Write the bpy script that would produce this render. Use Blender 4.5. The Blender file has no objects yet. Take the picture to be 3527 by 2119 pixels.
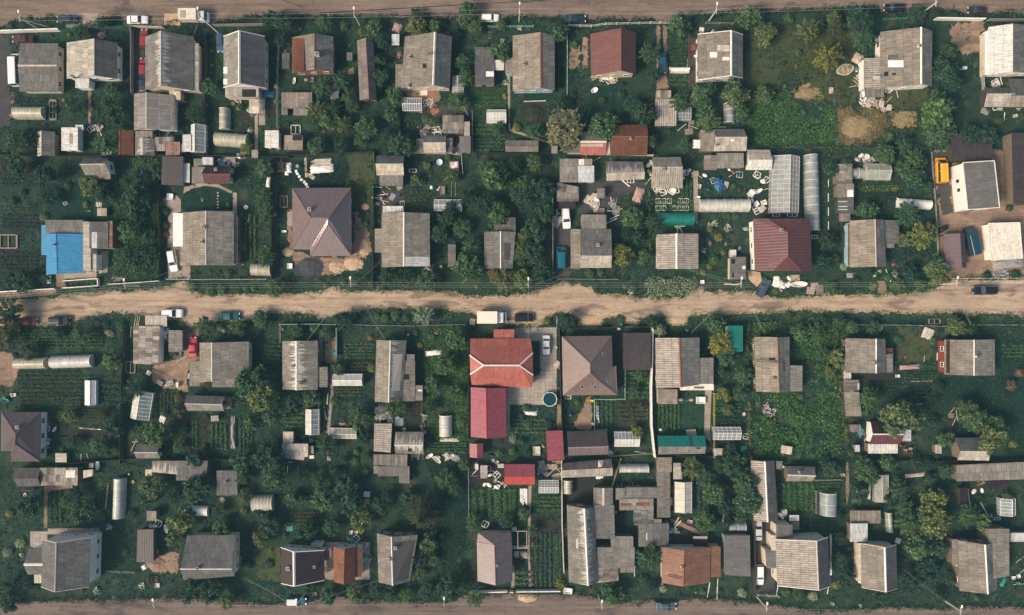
import bpy, math, random
import numpy as np
from mathutils import Vector, Matrix, noise as mnoise
R = math.radians
random.seed(7)
SC = bpy.context.scene
COL = SC.collection
# ------------------------------------------------------------------ camera, sky, sun, exposure
S = 0.0625            # metres per photo pixel on the ground
CAMH = 171.4          # flying height
CX, CY = 1763.5, 1059.5
cam = bpy.data.objects.new('camera', bpy.data.cameras.new('camera'))
COL.objects.link(cam)
cam.location = (0, 0, CAMH)
cam.data.sensor_width = 36; cam.data.lens = 36 * (CAMH / S) / 3527
cam.data.clip_end = 2000; cam.data.clip_start = 1
SC.camera = cam
world = bpy.data.worlds.new('World'); SC.world = world; world.use_nodes = True
SUN_EL, SUN_AZ = 43.0, 208.0      # elevation; direction TO the sun, counted from +X
wn = world.node_tree
sky = wn.nodes.new('ShaderNodeTexSky'); sky.sky_type = 'NISHITA'; sky.sun_disc = False
sky.sun_elevation = R(SUN_EL); sky.sun_rotation = R(90 - SUN_AZ)
sky.air_density = 1.0; sky.dust_density = 4.0; sky.ozone_density = 1.0
bg = wn.nodes['Background']; bg.inputs['Strength'].default_value = 0.13
wn.links.new(sky.outputs[0], bg.inputs['Color'])
sl = bpy.data.lights.new('sun', 'SUN'); sl.energy = 3.6; sl.angle = R(17); sl.color = (1.0, 0.82, 0.62)
sun = bpy.data.objects.new('sun', sl); COL.objects.link(sun)
sd = Vector((math.cos(R(SUN_AZ)) * math.cos(R(SUN_EL)), math.sin(R(SUN_AZ)) * math.cos(R(SUN_EL)), math.sin(R(SUN_EL))))
sun.rotation_euler = sd.to_track_quat('Z', 'Y').to_euler(); sun.location = (-120, -40, 90)
SC.view_settings.view_transform = 'Standard'; SC.view_settings.look = 'None'
SC.view_settings.exposure = 0.24; SC.view_settings.gamma = 1.0
# ------------------------------------------------------------------ pixels -> places
COLX = (0, 840, 1680, 2527); ROWY = {'A': 0, 'B': 510, 'C': 1010, 'D': 1519}
OX = OY = 0
def tile(t):
    global OX, OY
    OX = COLX[int(t[1])]; OY = ROWY[t[0]]
def src(x, y): return OX + x / 2.47, OY + y / 2.47
def P(x, y, z=0.0):
    px, py = src(x, y); k = S * (CAMH - z) / CAMH
    return Vector(((px - CX) * k, -(py - CY) * k, z))
M1 = 39.5             # tile pixels in one metre on the ground
# ------------------------------------------------------------------ mesh builder
class MB:
    def __init__(self): self.v = []; self.f = []; self.uv = {}; self.mi = []
    def add(self, pts, faces):
        b = len(self.v); self.v += [tuple(p) for p in pts]
        self.f += [tuple(b + i for i in f) for f in faces]; return b
    def box(self, x0, x1, y0, y1, z0, z1):
        self.add([(x0,y0,z0),(x1,y0,z0),(x1,y1,z0),(x0,y1,z0),(x0,y0,z1),(x1,y0,z1),(x1,y1,z1),(x0,y1,z1)],
                 [(3,2,1,0),(4,5,6,7),(0,1,5,4),(1,2,6,5),(2,3,7,6),(3,0,4,7)])
        return self
    def obox(self, c, sx, sy, sz, rz=0.0, rx=0.0, ry=0.0):
        m = Matrix.Translation(c) @ Matrix.Rotation(rz,4,'Z') @ Matrix.Rotation(ry,4,'Y') @ Matrix.Rotation(rx,4,'X')
        pts = [m @ Vector((a*sx/2, b*sy/2, d*sz/2)) for d in (-1,1) for a,b in ((-1,-1),(1,-1),(1,1),(-1,1))]
        self.add(pts, [(3,2,1,0),(4,5,6,7),(0,1,5,4),(1,2,6,5),(2,3,7,6),(3,0,4,7)]); return self
    def prism(self, poly, z0, z1):
        n = len(poly)
        self.add([(p[0],p[1],z0) for p in poly]+[(p[0],p[1],z1) for p in poly],
                 [tuple(range(n-1,-1,-1)), tuple(range(n,2*n))]+[(i,(i+1)%n,n+(i+1)%n,n+i) for i in range(n)]); return self
    def tube(self, a, b, r0, r1=None, n=6):
        a = Vector(a); b = Vector(b); r1 = r0 if r1 is None else r1
        d = (b-a).normalized(); u = d.orthogonal().normalized(); w = d.cross(u)
        pts = []
        for c, r in ((a,r0),(b,r1)):
            for i in range(n):
                t = 2*math.pi*i/n; pts.append(c+(u*math.cos(t)+w*math.sin(t))*r)
        self.add(pts, [(i,(i+1)%n,n+(i+1)%n,n+i) for i in range(n)]+[tuple(range(n-1,-1,-1)),tuple(range(n,2*n))]); return self
    def lathe(self, c, prof, n=14):
        c = Vector(c); pts = []
        for r, z in prof:
            for i in range(n):
                t = 2*math.pi*i/n; pts.append((c.x+r*math.cos(t), c.y+r*math.sin(t), c.z+z))
        fs = []
        for k in range(len(prof)-1):
            for i in range(n):
                j = (i+1)%n; fs.append((k*n+i,k*n+j,(k+1)*n+j,(k+1)*n+i))
        self.add(pts, fs+[tuple(range(n-1,-1,-1)), tuple((len(prof)-1)*n+i for i in range(n))]); return self
    def mesh(self, name, mat, o=(0,0,0), smooth=False):
        me = bpy.data.meshes.new(name)
        o = Vector(o)
        me.from_pydata([(p[0]-o.x,p[1]-o.y,p[2]-o.z) for p in self.v], [], self.f)
        if mat is not None: me.materials.append(mat)
        if self.uv:
            ul = me.uv_layers.new(name='UVMap'); dat = np.zeros(len(me.loops)*2, dtype=np.float32); li = 0
            for fi, f in enumerate(self.f):
                uvs = self.uv.get(fi)
                for k in range(len(f)):
                    if uvs: dat[2*li] = uvs[k][0]; dat[2*li+1] = uvs[k][1]
                    li += 1
            ul.data.foreach_set('uv', dat)
        if smooth: me.polygons.foreach_set('use_smooth', [True]*len(me.polygons))
        me.update(); return me
    def build(self, name, mat, parent=None, o=(0,0,0), smooth=False):
        ob = bpy.data.objects.new(name, self.mesh(name, mat, o, smooth)); COL.objects.link(ob)
        if parent is not None: ob.parent = parent
        else: ob.location = o
        return ob
# ------------------------------------------------------------------ things, labels
THINGS = []           # (object, source x, source y)
LAND = []             # landmarks: (x, y, halfwidth, halfheight, phrase)
def tag(o, label, cat, group=None, kind=None, at=None):
    if label: o['label'] = label
    if cat: o['category'] = cat
    if group: o['group'] = group
    if kind: o['kind'] = kind
    if kind != 'structure':
        THINGS.append([o, at])
    return o
def thing(name, label, cat, loc, group=None, at=None):
    o = bpy.data.objects.new(name, None); o.empty_display_size = 0.3; COL.objects.link(o); o.location = loc
    return tag(o, label, cat, group, None, at)
def structure(o): o['kind'] = 'structure'; return o
def landmark(key, x, y, hx, hy):
    sx, sy = src(x, y); LAND.append((sx, sy, hx/2.47, hy/2.47, key))
def near(sx, sy, skip=None):
    best = None
    for (x, y, hx, hy, k) in LAND:
        if k == skip: continue
        dx = max(0, abs(sx-x)-hx); dy = max(0, abs(sy-y)-hy); d = math.hypot(dx, dy)
        if best is None or d < best[0]: best = (d, x, y, hx, hy, k)
    d, x, y, hx, hy, k = best
    ex = max(0, abs(sx-x)-hx); ey = max(0, abs(sy-y)-hy)
    if d < 4: w = 'by'
    elif ex >= ey*1.3: w = 'right of' if sx > x else 'left of'
    elif ey >= ex*1.3: w = 'below' if sy > y else 'above'
    else: w = ('lower ' if sy > y else 'upper ') + ('right of' if sx > x else 'left of')
    return '%s the %s' % (w, k)
# ------------------------------------------------------------------ materials
MATS = {}
class NT:
    def __init__(self, name):
        self.m = bpy.data.materials.new(name); self.m.use_nodes = True
        self.t = self.m.node_tree; self.b = self.t.nodes['Principled BSDF']
    def n(self, ty, **kw):
        x = self.t.nodes.new(ty)
        for k, v in kw.items(): setattr(x, k, v)
        return x
    def l(self, a, b): self.t.links.new(a, b)
    def val(self, op, a, b=None, c=None):
        x = self.n('ShaderNodeMath', operation=op)
        for i, q in enumerate((a, b, c)):
            if q is None: continue
            if isinstance(q, (int, float)): x.inputs[i].default_value = q
            else: self.l(q, x.inputs[i])
        return x.outputs[0]
    def mix(self, f, a, b, mode='MIX'):
        x = self.n('ShaderNodeMix', data_type='RGBA', blend_type=mode)
        for i, q in ((0, f), (6, a), (7, b)):
            if isinstance(q, (int, float)): x.inputs[i].default_value = q
            elif isinstance(q, tuple): x.inputs[i].default_value = (*q, 1)
            else: self.l(q, x.inputs[i])
        return x.outputs[2]
    def noise(self, vec, scale, detail=4, rough=0.55, dist=0.0):
        x = self.n('ShaderNodeTexNoise'); x.inputs['Scale'].default_value = scale
        x.inputs['Detail'].default_value = detail; x.inputs['Roughness'].default_value = rough
        x.inputs['Distortion'].default_value = dist
        if vec is not None: self.l(vec, x.inputs['Vector'])
        return x.outputs[0]
    def ramp(self, f, a, b):
        x = self.n('ShaderNodeMapRange', interpolation_type='SMOOTHSTEP'); self.l(f, x.inputs[0])
        x.inputs[1].default_value = a; x.inputs[2].default_value = b; return x.outputs[0]
    def mapping(self, vec, sc):
        x = self.n('ShaderNodeMapping'); x.inputs['Scale'].default_value = sc; self.l(vec, x.inputs[0]); return x.outputs[0]
    def pos(self): return self.n('ShaderNodeNewGeometry').outputs['Position']
    def bump(self, h, strength, dist=0.05):
        x = self.n('ShaderNodeBump'); x.inputs['Strength'].default_value = strength; x.inputs['Distance'].default_value = dist
        self.l(h, x.inputs['Height']); self.l(x.outputs[0], self.b.inputs['Normal'])
    def out(self, col, rough=0.7, spec=0.3, metal=0.0):
        if isinstance(col, tuple): self.b.inputs['Base Color'].default_value = (*col, 1)
        else: self.l(col, self.b.inputs['Base Color'])
        self.b.inputs['Roughness'].default_value = rough; self.b.inputs['Specular IOR Level'].default_value = spec
        self.b.inputs['Metallic'].default_value = metal
        return self.m
def k(c, f): return tuple(min(1, x*f) for x in c)
def m_roof(name, c, c2, sheet=0.25, streak=0.0, period=0.35, depth=0.10, rough=0.75, joint=0.42, w=1.1, h=1.7, rust=0.0, spec=0.25, joint2=None, bmp=0.22):
    q = NT(name); uv = q.n('ShaderNodeUVMap', uv_map='UVMap').outputs[0]
    sp = q.n('ShaderNodeSeparateXYZ'); q.l(uv, sp.inputs[0])
    col = q.mix(q.ramp(q.noise(uv, 0.45, 6, 0.62, 0.4), 0.32, 0.68), c, c2)
    # blotches and runs down the slope
    run = q.noise(q.mapping(uv, (2.6, 0.45, 1)), 1.0, 5, 0.65)
    col = q.mix(q.ramp(run, 0.38, 0.78), col, q.mix(1.0, col, (1.5,1.47,1.40), 'MULTIPLY'))
    blot = q.noise(uv, 2.3, 6, 0.7)
    col = q.mix(q.val('MULTIPLY', q.ramp(blot, 0.50, 0.66), 0.7), col, q.mix(1.0, col, (0.46, 0.47, 0.47), 'MULTIPLY'))
    col = q.mix(q.val('MULTIPLY', q.ramp(q.noise(q.mapping(uv, (0.8, 6.0, 1)), 1.0, 4, 0.7), 0.58, 0.70), 0.45), col, q.mix(1.0, col, (1.55,1.50,1.42), 'MULTIPLY'))
    if sheet > 0:
        br = q.n('ShaderNodeTexBrick'); q.l(uv, br.inputs['Vector'])
        br.inputs['Scale'].default_value = 1.0; br.inputs['Brick Width'].default_value = w; br.inputs['Row Height'].default_value = h
        br.inputs['Mortar Size'].default_value = 0.035; br.inputs['Mortar Smooth'].default_value = 0.3
        br.inputs['Color1'].default_value = (1-sheet,)*3+(1,); br.inputs['Color2'].default_value = (1+sheet*0.5,)*3+(1,)
        br.inputs['Mortar'].default_value = ((joint,)*3 if joint2 is None else joint2)+(1,); br.offset = 0.5
        col = q.mix(1.0, col, br.outputs[0], 'MULTIPLY')
    if streak > 0:
        st = q.noise(q.mapping(uv, (2.7, 0.32, 1)), 1.0, 3, 0.6)
        fall = q.val('SUBTRACT', 1.0, q.val('DIVIDE', sp.outputs[1], 3.2)); fall.node.use_clamp = True
        mask = q.ramp(q.val('ADD', st, q.val('MULTIPLY', fall, 0.40*streak)), 0.68, 0.82)
        col = q.mix(q.val('MULTIPLY', mask, 0.85), col, (0.50, 0.47, 0.41))
    if rust > 0:
        rn = q.noise(uv, 0.9, 7, 0.65, 0.6)
        col = q.mix(q.val('MULTIPLY', q.ramp(rn, 0.48, 0.62), rust), col, (0.20, 0.075, 0.035))
    if sheet > 0.15:
        oi = q.n('ShaderNodeObjectInfo').outputs['Random']
        col = q.mix(1.0, col, q.mix(oi, (0.76,0.78,0.80), (1.18,1.14,1.06)), 'MULTIPLY')
        col = q.mix(q.val('MULTIPLY', q.ramp(q.noise(uv, 0.30, 5, 0.7, 0.5), 0.52, 0.68), 0.35), col, (0.080,0.086,0.060))
    wv = q.val('SINE', q.val('MULTIPLY', sp.outputs[0], 2*math.pi/period))
    f = q.val('MULTIPLY_ADD', wv, depth, 1.0-depth*0.3)
    cm = q.n('ShaderNodeCombineXYZ'); [q.l(f, cm.inputs[i]) for i in range(3)]
    col = q.mix(1.0, col, cm.outputs[0], 'MULTIPLY')
    q.bump(wv, bmp, 0.03)
    return q.out(col, rough, spec)
def m_plain(name, c, var=0.25, scale=1.5, rough=0.7, spec=0.3, metal=0.0, c2=None):
    q = NT(name); p = q.n('ShaderNodeTexCoord').outputs['Object']
    c2 = c2 or k(c, 1-var)
    col = q.mix(q.ramp(q.noise(p, scale, 6, 0.65), 0.3, 0.7), c2, k(c, 1+var*0.3))
    return q.out(col, rough, spec, metal)
def m_wood(name, c, rough=0.8):
    q = NT(name); p = q.n('ShaderNodeTexCoord').outputs['Object']
    a = q.noise(q.mapping(p, (6, 6, 0.6)), 1.2, 5, 0.7)
    return q.out(q.mix(q.ramp(a, 0.3, 0.75), k(c, 0.6), k(c, 1.2)), rough, 0.2)
def m_leaf(name, c, c2, hl, amt=0.25, rough=0.65):
    q = NT(name); g = q.n('ShaderNodeNewGeometry')
    r = g.outputs['Random Per Island']
    col = q.mix(r, c, c2)
    hi = q.ramp(q.val('FRACT', q.val('MULTIPLY', r, 7.31)), 1-amt, 1-amt*0.4)  # random share of leaves lightened to stand in for sunlit leaves
    col = q.mix(hi, col, hl)
    n = q.noise(g.outputs['Position'], 0.35, 3)
    col = q.mix(q.ramp(n, 0.35, 0.7), q.mix(1.0, col, (0.72, 0.80, 0.92), 'MULTIPLY'), col)
    oi = q.n('ShaderNodeObjectInfo').outputs['Random']
    col = q.mix(1.0, col, q.mix(oi, (0.78,0.88,0.95), (1.32,1.20,0.90)), 'MULTIPLY')
    q.out(col, rough, 0.2)
    tr = q.n('ShaderNodeBsdfTranslucent'); q.l(col, tr.inputs[0])
    mx = q.n('ShaderNodeMixShader'); mx.inputs[0].default_value = 0.22
    q.l(q.b.outputs[0], mx.inputs[1]); q.l(tr.outputs[0], mx.inputs[2])
    q.l(mx.outputs[0], q.t.nodes['Material Output'].inputs[0])
    return q.m
# roofs
RF = dict(
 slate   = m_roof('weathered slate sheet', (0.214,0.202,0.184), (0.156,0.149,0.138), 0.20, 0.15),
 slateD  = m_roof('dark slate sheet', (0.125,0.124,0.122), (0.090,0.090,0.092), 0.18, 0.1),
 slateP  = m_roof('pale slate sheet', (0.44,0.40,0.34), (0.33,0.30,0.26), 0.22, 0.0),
 slateW  = m_roof('lime streaked slate sheet', (0.185,0.174,0.158), (0.130,0.123,0.115), 0.20, 0.85, joint=0.85),
 slateB  = m_roof('brown slate sheet', (0.232,0.204,0.172), (0.168,0.150,0.131), 0.18, 0.2),
 slateR  = m_roof('deep corrugated slate', (0.36,0.315,0.265), (0.25,0.222,0.195), 0.10, 0.15, 0.46, 0.30, bmp=0.5),
 slateJ  = m_roof('slate with pale joints', (0.20,0.185,0.172), (0.155,0.145,0.136), 0.15, 0.1, joint=1.9, w=2.0, h=2.4),
 patch   = m_roof('patched old slate', (0.25,0.228,0.205), (0.16,0.148,0.138), 0.62, 0.0, w=0.8, h=1.5),
 felt    = m_roof('grey roofing felt', (0.135,0.128,0.122), (0.105,0.10,0.098), 0.10, 0.0, 3.0, 0.02, joint=0.8, w=1.0, h=6.0),
 ply     = m_roof('ageing grey ply', (0.17,0.160,0.152), (0.13,0.124,0.12), 0.10, 0.0, 0.9, 0.05),
 tin     = m_roof('pale tin', (0.50,0.51,0.50), (0.38,0.40,0.40), 0.10, 0.0, 0.35, 0.08, 0.45),
 tinW    = m_roof('white sheet roof', (0.56,0.55,0.51), (0.47,0.46,0.43), 0.08, 0.0, 0.5, 0.05, 0.5),
 white   = m_roof('white flat sheeting', (0.72,0.71,0.66), (0.66,0.64,0.58), 0.03, 0.0, 2.5, 0.015, 0.5, joint=0.9, w=4, h=3),
 dirtyW  = m_roof('stained white membrane', (0.66,0.62,0.53), (0.56,0.51,0.43), 0.04, 0.0, 3.0, 0.01, 0.6, joint=0.92, w=5, h=4),
 brownM  = m_roof('red brown metal tile', (0.125,0.046,0.038), (0.105,0.040,0.035), 0.0, 0.0, 0.35, 0.10, 0.5, spec=0.4),
 mauve   = m_roof('mauve brown metal tile', (0.140,0.094,0.088), (0.122,0.082,0.079), 0.0, 0.0, 0.50, 0.10, 0.36, spec=1.0),
 tan     = m_roof('brown smooth metal', (0.160,0.105,0.083), (0.138,0.092,0.074), 0.0, 0.0, 0.40, 0.015, 0.34, spec=1.0, bmp=0.03),
 burg    = m_roof('burgundy metal tile', (0.108,0.038,0.040), (0.090,0.033,0.036), 0.0, 0.0, 0.62, 0.20, 0.45, spec=0.4, bmp=.3),
 wine    = m_roof('very dark wine metal', (0.028,0.014,0.017), (0.024,0.012,0.015), 0.0, 0.0, 0.5, 0.08, 0.45, spec=0.4),
 choc    = m_roof('chocolate metal', (0.050,0.037,0.038), (0.040,0.031,0.033), 0.14, 0.0, 0.5, 0.09, 0.5, joint=0.8, w=1.2, h=9, spec=0.4),
 crim    = m_roof('crimson metal', (0.245,0.056,0.074), (0.205,0.047,0.064), 0.0, 0.0, 0.30, 0.07, 0.45, spec=0.4),
 redtile = m_roof('faded red metal tile', (0.36,0.115,0.086), (0.28,0.080,0.064), 0.08, 0.10, 0.22, 0.12, 0.5, joint=0.85, w=0.5, h=4.0, spec=0.35),
 red     = m_roof('bright red metal', (0.36,0.052,0.040), (0.31,0.046,0.038), 0.0, 0.0, 0.4, 0.05, 0.45, spec=0.4),
 rust    = m_roof('rusty sheet iron', (0.165,0.062,0.036), (0.115,0.044,0.028), 0.22, 0.0, 0.6, 0.06, 0.7, joint=0.75, w=1.4, h=2.0),
 rustS   = m_roof('rust streaked corrugated iron', (0.30,0.24,0.20), (0.21,0.090,0.05), 0.30, 0.0, 0.45, 0.28, 0.65, w=0.45, h=9, rust=0.5),
 rustO   = m_roof('orange brown worn metal', (0.205,0.103,0.066), (0.155,0.078,0.053), 0.10, 0.0, 0.5, 0.10, 0.6, joint=0.85, w=1.2, h=8),
 mauveD  = m_roof('deep mauve metal', (0.085,0.062,0.064), (0.070,0.053,0.056), 0.0, 0.0, 0.50, 0.06, 0.45, spec=0.4),
 teal    = m_roof('teal green metal', (0.004,0.130,0.105), (0.004,0.115,0.095), 0.0, 0.0, 0.5, 0.05, 0.5, spec=0.4),
 blue    = m_roof('blue metal', (0.022,0.185,0.36), (0.022,0.165,0.325), 0.0, 0.0, 0.5, 0.04, 0.5, spec=0.4),
 woodP   = m_roof('pale boards roof', (0.52,0.46,0.38), (0.42,0.37,0.30), 0.15, 0.0, 0.3, 0.06, w=0.3, h=5),
 woodG   = m_roof('grey boards roof', (0.24,0.21,0.185), (0.17,0.15,0.135), 0.40, 0.0, 0.25, 0.10, w=0.3, h=3.2),
 film    = m_roof('dull plastic film', (0.40,0.42,0.36), (0.30,0.33,0.28), 0.0, 0.0, 1.0, 0.06, 0.35),
)
WL = dict(
 cream = m_plain('cream render', (0.62,0.53,0.40)), white = m_plain('white render', (0.78,0.75,0.68), 0.12),
 brick = m_plain('red brown brick wall', (0.28,0.13,0.085), 0.3, 4), wood = m_wood('weathered timber wall', (0.20,0.15,0.11)),
 grey = m_plain('grey block wall', (0.30,0.285,0.26)), blue = m_plain('pale blue timber wall', (0.33,0.50,0.55)),
 red = m_plain('red painted timber', (0.25,0.05,0.035)), yellow = m_plain('ochre render', (0.55,0.42,0.22)),
 dark = m_wood('dark tarred boards', (0.075,0.062,0.055)), green = m_plain('green painted boards', (0.10,0.22,0.17)),
)
CM = {}
def paint(c, rough=0.6, var=0.18, name=None, metal=0.0):
    key = (c, rough, metal)
    if key not in CM: CM[key] = m_plain(name or 'paint', c, var, 2.5, rough, 0.35, metal)
    return CM[key]
WHITE = paint((0.78,0.76,0.70), 0.6, 0.15, 'white paint'); PALE = paint((0.55,0.50,0.43), 0.8, 0.3, 'pale cement')
GREYC = paint((0.30,0.285,0.27), 0.8, 0.3, 'grey cement'); BLACK = paint((0.02,0.02,0.022), 0.5, 0.3, 'black rubber')
STEEL = paint((0.30,0.31,0.32), 0.45, 0.3, 'dull steel'); RUSTM = paint((0.20,0.07,0.035), 0.8, 0.4, 'rusted iron')
BRICK = paint((0.36,0.17,0.11), 0.85, 0.3, 'old brick'); WOODP = m_wood('pale timber', (0.50,0.41,0.31)); WOODG = m_wood('grey timber', (0.25,0.215,0.18))
WOODD = m_wood('dark timber', (0.058,0.050,0.043)); DARKIN = paint((0.012,0.012,0.013), 0.9, 0.2, 'dark interior')
gq = NT('window glass'); GLASS = gq.out((0.025,0.035,0.045), 0.08, 0.6)
def m_film(name, c, alpha, rough=0.3, stain=0.3):
    q = NT(name); p = q.n('ShaderNodeTexCoord').outputs['Object']
    n = q.noise(p, 0.8, 5, 0.6)
    q.out(q.mix(q.ramp(n, 0.3, 0.7), k(c, 1-stain), c), rough, 0.4)
    q.l(q.val('MULTIPLY_ADD', n, 0.25, alpha-0.12), q.b.inputs['Alpha']); return q.m
POLY = m_film('milky polycarbonate', (0.62,0.61,0.55), 0.88); POLYY = m_film('yellowed polycarbonate', (0.50,0.47,0.35), 0.88)
POLYC = m_film('clear greenhouse sheet', (0.52,0.57,0.57), 0.52); FILMM = m_film('dusty plastic film', (0.40,0.43,0.37), 0.80)
TEALF = m_film('green netting cover', (0.012,0.185,0.145), 0.98); CLOTH = paint((0.74,0.72,0.66), 0.9, 0.2, 'white cloth')
GCL = m_film('greenhouse glass', (0.34,0.42,0.46), 0.5)
# ------------------------------------------------------------------ ground, roads, paths
POLYX = []            # polygons (world xy arrays) kept clear of undergrowth, with density inside
def m_ground():
    q = NT('garden ground'); p = q.pos()
    n1 = q.noise(p, 0.09, 5, 0.6); n2 = q.noise(p, 0.6, 6, 0.65); n3 = q.noise(p, 3.5, 4, 0.7)
    col = q.mix(q.ramp(n1, 0.35, 0.65), (0.014,0.034,0.028), (0.022,0.044,0.028))
    col = q.mix(q.ramp(n2, 0.50, 0.68), col, (0.036,0.060,0.030))
    col = q.mix(q.ramp(n2, 0.42, 0.30), col, (0.026,0.030,0.026))
    col = q.mix(q.val('MULTIPLY', q.ramp(n3, 0.45, 0.7), 0.5), col, q.mix(1.0, col, (1.7,1.7,1.5), 'MULTIPLY'))
    n5 = q.noise(p, 1.7, 6, 0.75)
    col = q.mix(q.val('MULTIPLY', q.ramp(n5, 0.52, 0.72), 0.75), col, (0.046,0.088,0.044))
    col = q.mix(q.val('MULTIPLY', q.ramp(q.noise(p, 0.30, 5, 0.6), 0.56, 0.66), 0.55), col, (0.070,0.060,0.042))
    q.bump(n3, 0.6, 0.1)
    return q.out(col, 0.9, 0.1)
def m_dirt(name, a, b, dark, str_=(0.10, 0.7, 1), amt=1.0):
    q = NT(name); p = q.pos(); s = q.mapping(p, str_)
    n1 = q.noise(s, 0.8, 7, 0.62, 0.4); n2 = q.noise(p, 1.6, 7, 0.7); n3 = q.noise(q.mapping(p,(0.35,1.3,1)), 0.28, 6, 0.62, 0.8)
    n4 = q.noise(p, 0.16, 4, 0.5)
    col = q.mix(q.ramp(n1, 0.30, 0.70), b, a)
    col = q.mix(q.val('MULTIPLY', q.ramp(q.noise(q.mapping(p,(0.16,1.5,1)), 1.1, 6, 0.65, 0.5), 0.50, 0.64), 0.34*amt), col, dark)
    col = q.mix(q.val('MULTIPLY', q.ramp(n3, 0.53, 0.66), 0.85*amt), col, dark)
    col = q.mix(q.val('MULTIPLY', q.ramp(n4, 0.4, 0.7), 0.4), col, q.mix(1.0, col, (1.22,1.18,1.12), 'MULTIPLY'))
    col = q.mix(q.val('MULTIPLY', q.ramp(n2, 0.50, 0.68), 0.7), col, q.mix(1.0, col, (0.68,0.64,0.61), 'MULTIPLY'))
    col = q.mix(q.val('MULTIPLY', q.ramp(q.noise(q.mapping(p,(0.5,1.4,1)), 0.75, 7, 0.72, 0.6), 0.54, 0.66), 0.6*amt), col, q.mix(1.0, col, (0.66,0.60,0.57), 'MULTIPLY'))
    rut = q.noise(q.mapping(p,(0.030,1.25,1)), 1.0, 5, 0.6, 0.15)
    col = q.mix(q.val('MULTIPLY', q.ramp(rut, 0.50, 0.62), 0.40*amt), col, q.mix(1.0, col, (0.58,0.55,0.53), 'MULTIPLY'))
    pot = q.noise(p, 0.55, 3, 0.6, 0.6)
    col = q.mix(q.val('MULTIPLY', q.ramp(pot, 0.66, 0.72), 0.65*amt), col, dark)
    peb = q.noise(p, 9, 2, 0.6)
    col = q.mix(q.val('MULTIPLY', q.ramp(peb, 0.60, 0.70), 0.35), col, q.mix(1.0, col, (1.35,1.3,1.25), 'MULTIPLY'))
    q.bump(n2, 0.5, 0.08)
    return q.out(col, 0.92, 0.08)
def m_patch(name, a, b, c, sc=0.7):
    q = NT(name); p = q.pos()
    col = q.mix(q.ramp(q.noise(p, sc, 6, 0.65, 0.3), 0.32, 0.66), a, b)
    col = q.mix(q.val('MULTIPLY', q.ramp(q.noise(p, 3.0, 5, 0.7), 0.5, 0.7), 0.7), col, c)
    q.bump(q.noise(p, 4.0, 5, 0.7), 0.6, 0.08)
    return q.out(col, 0.92, 0.1)
GM = dict(
 road  = m_dirt('sandy dirt road', (0.45,0.345,0.248), (0.325,0.248,0.182), (0.165,0.125,0.100)),
 road2 = m_dirt('greyish dirt road', (0.225,0.170,0.134), (0.165,0.127,0.102), (0.090,0.078,0.072)),  # top road: lens vignetting darkened into the dirt colour
 road3 = m_dirt('brown dirt road', (0.185,0.142,0.122), (0.145,0.114,0.102), (0.085,0.074,0.072)),  # bottom road: edge falloff of the lens put into its colour
 dirt  = m_dirt('trodden earth', (0.30,0.21,0.15), (0.20,0.145,0.105), (0.10,0.08,0.065), (0.5,0.6,1), 0.8),
 soil  = m_dirt('dug soil', (0.036,0.036,0.031), (0.026,0.031,0.027), (0.018,0.030,0.025), (0.3,1.5,1), 0.6),
 sand  = m_dirt('building sand', (0.52,0.38,0.25), (0.42,0.30,0.20), (0.25,0.18,0.13), (0.7,0.7,1), 0.5),
 slab  = m_dirt('concrete slab', (0.34,0.29,0.245), (0.27,0.235,0.20), (0.17,0.15,0.135), (0.5,0.5,1), 0.6),
 asph  = m_dirt('asphalt drive', (0.070,0.066,0.066), (0.055,0.054,0.056), (0.040,0.040,0.042), (0.5,0.5,1), 0.6),
 dry   = m_patch('dry mown grass', (0.19,0.145,0.078), (0.29,0.22,0.118), (0.11,0.092,0.050), 1.6),
 olive = m_patch('tired olive grass', (0.036,0.060,0.030), (0.068,0.074,0.036), (0.034,0.056,0.028)),
 lawn  = m_patch('short lawn', (0.014,0.044,0.028), (0.022,0.058,0.032), (0.016,0.038,0.024)),
 dlawn = m_patch('dark lawn', (0.010,0.030,0.025), (0.013,0.038,0.028), (0.012,0.028,0.024)),
 leafy = m_patch('leafy growth', (0.018,0.052,0.030), (0.028,0.074,0.034), (0.050,0.095,0.036)),
 ash   = m_patch('dark asphalt rubble', (0.045,0.048,0.056), (0.065,0.066,0.072), (0.11,0.105,0.10)),
)
def m_pave():
    q = NT('concrete paving'); p = q.pos(); br = q.n('ShaderNodeTexBrick'); q.l(p, br.inputs['Vector'])
    br.inputs['Scale'].default_value = 1; br.inputs['Brick Width'].default_value = 0.8; br.inputs['Row Height'].default_value = 0.8; br.offset = 0
    br.inputs['Mortar Size'].default_value = 0.03
    br.inputs['Color1'].default_value = (0.40,0.355,0.30,1); br.inputs['Color2'].default_value = (0.34,0.30,0.26,1); br.inputs['Mortar'].default_value = (0.20,0.18,0.155,1)
    return q.out(q.mix(q.ramp(q.noise(p,0.8,6,0.6),0.3,0.7), q.mix(1.0, br.outputs[0], (0.75,0.74,0.74), 'MULTIPLY'), br.outputs[0]), 0.85, 0.1)
GM['pave'] = m_pave()
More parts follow.
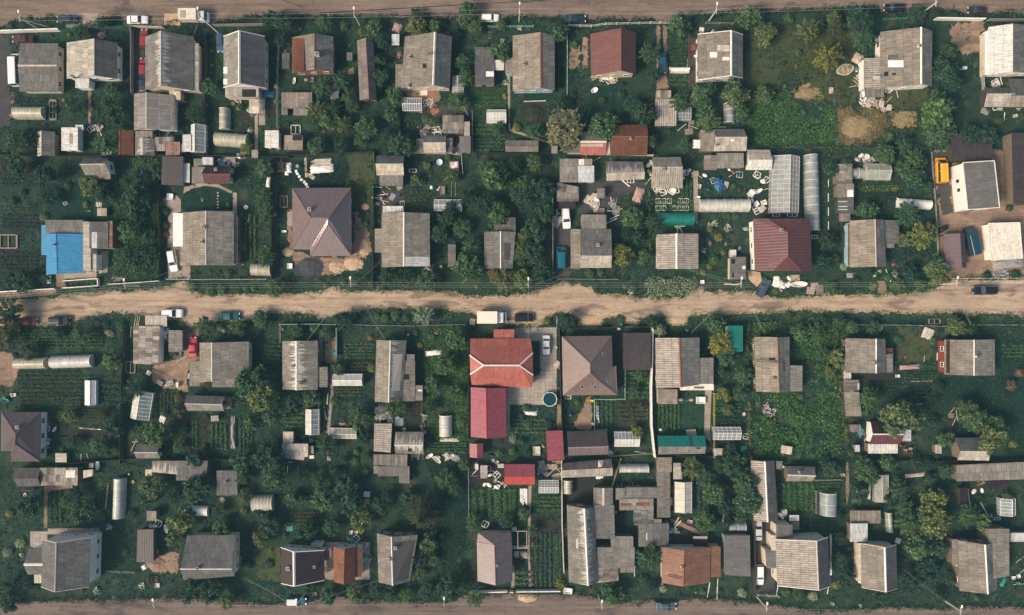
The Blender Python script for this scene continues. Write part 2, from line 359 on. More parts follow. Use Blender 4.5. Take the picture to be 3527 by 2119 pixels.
def ragged(pts, amp, seg=0.7, closed=True):
    out = []; n = len(pts)
    for i in range(n if closed else n-1):
        a = pts[i]; b = pts[(i+1)%n]; L = (b-a).length; m = max(1, int(L/seg))
        d = (b-a); nv = Vector((-d.y, d.x, 0)); nv = nv.normalized() if nv.length > 0 else nv
        for j in range(m):
            p = a+(b-a)*(j/m)
            w = mnoise.noise(Vector((p.x*0.45, p.y*0.45, 3.1)))*amp + mnoise.noise(Vector((p.x*1.6, p.y*1.6, 9.1)))*amp*0.6 + (mnoise.noise(Vector((p.x*4.5, p.y*4.5, 5.1)))*amp*0.5 if amp > .16 else 0) + (mnoise.noise(Vector((p.x*2.6, p.y*2.6, 7.7)))*.30 if amp >= .5 else 0)
            out.append(p+nv*w)
    return out
ZL = [0.004]; ZT = {}
def sheet(name, pts, mat, amp=0.0, dens=0.0, z=None):
    """one ground sheet a few mm above those below"""
    ps = ragged(pts, amp*(1.0 if name == 'road' or amp < .16 else 1.9), .3 if name == 'road' or amp < .16 else .28) if amp else pts
    if dens is not None and name == 'lawn': dens = max(dens, .6)
    if dens is not None and name == 'soil_bed' and dens: dens = max(dens, .7)
    key = (OX, OY)
    if name == 'road': ZL[0] += 0.0043; z = ZL[0]
    elif z is None:
        if key not in ZT: ZT[key] = 0.022+0.0006*(len(ZT)%6)
        ZT[key] += 0.0043; z = ZT[key]
    m = MB(); m.add([(p.x,p.y,z) for p in ps], [tuple(range(len(ps)))])
    c = sum(ps, Vector((0,0,0)))/len(ps); c.z = 0
    ob = structure(m.build(name, GM[mat], None, c))
    for p in ob.data.polygons:
        if p.normal.z < 0: ob.data.flip_normals(); break
    if dens is not None: POLYX.append((np.array([(p.x,p.y) for p in ps]), dens))
    return ob
def pp(*xy): return [P(x, y) for x, y in xy]
g = MB(); g.add([(-420,-420,0),(420,-420,0),(420,420,0),(-420,420,0)], [(0,1,2,3)])
gnd = structure(g.build('ground', m_ground()))
# --- roads: outlines read tile by tile
def T_(t, *xy):
    tile(t); return pp(*xy)
up = (T_('B0',(-900,1310),(0,1300),(250,1290),(500,1265),(620,1235),(780,1222),(920,1215),(1000,1220),(1400,1190),(1460,1160),(1500,1130),(1590,1130),(1620,1215),(1760,1240),(2000,1250))
    + T_('B1',(0,1240),(400,1235),(620,1225),(730,1175),(800,1180),(860,1220),(1100,1215),(1400,1205),(1700,1220),(1950,1260))
    + T_('B2',(0,1255),(250,1240),(400,1215),(560,1170),(650,1130),(700,1160),(880,1180),(920,1230),(1150,1250),(1400,1280),(1650,1270),(1800,1180),(1900,1225))
    + T_('B3',(0,1215),(180,1225),(300,1255),(420,1275),(600,1265),(780,1240),(1200,1245),(1500,1240),(1700,1200),(1800,1160),(1850,1120),(2470,1110),(3400,1110)))
lo = (T_('C0',(-900,300),(0,290),(130,280),(300,275),(600,268),(720,210),(850,190),(950,170),(1100,175),(1220,190),(1400,235),(1560,240),(1600,300),(1660,310),(1760,270),(1850,240),(2150,245),(2200,165))
    + T_('C1',(110,165),(350,165),(600,180),(640,215),(790,190),(950,160),(1100,130),(1450,125),(1700,145),(1980,185))
    + T_('C2',(0,190),(160,255),(440,285),(560,180),(650,170),(740,190),(800,285),(960,290),(1000,220),(1100,200),(1270,290),(1290,220),(1500,195),(1550,275),(1690,275),(1710,195),(2000,180))
    + T_('C3',(0,190),(500,165),(700,155),(900,160),(1200,170),(1500,180),(1800,175),(2000,180),(2470,185),(3400,190)))
sheet('road', up+lo[::-1], 'road', 0.55)
top = (T_('A0',(-900,300),(0,250),(100,180),(300,165),(480,150),(560,200),(850,225),(900,150),(1030,150),(1060,215),(1400,225),(1500,170),(1800,195),(2000,165),(2200,140))
    + T_('A1',(0,160),(300,140),(900,140),(1400,150),(1800,150))
    + T_('A2',(0,175),(200,140),(640,150),(850,165),(1400,165),(1450,190),(1530,190),(1700,160),(1780,120),(2100,100))
    + T_('A3',(0,100),(600,80),(1100,55),(1235,60),(1250,110),(1480,100),(1700,75),(2000,110),(2470,105),(3400,105)))
sheet('road', T_('A0',(-900,-420))+T_('A3',(3400,-420))+top[::-1], 'road2', 0.5)
bot = (T_('D0',(-900,1390),(0,1375),(300,1360),(900,1345),(1500,1340),(2000,1360))
    + T_('D1',(0,1380),(250,1390),(560,1370),(800,1310),(1000,1360),(1500,1370),(1800,1360),(1900,1300),(2300,1300))
    + T_('D2',(250,1305),(430,1300),(660,1310),(900,1320),(1000,1380),(1400,1365),(1600,1355),(1800,1340),(2100,1345))
    + T_('D3',(0,1365),(300,1390),(700,1440),(1000,1445),(1300,1410),(1700,1430),(2000,1410),(2470,1415),(3400,1415)))
sheet('road', bot+T_('D3',(3400,1900))+T_('D0',(-900,1900)), 'road3', 0.5)
# --- patches
def rect(x0,y0,x1,y1): return pp((x0,y0),(x1,y0),(x1,y1),(x0,y1))
tile('A0')
sheet('driveway', rect(-60,290,88,1090), 'asph', 0.3)
sheet('slab', rect(556,113,846,236), 'slab', 0.05)
sheet('slab', rect(1400,116,1535,218), 'sand', 0.15)
sheet('path', rect(752,748,776,1060), 'dirt', 0.1)
sheet('path', rect(2203,830,2256,1066), 'slab', 0.05)
sheet('yard', rect(1140,250,1225,800), 'asph', 0.2)
sheet('soil_bed', rect(1500,880,1620,1130), 'soil', 0.3, 0.2)
sheet('lawn', rect(1840,440,1905,830), 'lawn', 0.1, 0.25)
sheet('soil_bed', rect(2040,960,2170,1120), 'soil', 0.2, 0.2)
sheet('soil_bed', rect(2262,860,2365,1000), 'soil', 0.2, 0.2)
sheet('path', rect(2168,960,2195,1340), 'slab', 0.05)
tile('A1')
sheet('soil_bed', rect(880,570,940,640), 'dirt', 0.4, 0.3)
sheet('yard', rect(1380,760,1660,860), 'dirt', 0.3, 0.2)
sheet('yard', rect(1560,890,1900,1320), 'asph', 0.4, 0.2)
sheet('lawn', rect(1960,730,2240,900), 'leafy', 0.2, 1.0)
sheet('path', pp((2238,640),(2264,640),(2266,1095),(2470,1165),(2470,1185),(2255,1115)), 'slab', 0.04)
tile('A2')
sheet('path', pp((380,1160),(530,1208),(525,1222),(370,1180)), 'slab', 0.04)
sheet('lawn', rect(300,800,540,865), 'dlawn', 0.1, 0.1)
sheet('soil_bed', pp((288,872),(490,868),(500,1050),(400,1060),(285,1050)), 'soil', 0.25)
sheet('path', rect(700,380,790,580), 'dirt', 0.4, 0.3)
sheet('path', rect(800,320,850,580), 'dirt', 0.3, 0.3)
sheet('path', rect(1436,210,1462,760), 'dirt', 0.2, 0.1)
sheet('path', rect(1498,210,1524,760), 'dirt', 0.2, 0.1)
sheet('path', rect(1446,560,1528,760), 'dirt', 0.2, 0.0)
sheet('path', rect(1705,690,1768,740), 'asph', 0.1)
sheet('path', rect(1722,320,1770,720), 'asph', 0.15)
sheet('lawn', rect(860,730,1090,1010), 'dlawn', 0.3, 0.3)
sheet('soil_bed', rect(2190,450,2480,720), 'olive', 0.6, 0.5)
tile('A3')
sheet('dry_grass', rect(120,240,1040,620), 'olive', 1.0, 0.8)
sheet('dry_grass', rect(640,620,1080,900), 'olive', 1.0, 0.8)
sheet('dry_grass', pp((510,730),(730,750),(740,830),(560,850),(500,790)), 'dry', 0.9, 0.6)
sheet('dry_grass', pp((870,920),(1010,930),(1200,960),(1290,1030),(1230,1110),(1150,1180),(1040,1225),(900,1170),(860,1050)), 'dry', 1.1, 0.35)
sheet('dry_grass', rect(1340,950,1560,1080), 'dry', 0.35, 0.7)
sheet('yard', pp((1840,200),(2120,190),(2130,440),(2000,460),(1870,420)), 'dirt', 0.6, 0.3)
sheet('lawn', rect(1300,760,1650,930), 'olive', 0.5, 0.6)
tile('B0')
sheet('soil_bed', rect(0,100,330,320), 'soil', 0.3, 0.35)
sheet('soil_bed', rect(0,560,340,700), 'soil', 0.3, 0.35)
sheet('lawn', rect(390,300,800,600), 'dlawn', 0.4, 0.15)
sheet('soil_bed', rect(-40,860,330,1060), 'soil', 0.3, 0.3)
sheet('path', pp((838,860),(925,880),(915,1060),(845,1070)), 'slab', 0.12)
sheet('terrace', rect(480,1065,552,1190), 'dirt', 0.1)
sheet('terrace', rect(548,1045,822,1112), 'slab', 0.04)
sheet('driveway', pp((1380,430),(1500,400),(1540,440),(1540,540),(1480,560),(1480,840),(1535,850),(1535,1000),(1622,1005),(1622,1112),(1435,1112),(1420,870),(1435,700),(1430,500),(1380,480)), 'slab', 0.06)
sheet('lawn', pp((1540,520),(1560,400),(1640,350),(1750,325),(1860,330),(1960,400),(1985,450),(1985,520)), 'dlawn', 0.1, 0.05)
sheet('path', pp((1560,385),(1570,330),(1700,305),(1860,310),(1980,370),(1965,385),(1850,335),(1740,322),(1640,345),(1580,380)), 'slab', 0.08)
sheet('path', rect(1982,380,2016,560), 'slab', 0.05)
sheet('soil_bed', rect(2030,600,2180,950), 'soil', 0.2, 0.3)
sheet('path', rect(2330,100,2362,1110), 'asph', 0.1)
sheet('verge', pp((0,1230),(480,1190),(480,1250),(0,1285)), 'dirt', 0.3, 0.5)
tile('B1')
sheet('lawn', rect(260,120,900,345), 'dlawn', 0.4, 0.08)
sheet('yard', rect(900,60,1105,500), 'olive', 0.5, 0.6)
sheet('yard', pp((380,530),(415,500),(420,860),(570,925),(920,925),(935,540),(975,560),(1080,780),(1070,880),(940,1000),(800,1080),(500,1090),(430,1000),(360,680)), 'dirt', 0.35, 0.12)
sheet('yard', pp((430,1000),(520,930),(640,930),(680,1000),(660,1090),(520,1110),(430,1080)), 'ash', 0.3)
sheet('path', rect(1120,360,1360,500), 'asph', 0.3, 0.2)
tile('B2')
sheet('driveway', pp((555,520),(705,640),(705,1110),(560,1110)), 'asph', 0.15)
sheet('yard', pp((770,290),(1340,290),(1340,330),(1110,420),(1000,560),(770,560)), 'asph', 0.3, 0.15)
sheet('path', pp((1745,190),(1790,200),(1785,640),(1755,640)), 'slab', 0.12)
sheet('driveway', pp((2210,1040),(2320,1060),(2330,1130),(2290,1180),(2220,1120)), 'sand', 0.15)
sheet('path', rect(1790,770,1840,900), 'asph', 0.2)
tile('B3')
sheet('yard', pp((1690,20),(2480,10),(2480,1112),(1850,1118),(1760,1010),(1740,600)), 'dirt', 0.3)
sheet('yard', pp((1695,40),(1850,30),(1850,540),(1760,600)), 'asph', 0.3)
sheet('bare_patch', rect(1220,1130,1290,1245), 'dirt', 0.2, 0.2)
tile('C0')
sheet('yard', pp((-40,490),(60,500),(160,640),(150,740),(70,800),(-40,780)), 'dirt', 0.5)
sheet('yard', pp((1290,620),(1560,540),(1610,560),(1600,840),(1400,800),(1290,740)), 'dirt', 0.3)
sheet('driveway', pp((1560,270),(1690,290),(1690,400),(1690,580),(1600,600),(1555,500)), 'dirt', 0.3, 0.1)
sheet('soil_bed', rect(150,660,700,980), 'soil', 0.3, 0.75)
sheet('soil_bed', rect(1560,1030,1760,1340), 'soil', 0.3, 0.6)
sheet('soil_bed', rect(500,1130,900,1220), 'soil', 0.3, 0.5)
tile('C1')
sheet('path', pp((735,610),(756,605),(762,860),(725,1195),(700,1190),(738,860)), 'slab', 0.05)
sheet('yard', rect(690,380,795,590), 'dirt', 0.3, 0.2)
sheet('soil_bed', rect(870,560,1110,690), 'soil', 0.3, 0.7)
sheet('yard', rect(1370,940,1520,1160), 'soil', 0.3, 0.4)
tile('C2')
sheet('patio', pp((222,292),(585,292),(588,950),(160,950),(160,808),(445,690),(445,405),(222,405)), 'pave', 0.0)
sheet('path', rect(590,950,625,1160), 'dirt', 0.05)
sheet('path', rect(160,950,188,1175), 'slab', 0.03)
sheet('yard', pp((760,1160),(740,1100),(790,1020),(830,900),(860,880),(890,1020),(890,1130),(860,1165)), 'dirt', 0.25)
sheet('yard', rect(1060,300,1150,640), 'soil', 0.2, 0.2)
sheet('soil_bed', rect(1100,915,1370,1090), 'soil', 0.3, 0.6)
sheet('path', pp((1848,800),(1905,790),(1890,1180),(1905,1275),(1850,1230),(1840,1180)), 'slab', 0.05)
sheet('lawn', rect(1652,918,1842,1158), 'lawn', 0.1, 0.10)
sheet('soil_bed', rect(1920,780,2180,940), 'leafy', 0.3, 1.0)
sheet('soil_bed', rect(0,1250,180,1380), 'soil', 0.3, 0.4)
tile('C3')
sheet('yard', rect(1380,290,1690,590), 'olive', 0.6, 0.6)
sheet('lawn', pp((1800,715),(2245,715),(2250,400),(2520,380),(2520,1380),(2330,1380),(2200,1060),(1900,900),(1810,1000)), 'dlawn', 0.25, 0.12)
sheet('soil_bed', rect(1120,690,1380,860), 'soil', 0.3, 0.6)
sheet('verge', pp((830,180),(1700,195),(1780,280),(980,262)), 'dlawn', 0.3, 0.3)
tile('D0')
sheet('path', pp((378,390),(620,375),(640,395),(430,425),(408,440),(400,740),(372,740)), 'dirt', 0.08)
sheet('terrace', rect(258,770,405,905), 'pave', 0.0)
sheet('terrace', pp((405,745),(850,738),(860,920),(840,1150),(800,1170),(815,790),(405,795)), 'slab', 0.1)
sheet('yard', pp((1250,1060),(1330,990),(1430,950),(1520,960),(1500,1110),(1320,1120)), 'dirt', 0.3, 0.2)
sheet('lawn', rect(860,800,1160,1080), 'dlawn', 0.4, 0.25)
sheet('lawn', rect(2180,900,2390,1180), 'olive', 0.4, 0.4)
tile('D1')
sheet('terrace', rect(690,860,1070,1180), 'slab', 0.1)
sheet('lawn', pp((1560,180),(1900,180),(1900,900),(1700,1150),(1620,800),(1720,700)), 'dlawn', 0.3, 0.10)
sheet('yard', rect(1920,150,2220,400), 'soil', 0.3, 0.15)
sheet('path', pp((2420,380),(2448,380),(2440,640),(2430,900),(2448,1240),(2425,1240),(2415,900)), 'slab', 0.04)
sheet('path', rect(2280,890,2420,920), 'slab', 0.03)
sheet('path', rect(2275,1060,2302,1250), 'slab', 0.03)
tile('D2')
sheet('yard', rect(640,310,900,520), 'soil', 0.15)
sheet('lawn', rect(1080,590,1250,830), 'dlawn', 0.1, 0.1)
sheet('soil_bed', rect(385,640,630,1240), 'soil', 0.2, 0.6)
sheet('yard', rect(1400,660,1760,900), 'soil', 0.3, 0.3)
sheet('path', pp((1545,660),(1600,670),(1880,800),(1870,830),(1560,690)), 'dirt', 0.1)
sheet('driveway', rect(2275,680,2440,1290), 'asph', 0.08)
sheet('sand_pile', pp((255,1310),(330,1300),(420,1320),(410,1360),(330,1378),(260,1350)), 'sand', 0.15)
tile('D3')
sheet('path', pp((955,180),(975,180),(985,430),(960,560),(950,400)), 'dirt', 0.1)
sheet('lawn', rect(400,350,690,580), 'leafy', 0.2, 0.8)
# ------------------------------------------------------------------ roofs, walls, buildings
FOOT = []             # building footprints in world (x0,x1,y0,y1) kept clear of undergrowth
def foot(pts, g=0.1):
    xs = [p[0] for p in pts]; ys = [p[1] for p in pts]
    FOOT.append((min(xs)-g, max(xs)+g, min(ys)-g, max(ys)+g))
def roofmesh(V, F, th=0.09, flatdir=(0,-1), uoff=None):
    """closed slab from top faces; UV: u along the eaves, v down the slope, metres"""
    us = sorted({i for f in F for i in f}); V = [Vector(V[i]) for i in us]; F = [tuple(us.index(i) for i in f) for f in F]
    m = MB(); n = len(V)
    m.add(V + [p - Vector((0,0,th)) for p in V], [])
    zt = max(p.z for p in V); uoff = random.uniform(0, 40) if uoff is None else uoff
    cnt = {}
    for f in F:
        nr = Vector((0,0,0))
        for i in range(len(f)):
            a = V[f[i]]; b = V[f[(i+1)%len(f)]]; nr += a.cross(b)
        if nr.z < 0: f = tuple(reversed(f)); nr = -nr
        nr.normalize()
        ds = Vector((0,0,-1)) + nr*nr.z
        flat = ds.length < 0.02
        dn = Vector((flatdir[0], flatdir[1], 0)).normalized() if flat else ds.normalized()
        ua = nr.cross(dn).normalized()
        if flat: v0 = min(V[i].dot(dn) for i in f)
        fi = len(m.f); m.f.append(tuple(f))
        if flat: m.uv[fi] = [(V[i].dot(ua)+uoff, V[i].dot(dn)-v0+20) for i in f]
        else:
            sn = math.sqrt(max(1e-4, 1-nr.z*nr.z))
            m.uv[fi] = [(V[i].dot(ua)+uoff, (zt-V[i].z)/sn) for i in f]
        m.f.append(tuple(n+i for i in reversed(f)))
        for i in range(len(f)):
            e = (f[i], f[(i+1)%len(f)]); cnt[e] = 1
    for (a, b) in list(cnt):
        if (b, a) not in cnt:
            fi = len(m.f); m.f.append((b, a, n+a, n+b)); m.uv[fi] = [(0,0.5),(0,0.5),(0,0.5),(0,0.5)]
    return m
def tp(v, i): return v[i] if isinstance(v, tuple) else v
def inset(Q, d):
    """inset a convex quad (any winding) by d"""
    c = sum((Vector((q[0],q[1])) for q in Q), Vector((0,0)))/len(Q); out = []; n = len(Q)
    for i in range(n):
        p = Vector(Q[i][:2]); a = Vector(Q[i-1][:2]); b = Vector(Q[(i+1)%n][:2])
        e1 = (a-p).normalized(); e2 = (b-p).normalized()
        out.append(p + (e1+e2)*d)
    return out
def windows(root, o, a, b, zc, out, n, wm, size=(1.1,1.2)):
    """n windows along wall a-b: frame as part, pane as its sub-part"""
    a = Vector((a[0],a[1],0)); b = Vector((b[0],b[1],0)); L = (b-a).length
    if L < 1.6*n: n = max(1, int(L/1.8))
    d = (b-a).normalized(); rz = math.atan2(d.y, d.x)
    for i in range(n):
        c = a + (b-a)*((i+0.5)/n) + out*0.03; c.z = zc
        w, h = size; f = MB(); t = 0.1
        for (dx, dz, sx, sz) in ((-w/2,0,t,h+t),(w/2,0,t,h+t),(0,h/2,w-t,t),(0,-h/2,w-t,t),(0,0,0.05,h-t)):
            f.obox(c+d*dx+Vector((0,0,dz)), sx, 0.12, sz, rz)
        fr = f.build('window', wm, root, o)
        MB().obox(c-out*0.015, w-t-0.01, 0.05, h-t-0.01, rz).build('pane', GLASS, fr, o)
def door(root, o, a, b, t, out, mat, h=2.0):
    a = Vector((a[0],a[1],0)); b = Vector((b[0],b[1],0)); d = (b-a).normalized(); rz = math.atan2(d.y, d.x)
    c = a+(b-a)*t+out*0.02; c.z = h/2+0.05
    dd = MB().obox(c, 0.9, 0.08, h, rz).build('door', mat, root, o)
    MB().obox(c+d*0.33+out*0.06, 0.12, 0.05, 0.04, rz).build('handle', STEEL, dd, o)
def chimney(root, o, x, y, z, mat, s=0.5, h=0.9, zb=1.2):
    p = P(x, y, z)
    m = MB().obox((p.x,p.y,z-zb/2+h/2), s, s, h+zb); c = m.build('chimney', mat, root, o)
    MB().obox((p.x,p.y,z+h+0.05), s+0.16, s+0.16, 0.1).build('chimney_cap', GREYC, c, o)
def zon(quadV, quadF, x, y):
    """height of a roof (world verts/faces) over plan point x,y"""
    best = 0
    for f in quadF:
        a = Vector(quadV[f[0]])
        for i in range(1, len(f)-1):
            b = Vector(quadV[f[i]]); c = Vector(quadV[f[i+1]])
            den = (b.y-c.y)*(a.x-c.x)+(c.x-b.x)*(a.y-c.y)
            if abs(den) < 1e-9: continue
            u = ((b.y-c.y)*(x-c.x)+(c.x-b.x)*(y-c.y))/den; v = ((c.y-a.y)*(x-c.x)+(a.x-c.x)*(y-c.y))/den
            if u > -0.02 and v > -0.02 and u+v < 1.02: best = max(best, u*a.z+v*b.z+(1-u-v)*c.z)
    return best
def onroof(V, F, x, y, zg):
    z = zg
    for _ in range(4):
        p = P(x, y, z); z = zon(V, F, p.x, p.y) or z
    p = P(x, y, z); return Vector((p.x, p.y, z))
def extras(root, o, V, F, zg, chim=(), patch=(), ladder=(), hole=(), sky=()):
    for c in chim:
        x, y = c[:2]; mat = c[2] if len(c) > 2 else BRICK; s = c[3] if len(c) > 3 else 0.5
        p = onroof(V, F, x, y, zg)
        m = MB().obox((p.x,p.y,p.z-0.15), s, s, 1.5); cc = m.build('chimney', mat, root, o)
        MB().obox((p.x,p.y,p.z+0.65), s+0.14, s+0.14, 0.1).build('chimney_cap', GREYC, cc, o)
        MB().lathe((p.x,p.y,p.z+0.70), [(0.13,0),(0.12,0.25)], 10).build('chimney_pot', BLACK, cc, o)
    for (x0,y0,x1,y1,mt) in patch:
        q = [onroof(V, F, x, y, zg)+Vector((0,0,0.035)) for x, y in ((x0,y0),(x1,y0),(x1,y1),(x0,y1))]
        roofmesh(q, [(3,2,1,0)], 0.03).build('roof_patch', RF[mt], root, o)
    for (x0,y0,x1,y1) in hole:
        q = [onroof(V, F, x, y, zg)+Vector((0,0,0.02)) for x, y in ((x0,y0),(x1,y0),(x1,y1),(x0,y1))]
        roofmesh(q, [(3,2,1,0)], 0.015).build('roof_opening', DARKIN, root, o)
    for (x0,y0,x1,y1) in sky:
        q = [onroof(V, F, x, y, zg)+Vector((0,0,0.05)) for x, y in ((x0,y0),(x1,y0),(x1,y1),(x0,y1))]
        m = MB()
        for i in range(4): m.tube(q[i], q[(i+1)%4], 0.07, n=5)
        fr = m.build('roof_window', STEEL, root, o)
        roofmesh(q, [(3,2,1,0)], 0.04).build('pane', GLASS, fr, o)
    for (x0,y0,x1,y1) in ladder:
        a = onroof(V, F, x0, y0, zg); b = onroof(V, F, x1, y1, zg); a.z += 0.1; b.z += 0.1
        d = (b-a); s = Vector((-d.y, d.x, 0)).normalized()*0.22; m = MB()
        m.tube(a+s, b+s, 0.045); m.tube(a-s, b-s, 0.045); nn = max(3, int(d.length/0.4))
        for i in range(nn+1):
            c = a+d*i/nn; m.tube(c-s, c+s, 0.04)
        m.build('roof_ladder', WOODD, root, o)
def H(key, label, x0, y0, x1, y1, ax, ridge, he=2.9, dz=2.2, roof='slate', wall='cream', cat='house', name=None,
      cap=None, ov=0.35, win=2, lm=True, gab=None, capw=0.28, group=None, roof2=None, **ex):
    """gabled building. px rect = roof outline at the eaves; values may be (start,end) tuples for skewed plans"""
    TL = P(tp(x0,0), tp(y0,0), he); TR = P(tp(x1,0), tp(y0,1), he); BR = P(tp(x1,1), tp(y1,1), he); BL = P(tp(x0,1), tp(y1,0), he)
    hr = he+dz
    def mid(A, B, r, h):
        if ax == 'v': X = P(r, 0, h).x; t = (X-A.x)/(B.x-A.x)
        else: Y = P(0, r, h).y; t = (Y-A.y)/(B.y-A.y)
        t = min(0.97, max(0.03, t)); q = A.lerp(B, t); q.z = h; return q, t
    if ax == 'v': e1, t1 = mid(TL, TR, tp(ridge,0), hr); e2, t2 = mid(BL, BR, tp(ridge,1), hr); V = [TL,e1,TR,BR,e2,BL]
    else: e1, t1 = mid(TL, BL, tp(ridge,0), hr); e2, t2 = mid(TR, BR, tp(ridge,1), hr); V = [BL,e1,TL,TR,e2,BR]
    F = [(0,5,4,1),(1,4,3,2)]
    c = (TL+TR+BR+BL)/4; o = Vector((c.x, c.y, 0))
    sx, sy = src((tp(x0,0)+tp(x0,1)+tp(x1,0)+tp(x1,1))/4, (tp(y0,0)+tp(y0,1)+tp(y1,0)+tp(y1,1))/4)
    root = thing(name or cat.replace(' ', '_'), label, cat, o, group, (sx, sy))
    root['_lk'] = key or ''
    if roof2:  # many roof pairs carry the lit and shaded slope tones in colour
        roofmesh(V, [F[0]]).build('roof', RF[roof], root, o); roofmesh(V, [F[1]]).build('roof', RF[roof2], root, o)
    else: roofmesh(V, F).build('roof', RF[roof], root, o)
    ins = inset(V[0:1]+[V[2]]+[V[3]]+[V[5]], min(ov, 0.45))
    a, b, cc, d = ins                       # a,b one gable ; d,cc other gable (a-d one eave, b-cc other)
    sl1 = dz/max(0.3,(V[1]-V[0]).xy.length); sl2 = dz/max(0.3,(V[2]-V[1]).xy.length)
    za = he+sl1*ov-0.14; zb = he+sl2*ov-0.14; zr = hr-0.15
    def onseg(p, A, B): return min(.98, max(.02, (p.xy-A).dot(B-A)/(B-A).length_squared))
    g1 = a.lerp(b, onseg(V[1], a, b)); g2 = d.lerp(cc, onseg(V[4], d, cc)); zr -= .06
    w = MB()
    w.add([(a.x,a.y,0),(b.x,b.y,0),(cc.x,cc.y,0),(d.x,d.y,0),(a.x,a.y,za),(g1.x,g1.y,zr),(b.x,b.y,zb),(cc.x,cc.y,zb),(g2.x,g2.y,zr),(d.x,d.y,za)],
          [(0,1,6,5,4),(1,2,7,6),(2,3,9,8,7),(3,0,4,9),(4,5,8,9),(5,6,7,8)])
    wo = w.build('wall', WL[wall], root, o)
    if cap:
        m = MB(); dr = (V[4]-V[1]).normalized(); sd_ = Vector((-dr.y, dr.x, 0)); up = Vector((0,0,0.05))
        A = V[1]-dr*0.03; B = V[4]+dr*0.03
        pts = []
        for Q in (A, B):
            pts += [Q+sd_*capw-Vector((0,0,capw*max(sl1,sl2)*0.9))+up, Q+up*2.2, Q-sd_*capw-Vector((0,0,capw*max(sl1,sl2)*0.9))+up]
        m.add(pts, [(0,3,4,1),(1,4,5,2)]); m.build('ridge_cap', cap, root, o)
    if gab:
        m = MB()
        for (p, q) in ((V[0],V[1]),(V[1],V[2]),(V[3],V[4]),(V[4],V[5])):
            dd = (q-p); m.tube(p+Vector((0,0,0.03)), q+Vector((0,0,0.03)), 0.10, n=4)
        m.build('verge_board', gab, root, o)
    if win:
        for (p, q) in ((a,b),(b,cc),(cc,d),(d,a)):
            md = (Vector(p)+Vector(q))/2; nv = Vector((q-p)).orthogonal().normalized()
            nv = Vector((nv.x, nv.y, 0)); cen = Vector((c.x, c.y, 0))
            if nv.dot(Vector((md.x,md.y,0))-cen) < 0: nv = -nv
            L = (q-p).length
            if nv.dot(Vector((-c.x,-c.y,0))) > 12:
                windows(root, o, p, q, min(1.6, he*0.55), nv, max(1, min(win+1, int(L/2.6))), WHITE, (1.0, min(1.2, he*0.42)))
            elif nv.dot(Vector((-c.x,-c.y,0))) > -40 and L > 3: door(root, o, p, q, 0.3, nv, WOODD, min(2.0, he*0.8))
    elif cat in ('shed','barn','outbuilding','garage'):
        p, q = d, a; md = (p+q)/2; nv = Vector((md.x-c.x, md.y-c.y, 0)).normalized()
        door(root, o, cc, d, 0.5, Vector((((cc+d)/2).x-c.x, ((cc+d)/2).y-c.y, 0)).normalized(), WOODD, min(1.9, he*0.8))
    extras(root, o, V, F, hr-0.5, **ex)
    foot([TL,TR,BR,BL])
    if lm and key: landmark(key, (tp(x0,0)+tp(x1,0))/2, (tp(y0,0)+tp(y1,0))/2, abs(tp(x1,0)-tp(x0,0))/2, abs(tp(y1,0)-tp(y0,0))/2)
    root['_o'] = list(o); return root
def S_(key, label, x0, y0, x1, y1, z=2.3, fall=0.25, dirn='S', roof='felt', wall='wood', cat='shed', name=None, ov=0.2,
       lm=True, group=None, rot=0.0, posts=False, edge=None, **ex):
    """lean-to / flat roofed building: falls towards dirn"""
    qs = [(tp(x0,0),tp(y0,0)),(tp(x1,0),tp(y0,1)),(tp(x1,1),tp(y1,1)),(tp(x0,1),tp(y1,0))]
    if rot:
        cx = sum(q[0] for q in qs)/4; cy = sum(q[1] for q in qs)/4; ca, sa = math.cos(R(rot)), math.sin(R(rot))
        qs = [(cx+(x-cx)*ca-(y-cy)*sa, cy+(x-cx)*sa+(y-cy)*ca) for x, y in qs]
    hi = {'S':(1,1,0,0),'N':(0,0,1,1),'E':(1,0,0,1),'W':(0,1,1,0),'':(0,0,0,0)}[dirn]
    V = [P(x, y, z+fall*h) for (x,y), h in zip(qs, hi)]
    F = [(3,2,1,0)]; c = sum(V, Vector((0,0,0)))/4; o = Vector((c.x,c.y,0))
    sx, sy = src(sum(q[0] for q in qs)/4, sum(q[1] for q in qs)/4)
    root = thing(name or cat.replace(' ', '_'), label, cat, o, group, (sx, sy)); root['_lk'] = key or ''
    fd = {'S':(0,-1),'N':(0,1),'E':(1,0),'W':(-1,0),'':(0,-1)}[dirn]
    roofmesh(V, F, 0.08, fd).build('roof', RF[roof], root, o)
    ins = inset(V, ov)
    if posts:
        for p, v in zip(ins, V): MB().box(p.x-0.06,p.x+0.06,p.y-0.06,p.y+0.06,0,v.z-0.07).build('post', WOODD, root, o)
    else:
        w = MB(); n = 4
        w.add([(p.x,p.y,0) for p in ins]+[(p.x,p.y,v.z-0.1) for p,v in zip(ins,V)], [(0,1,2,3),(7,6,5,4)]+[((i+1)%4,i,4+i,4+(i+1)%4) for i in range(4)])
        w.build('wall', WL[wall], root, o)
        door(root, o, ins[3], ins[2], 0.45, (Vector((ins[3].x+ins[2].x,ins[3].y+ins[2].y,0))/2-o).normalized(), WOODD, min(1.9, z*0.8))
    if edge:
        m = MB()
        for i in range(4): m.tube(V[i]+Vector((0,0,.03)), V[(i+1)%4]+Vector((0,0,.03)), 0.11, n=4)
        m.build('roof_edge', edge, root, o)
    extras(root, o, V, F, z, **ex); foot(V, 0)
    if lm and key: landmark(key, (qs[0][0]+qs[2][0])/2, (qs[0][1]+qs[2][1])/2, abs(qs[2][0]-qs[0][0])/2, abs(qs[2][1]-qs[0][1])/2)
    root['_o'] = list(o); return root
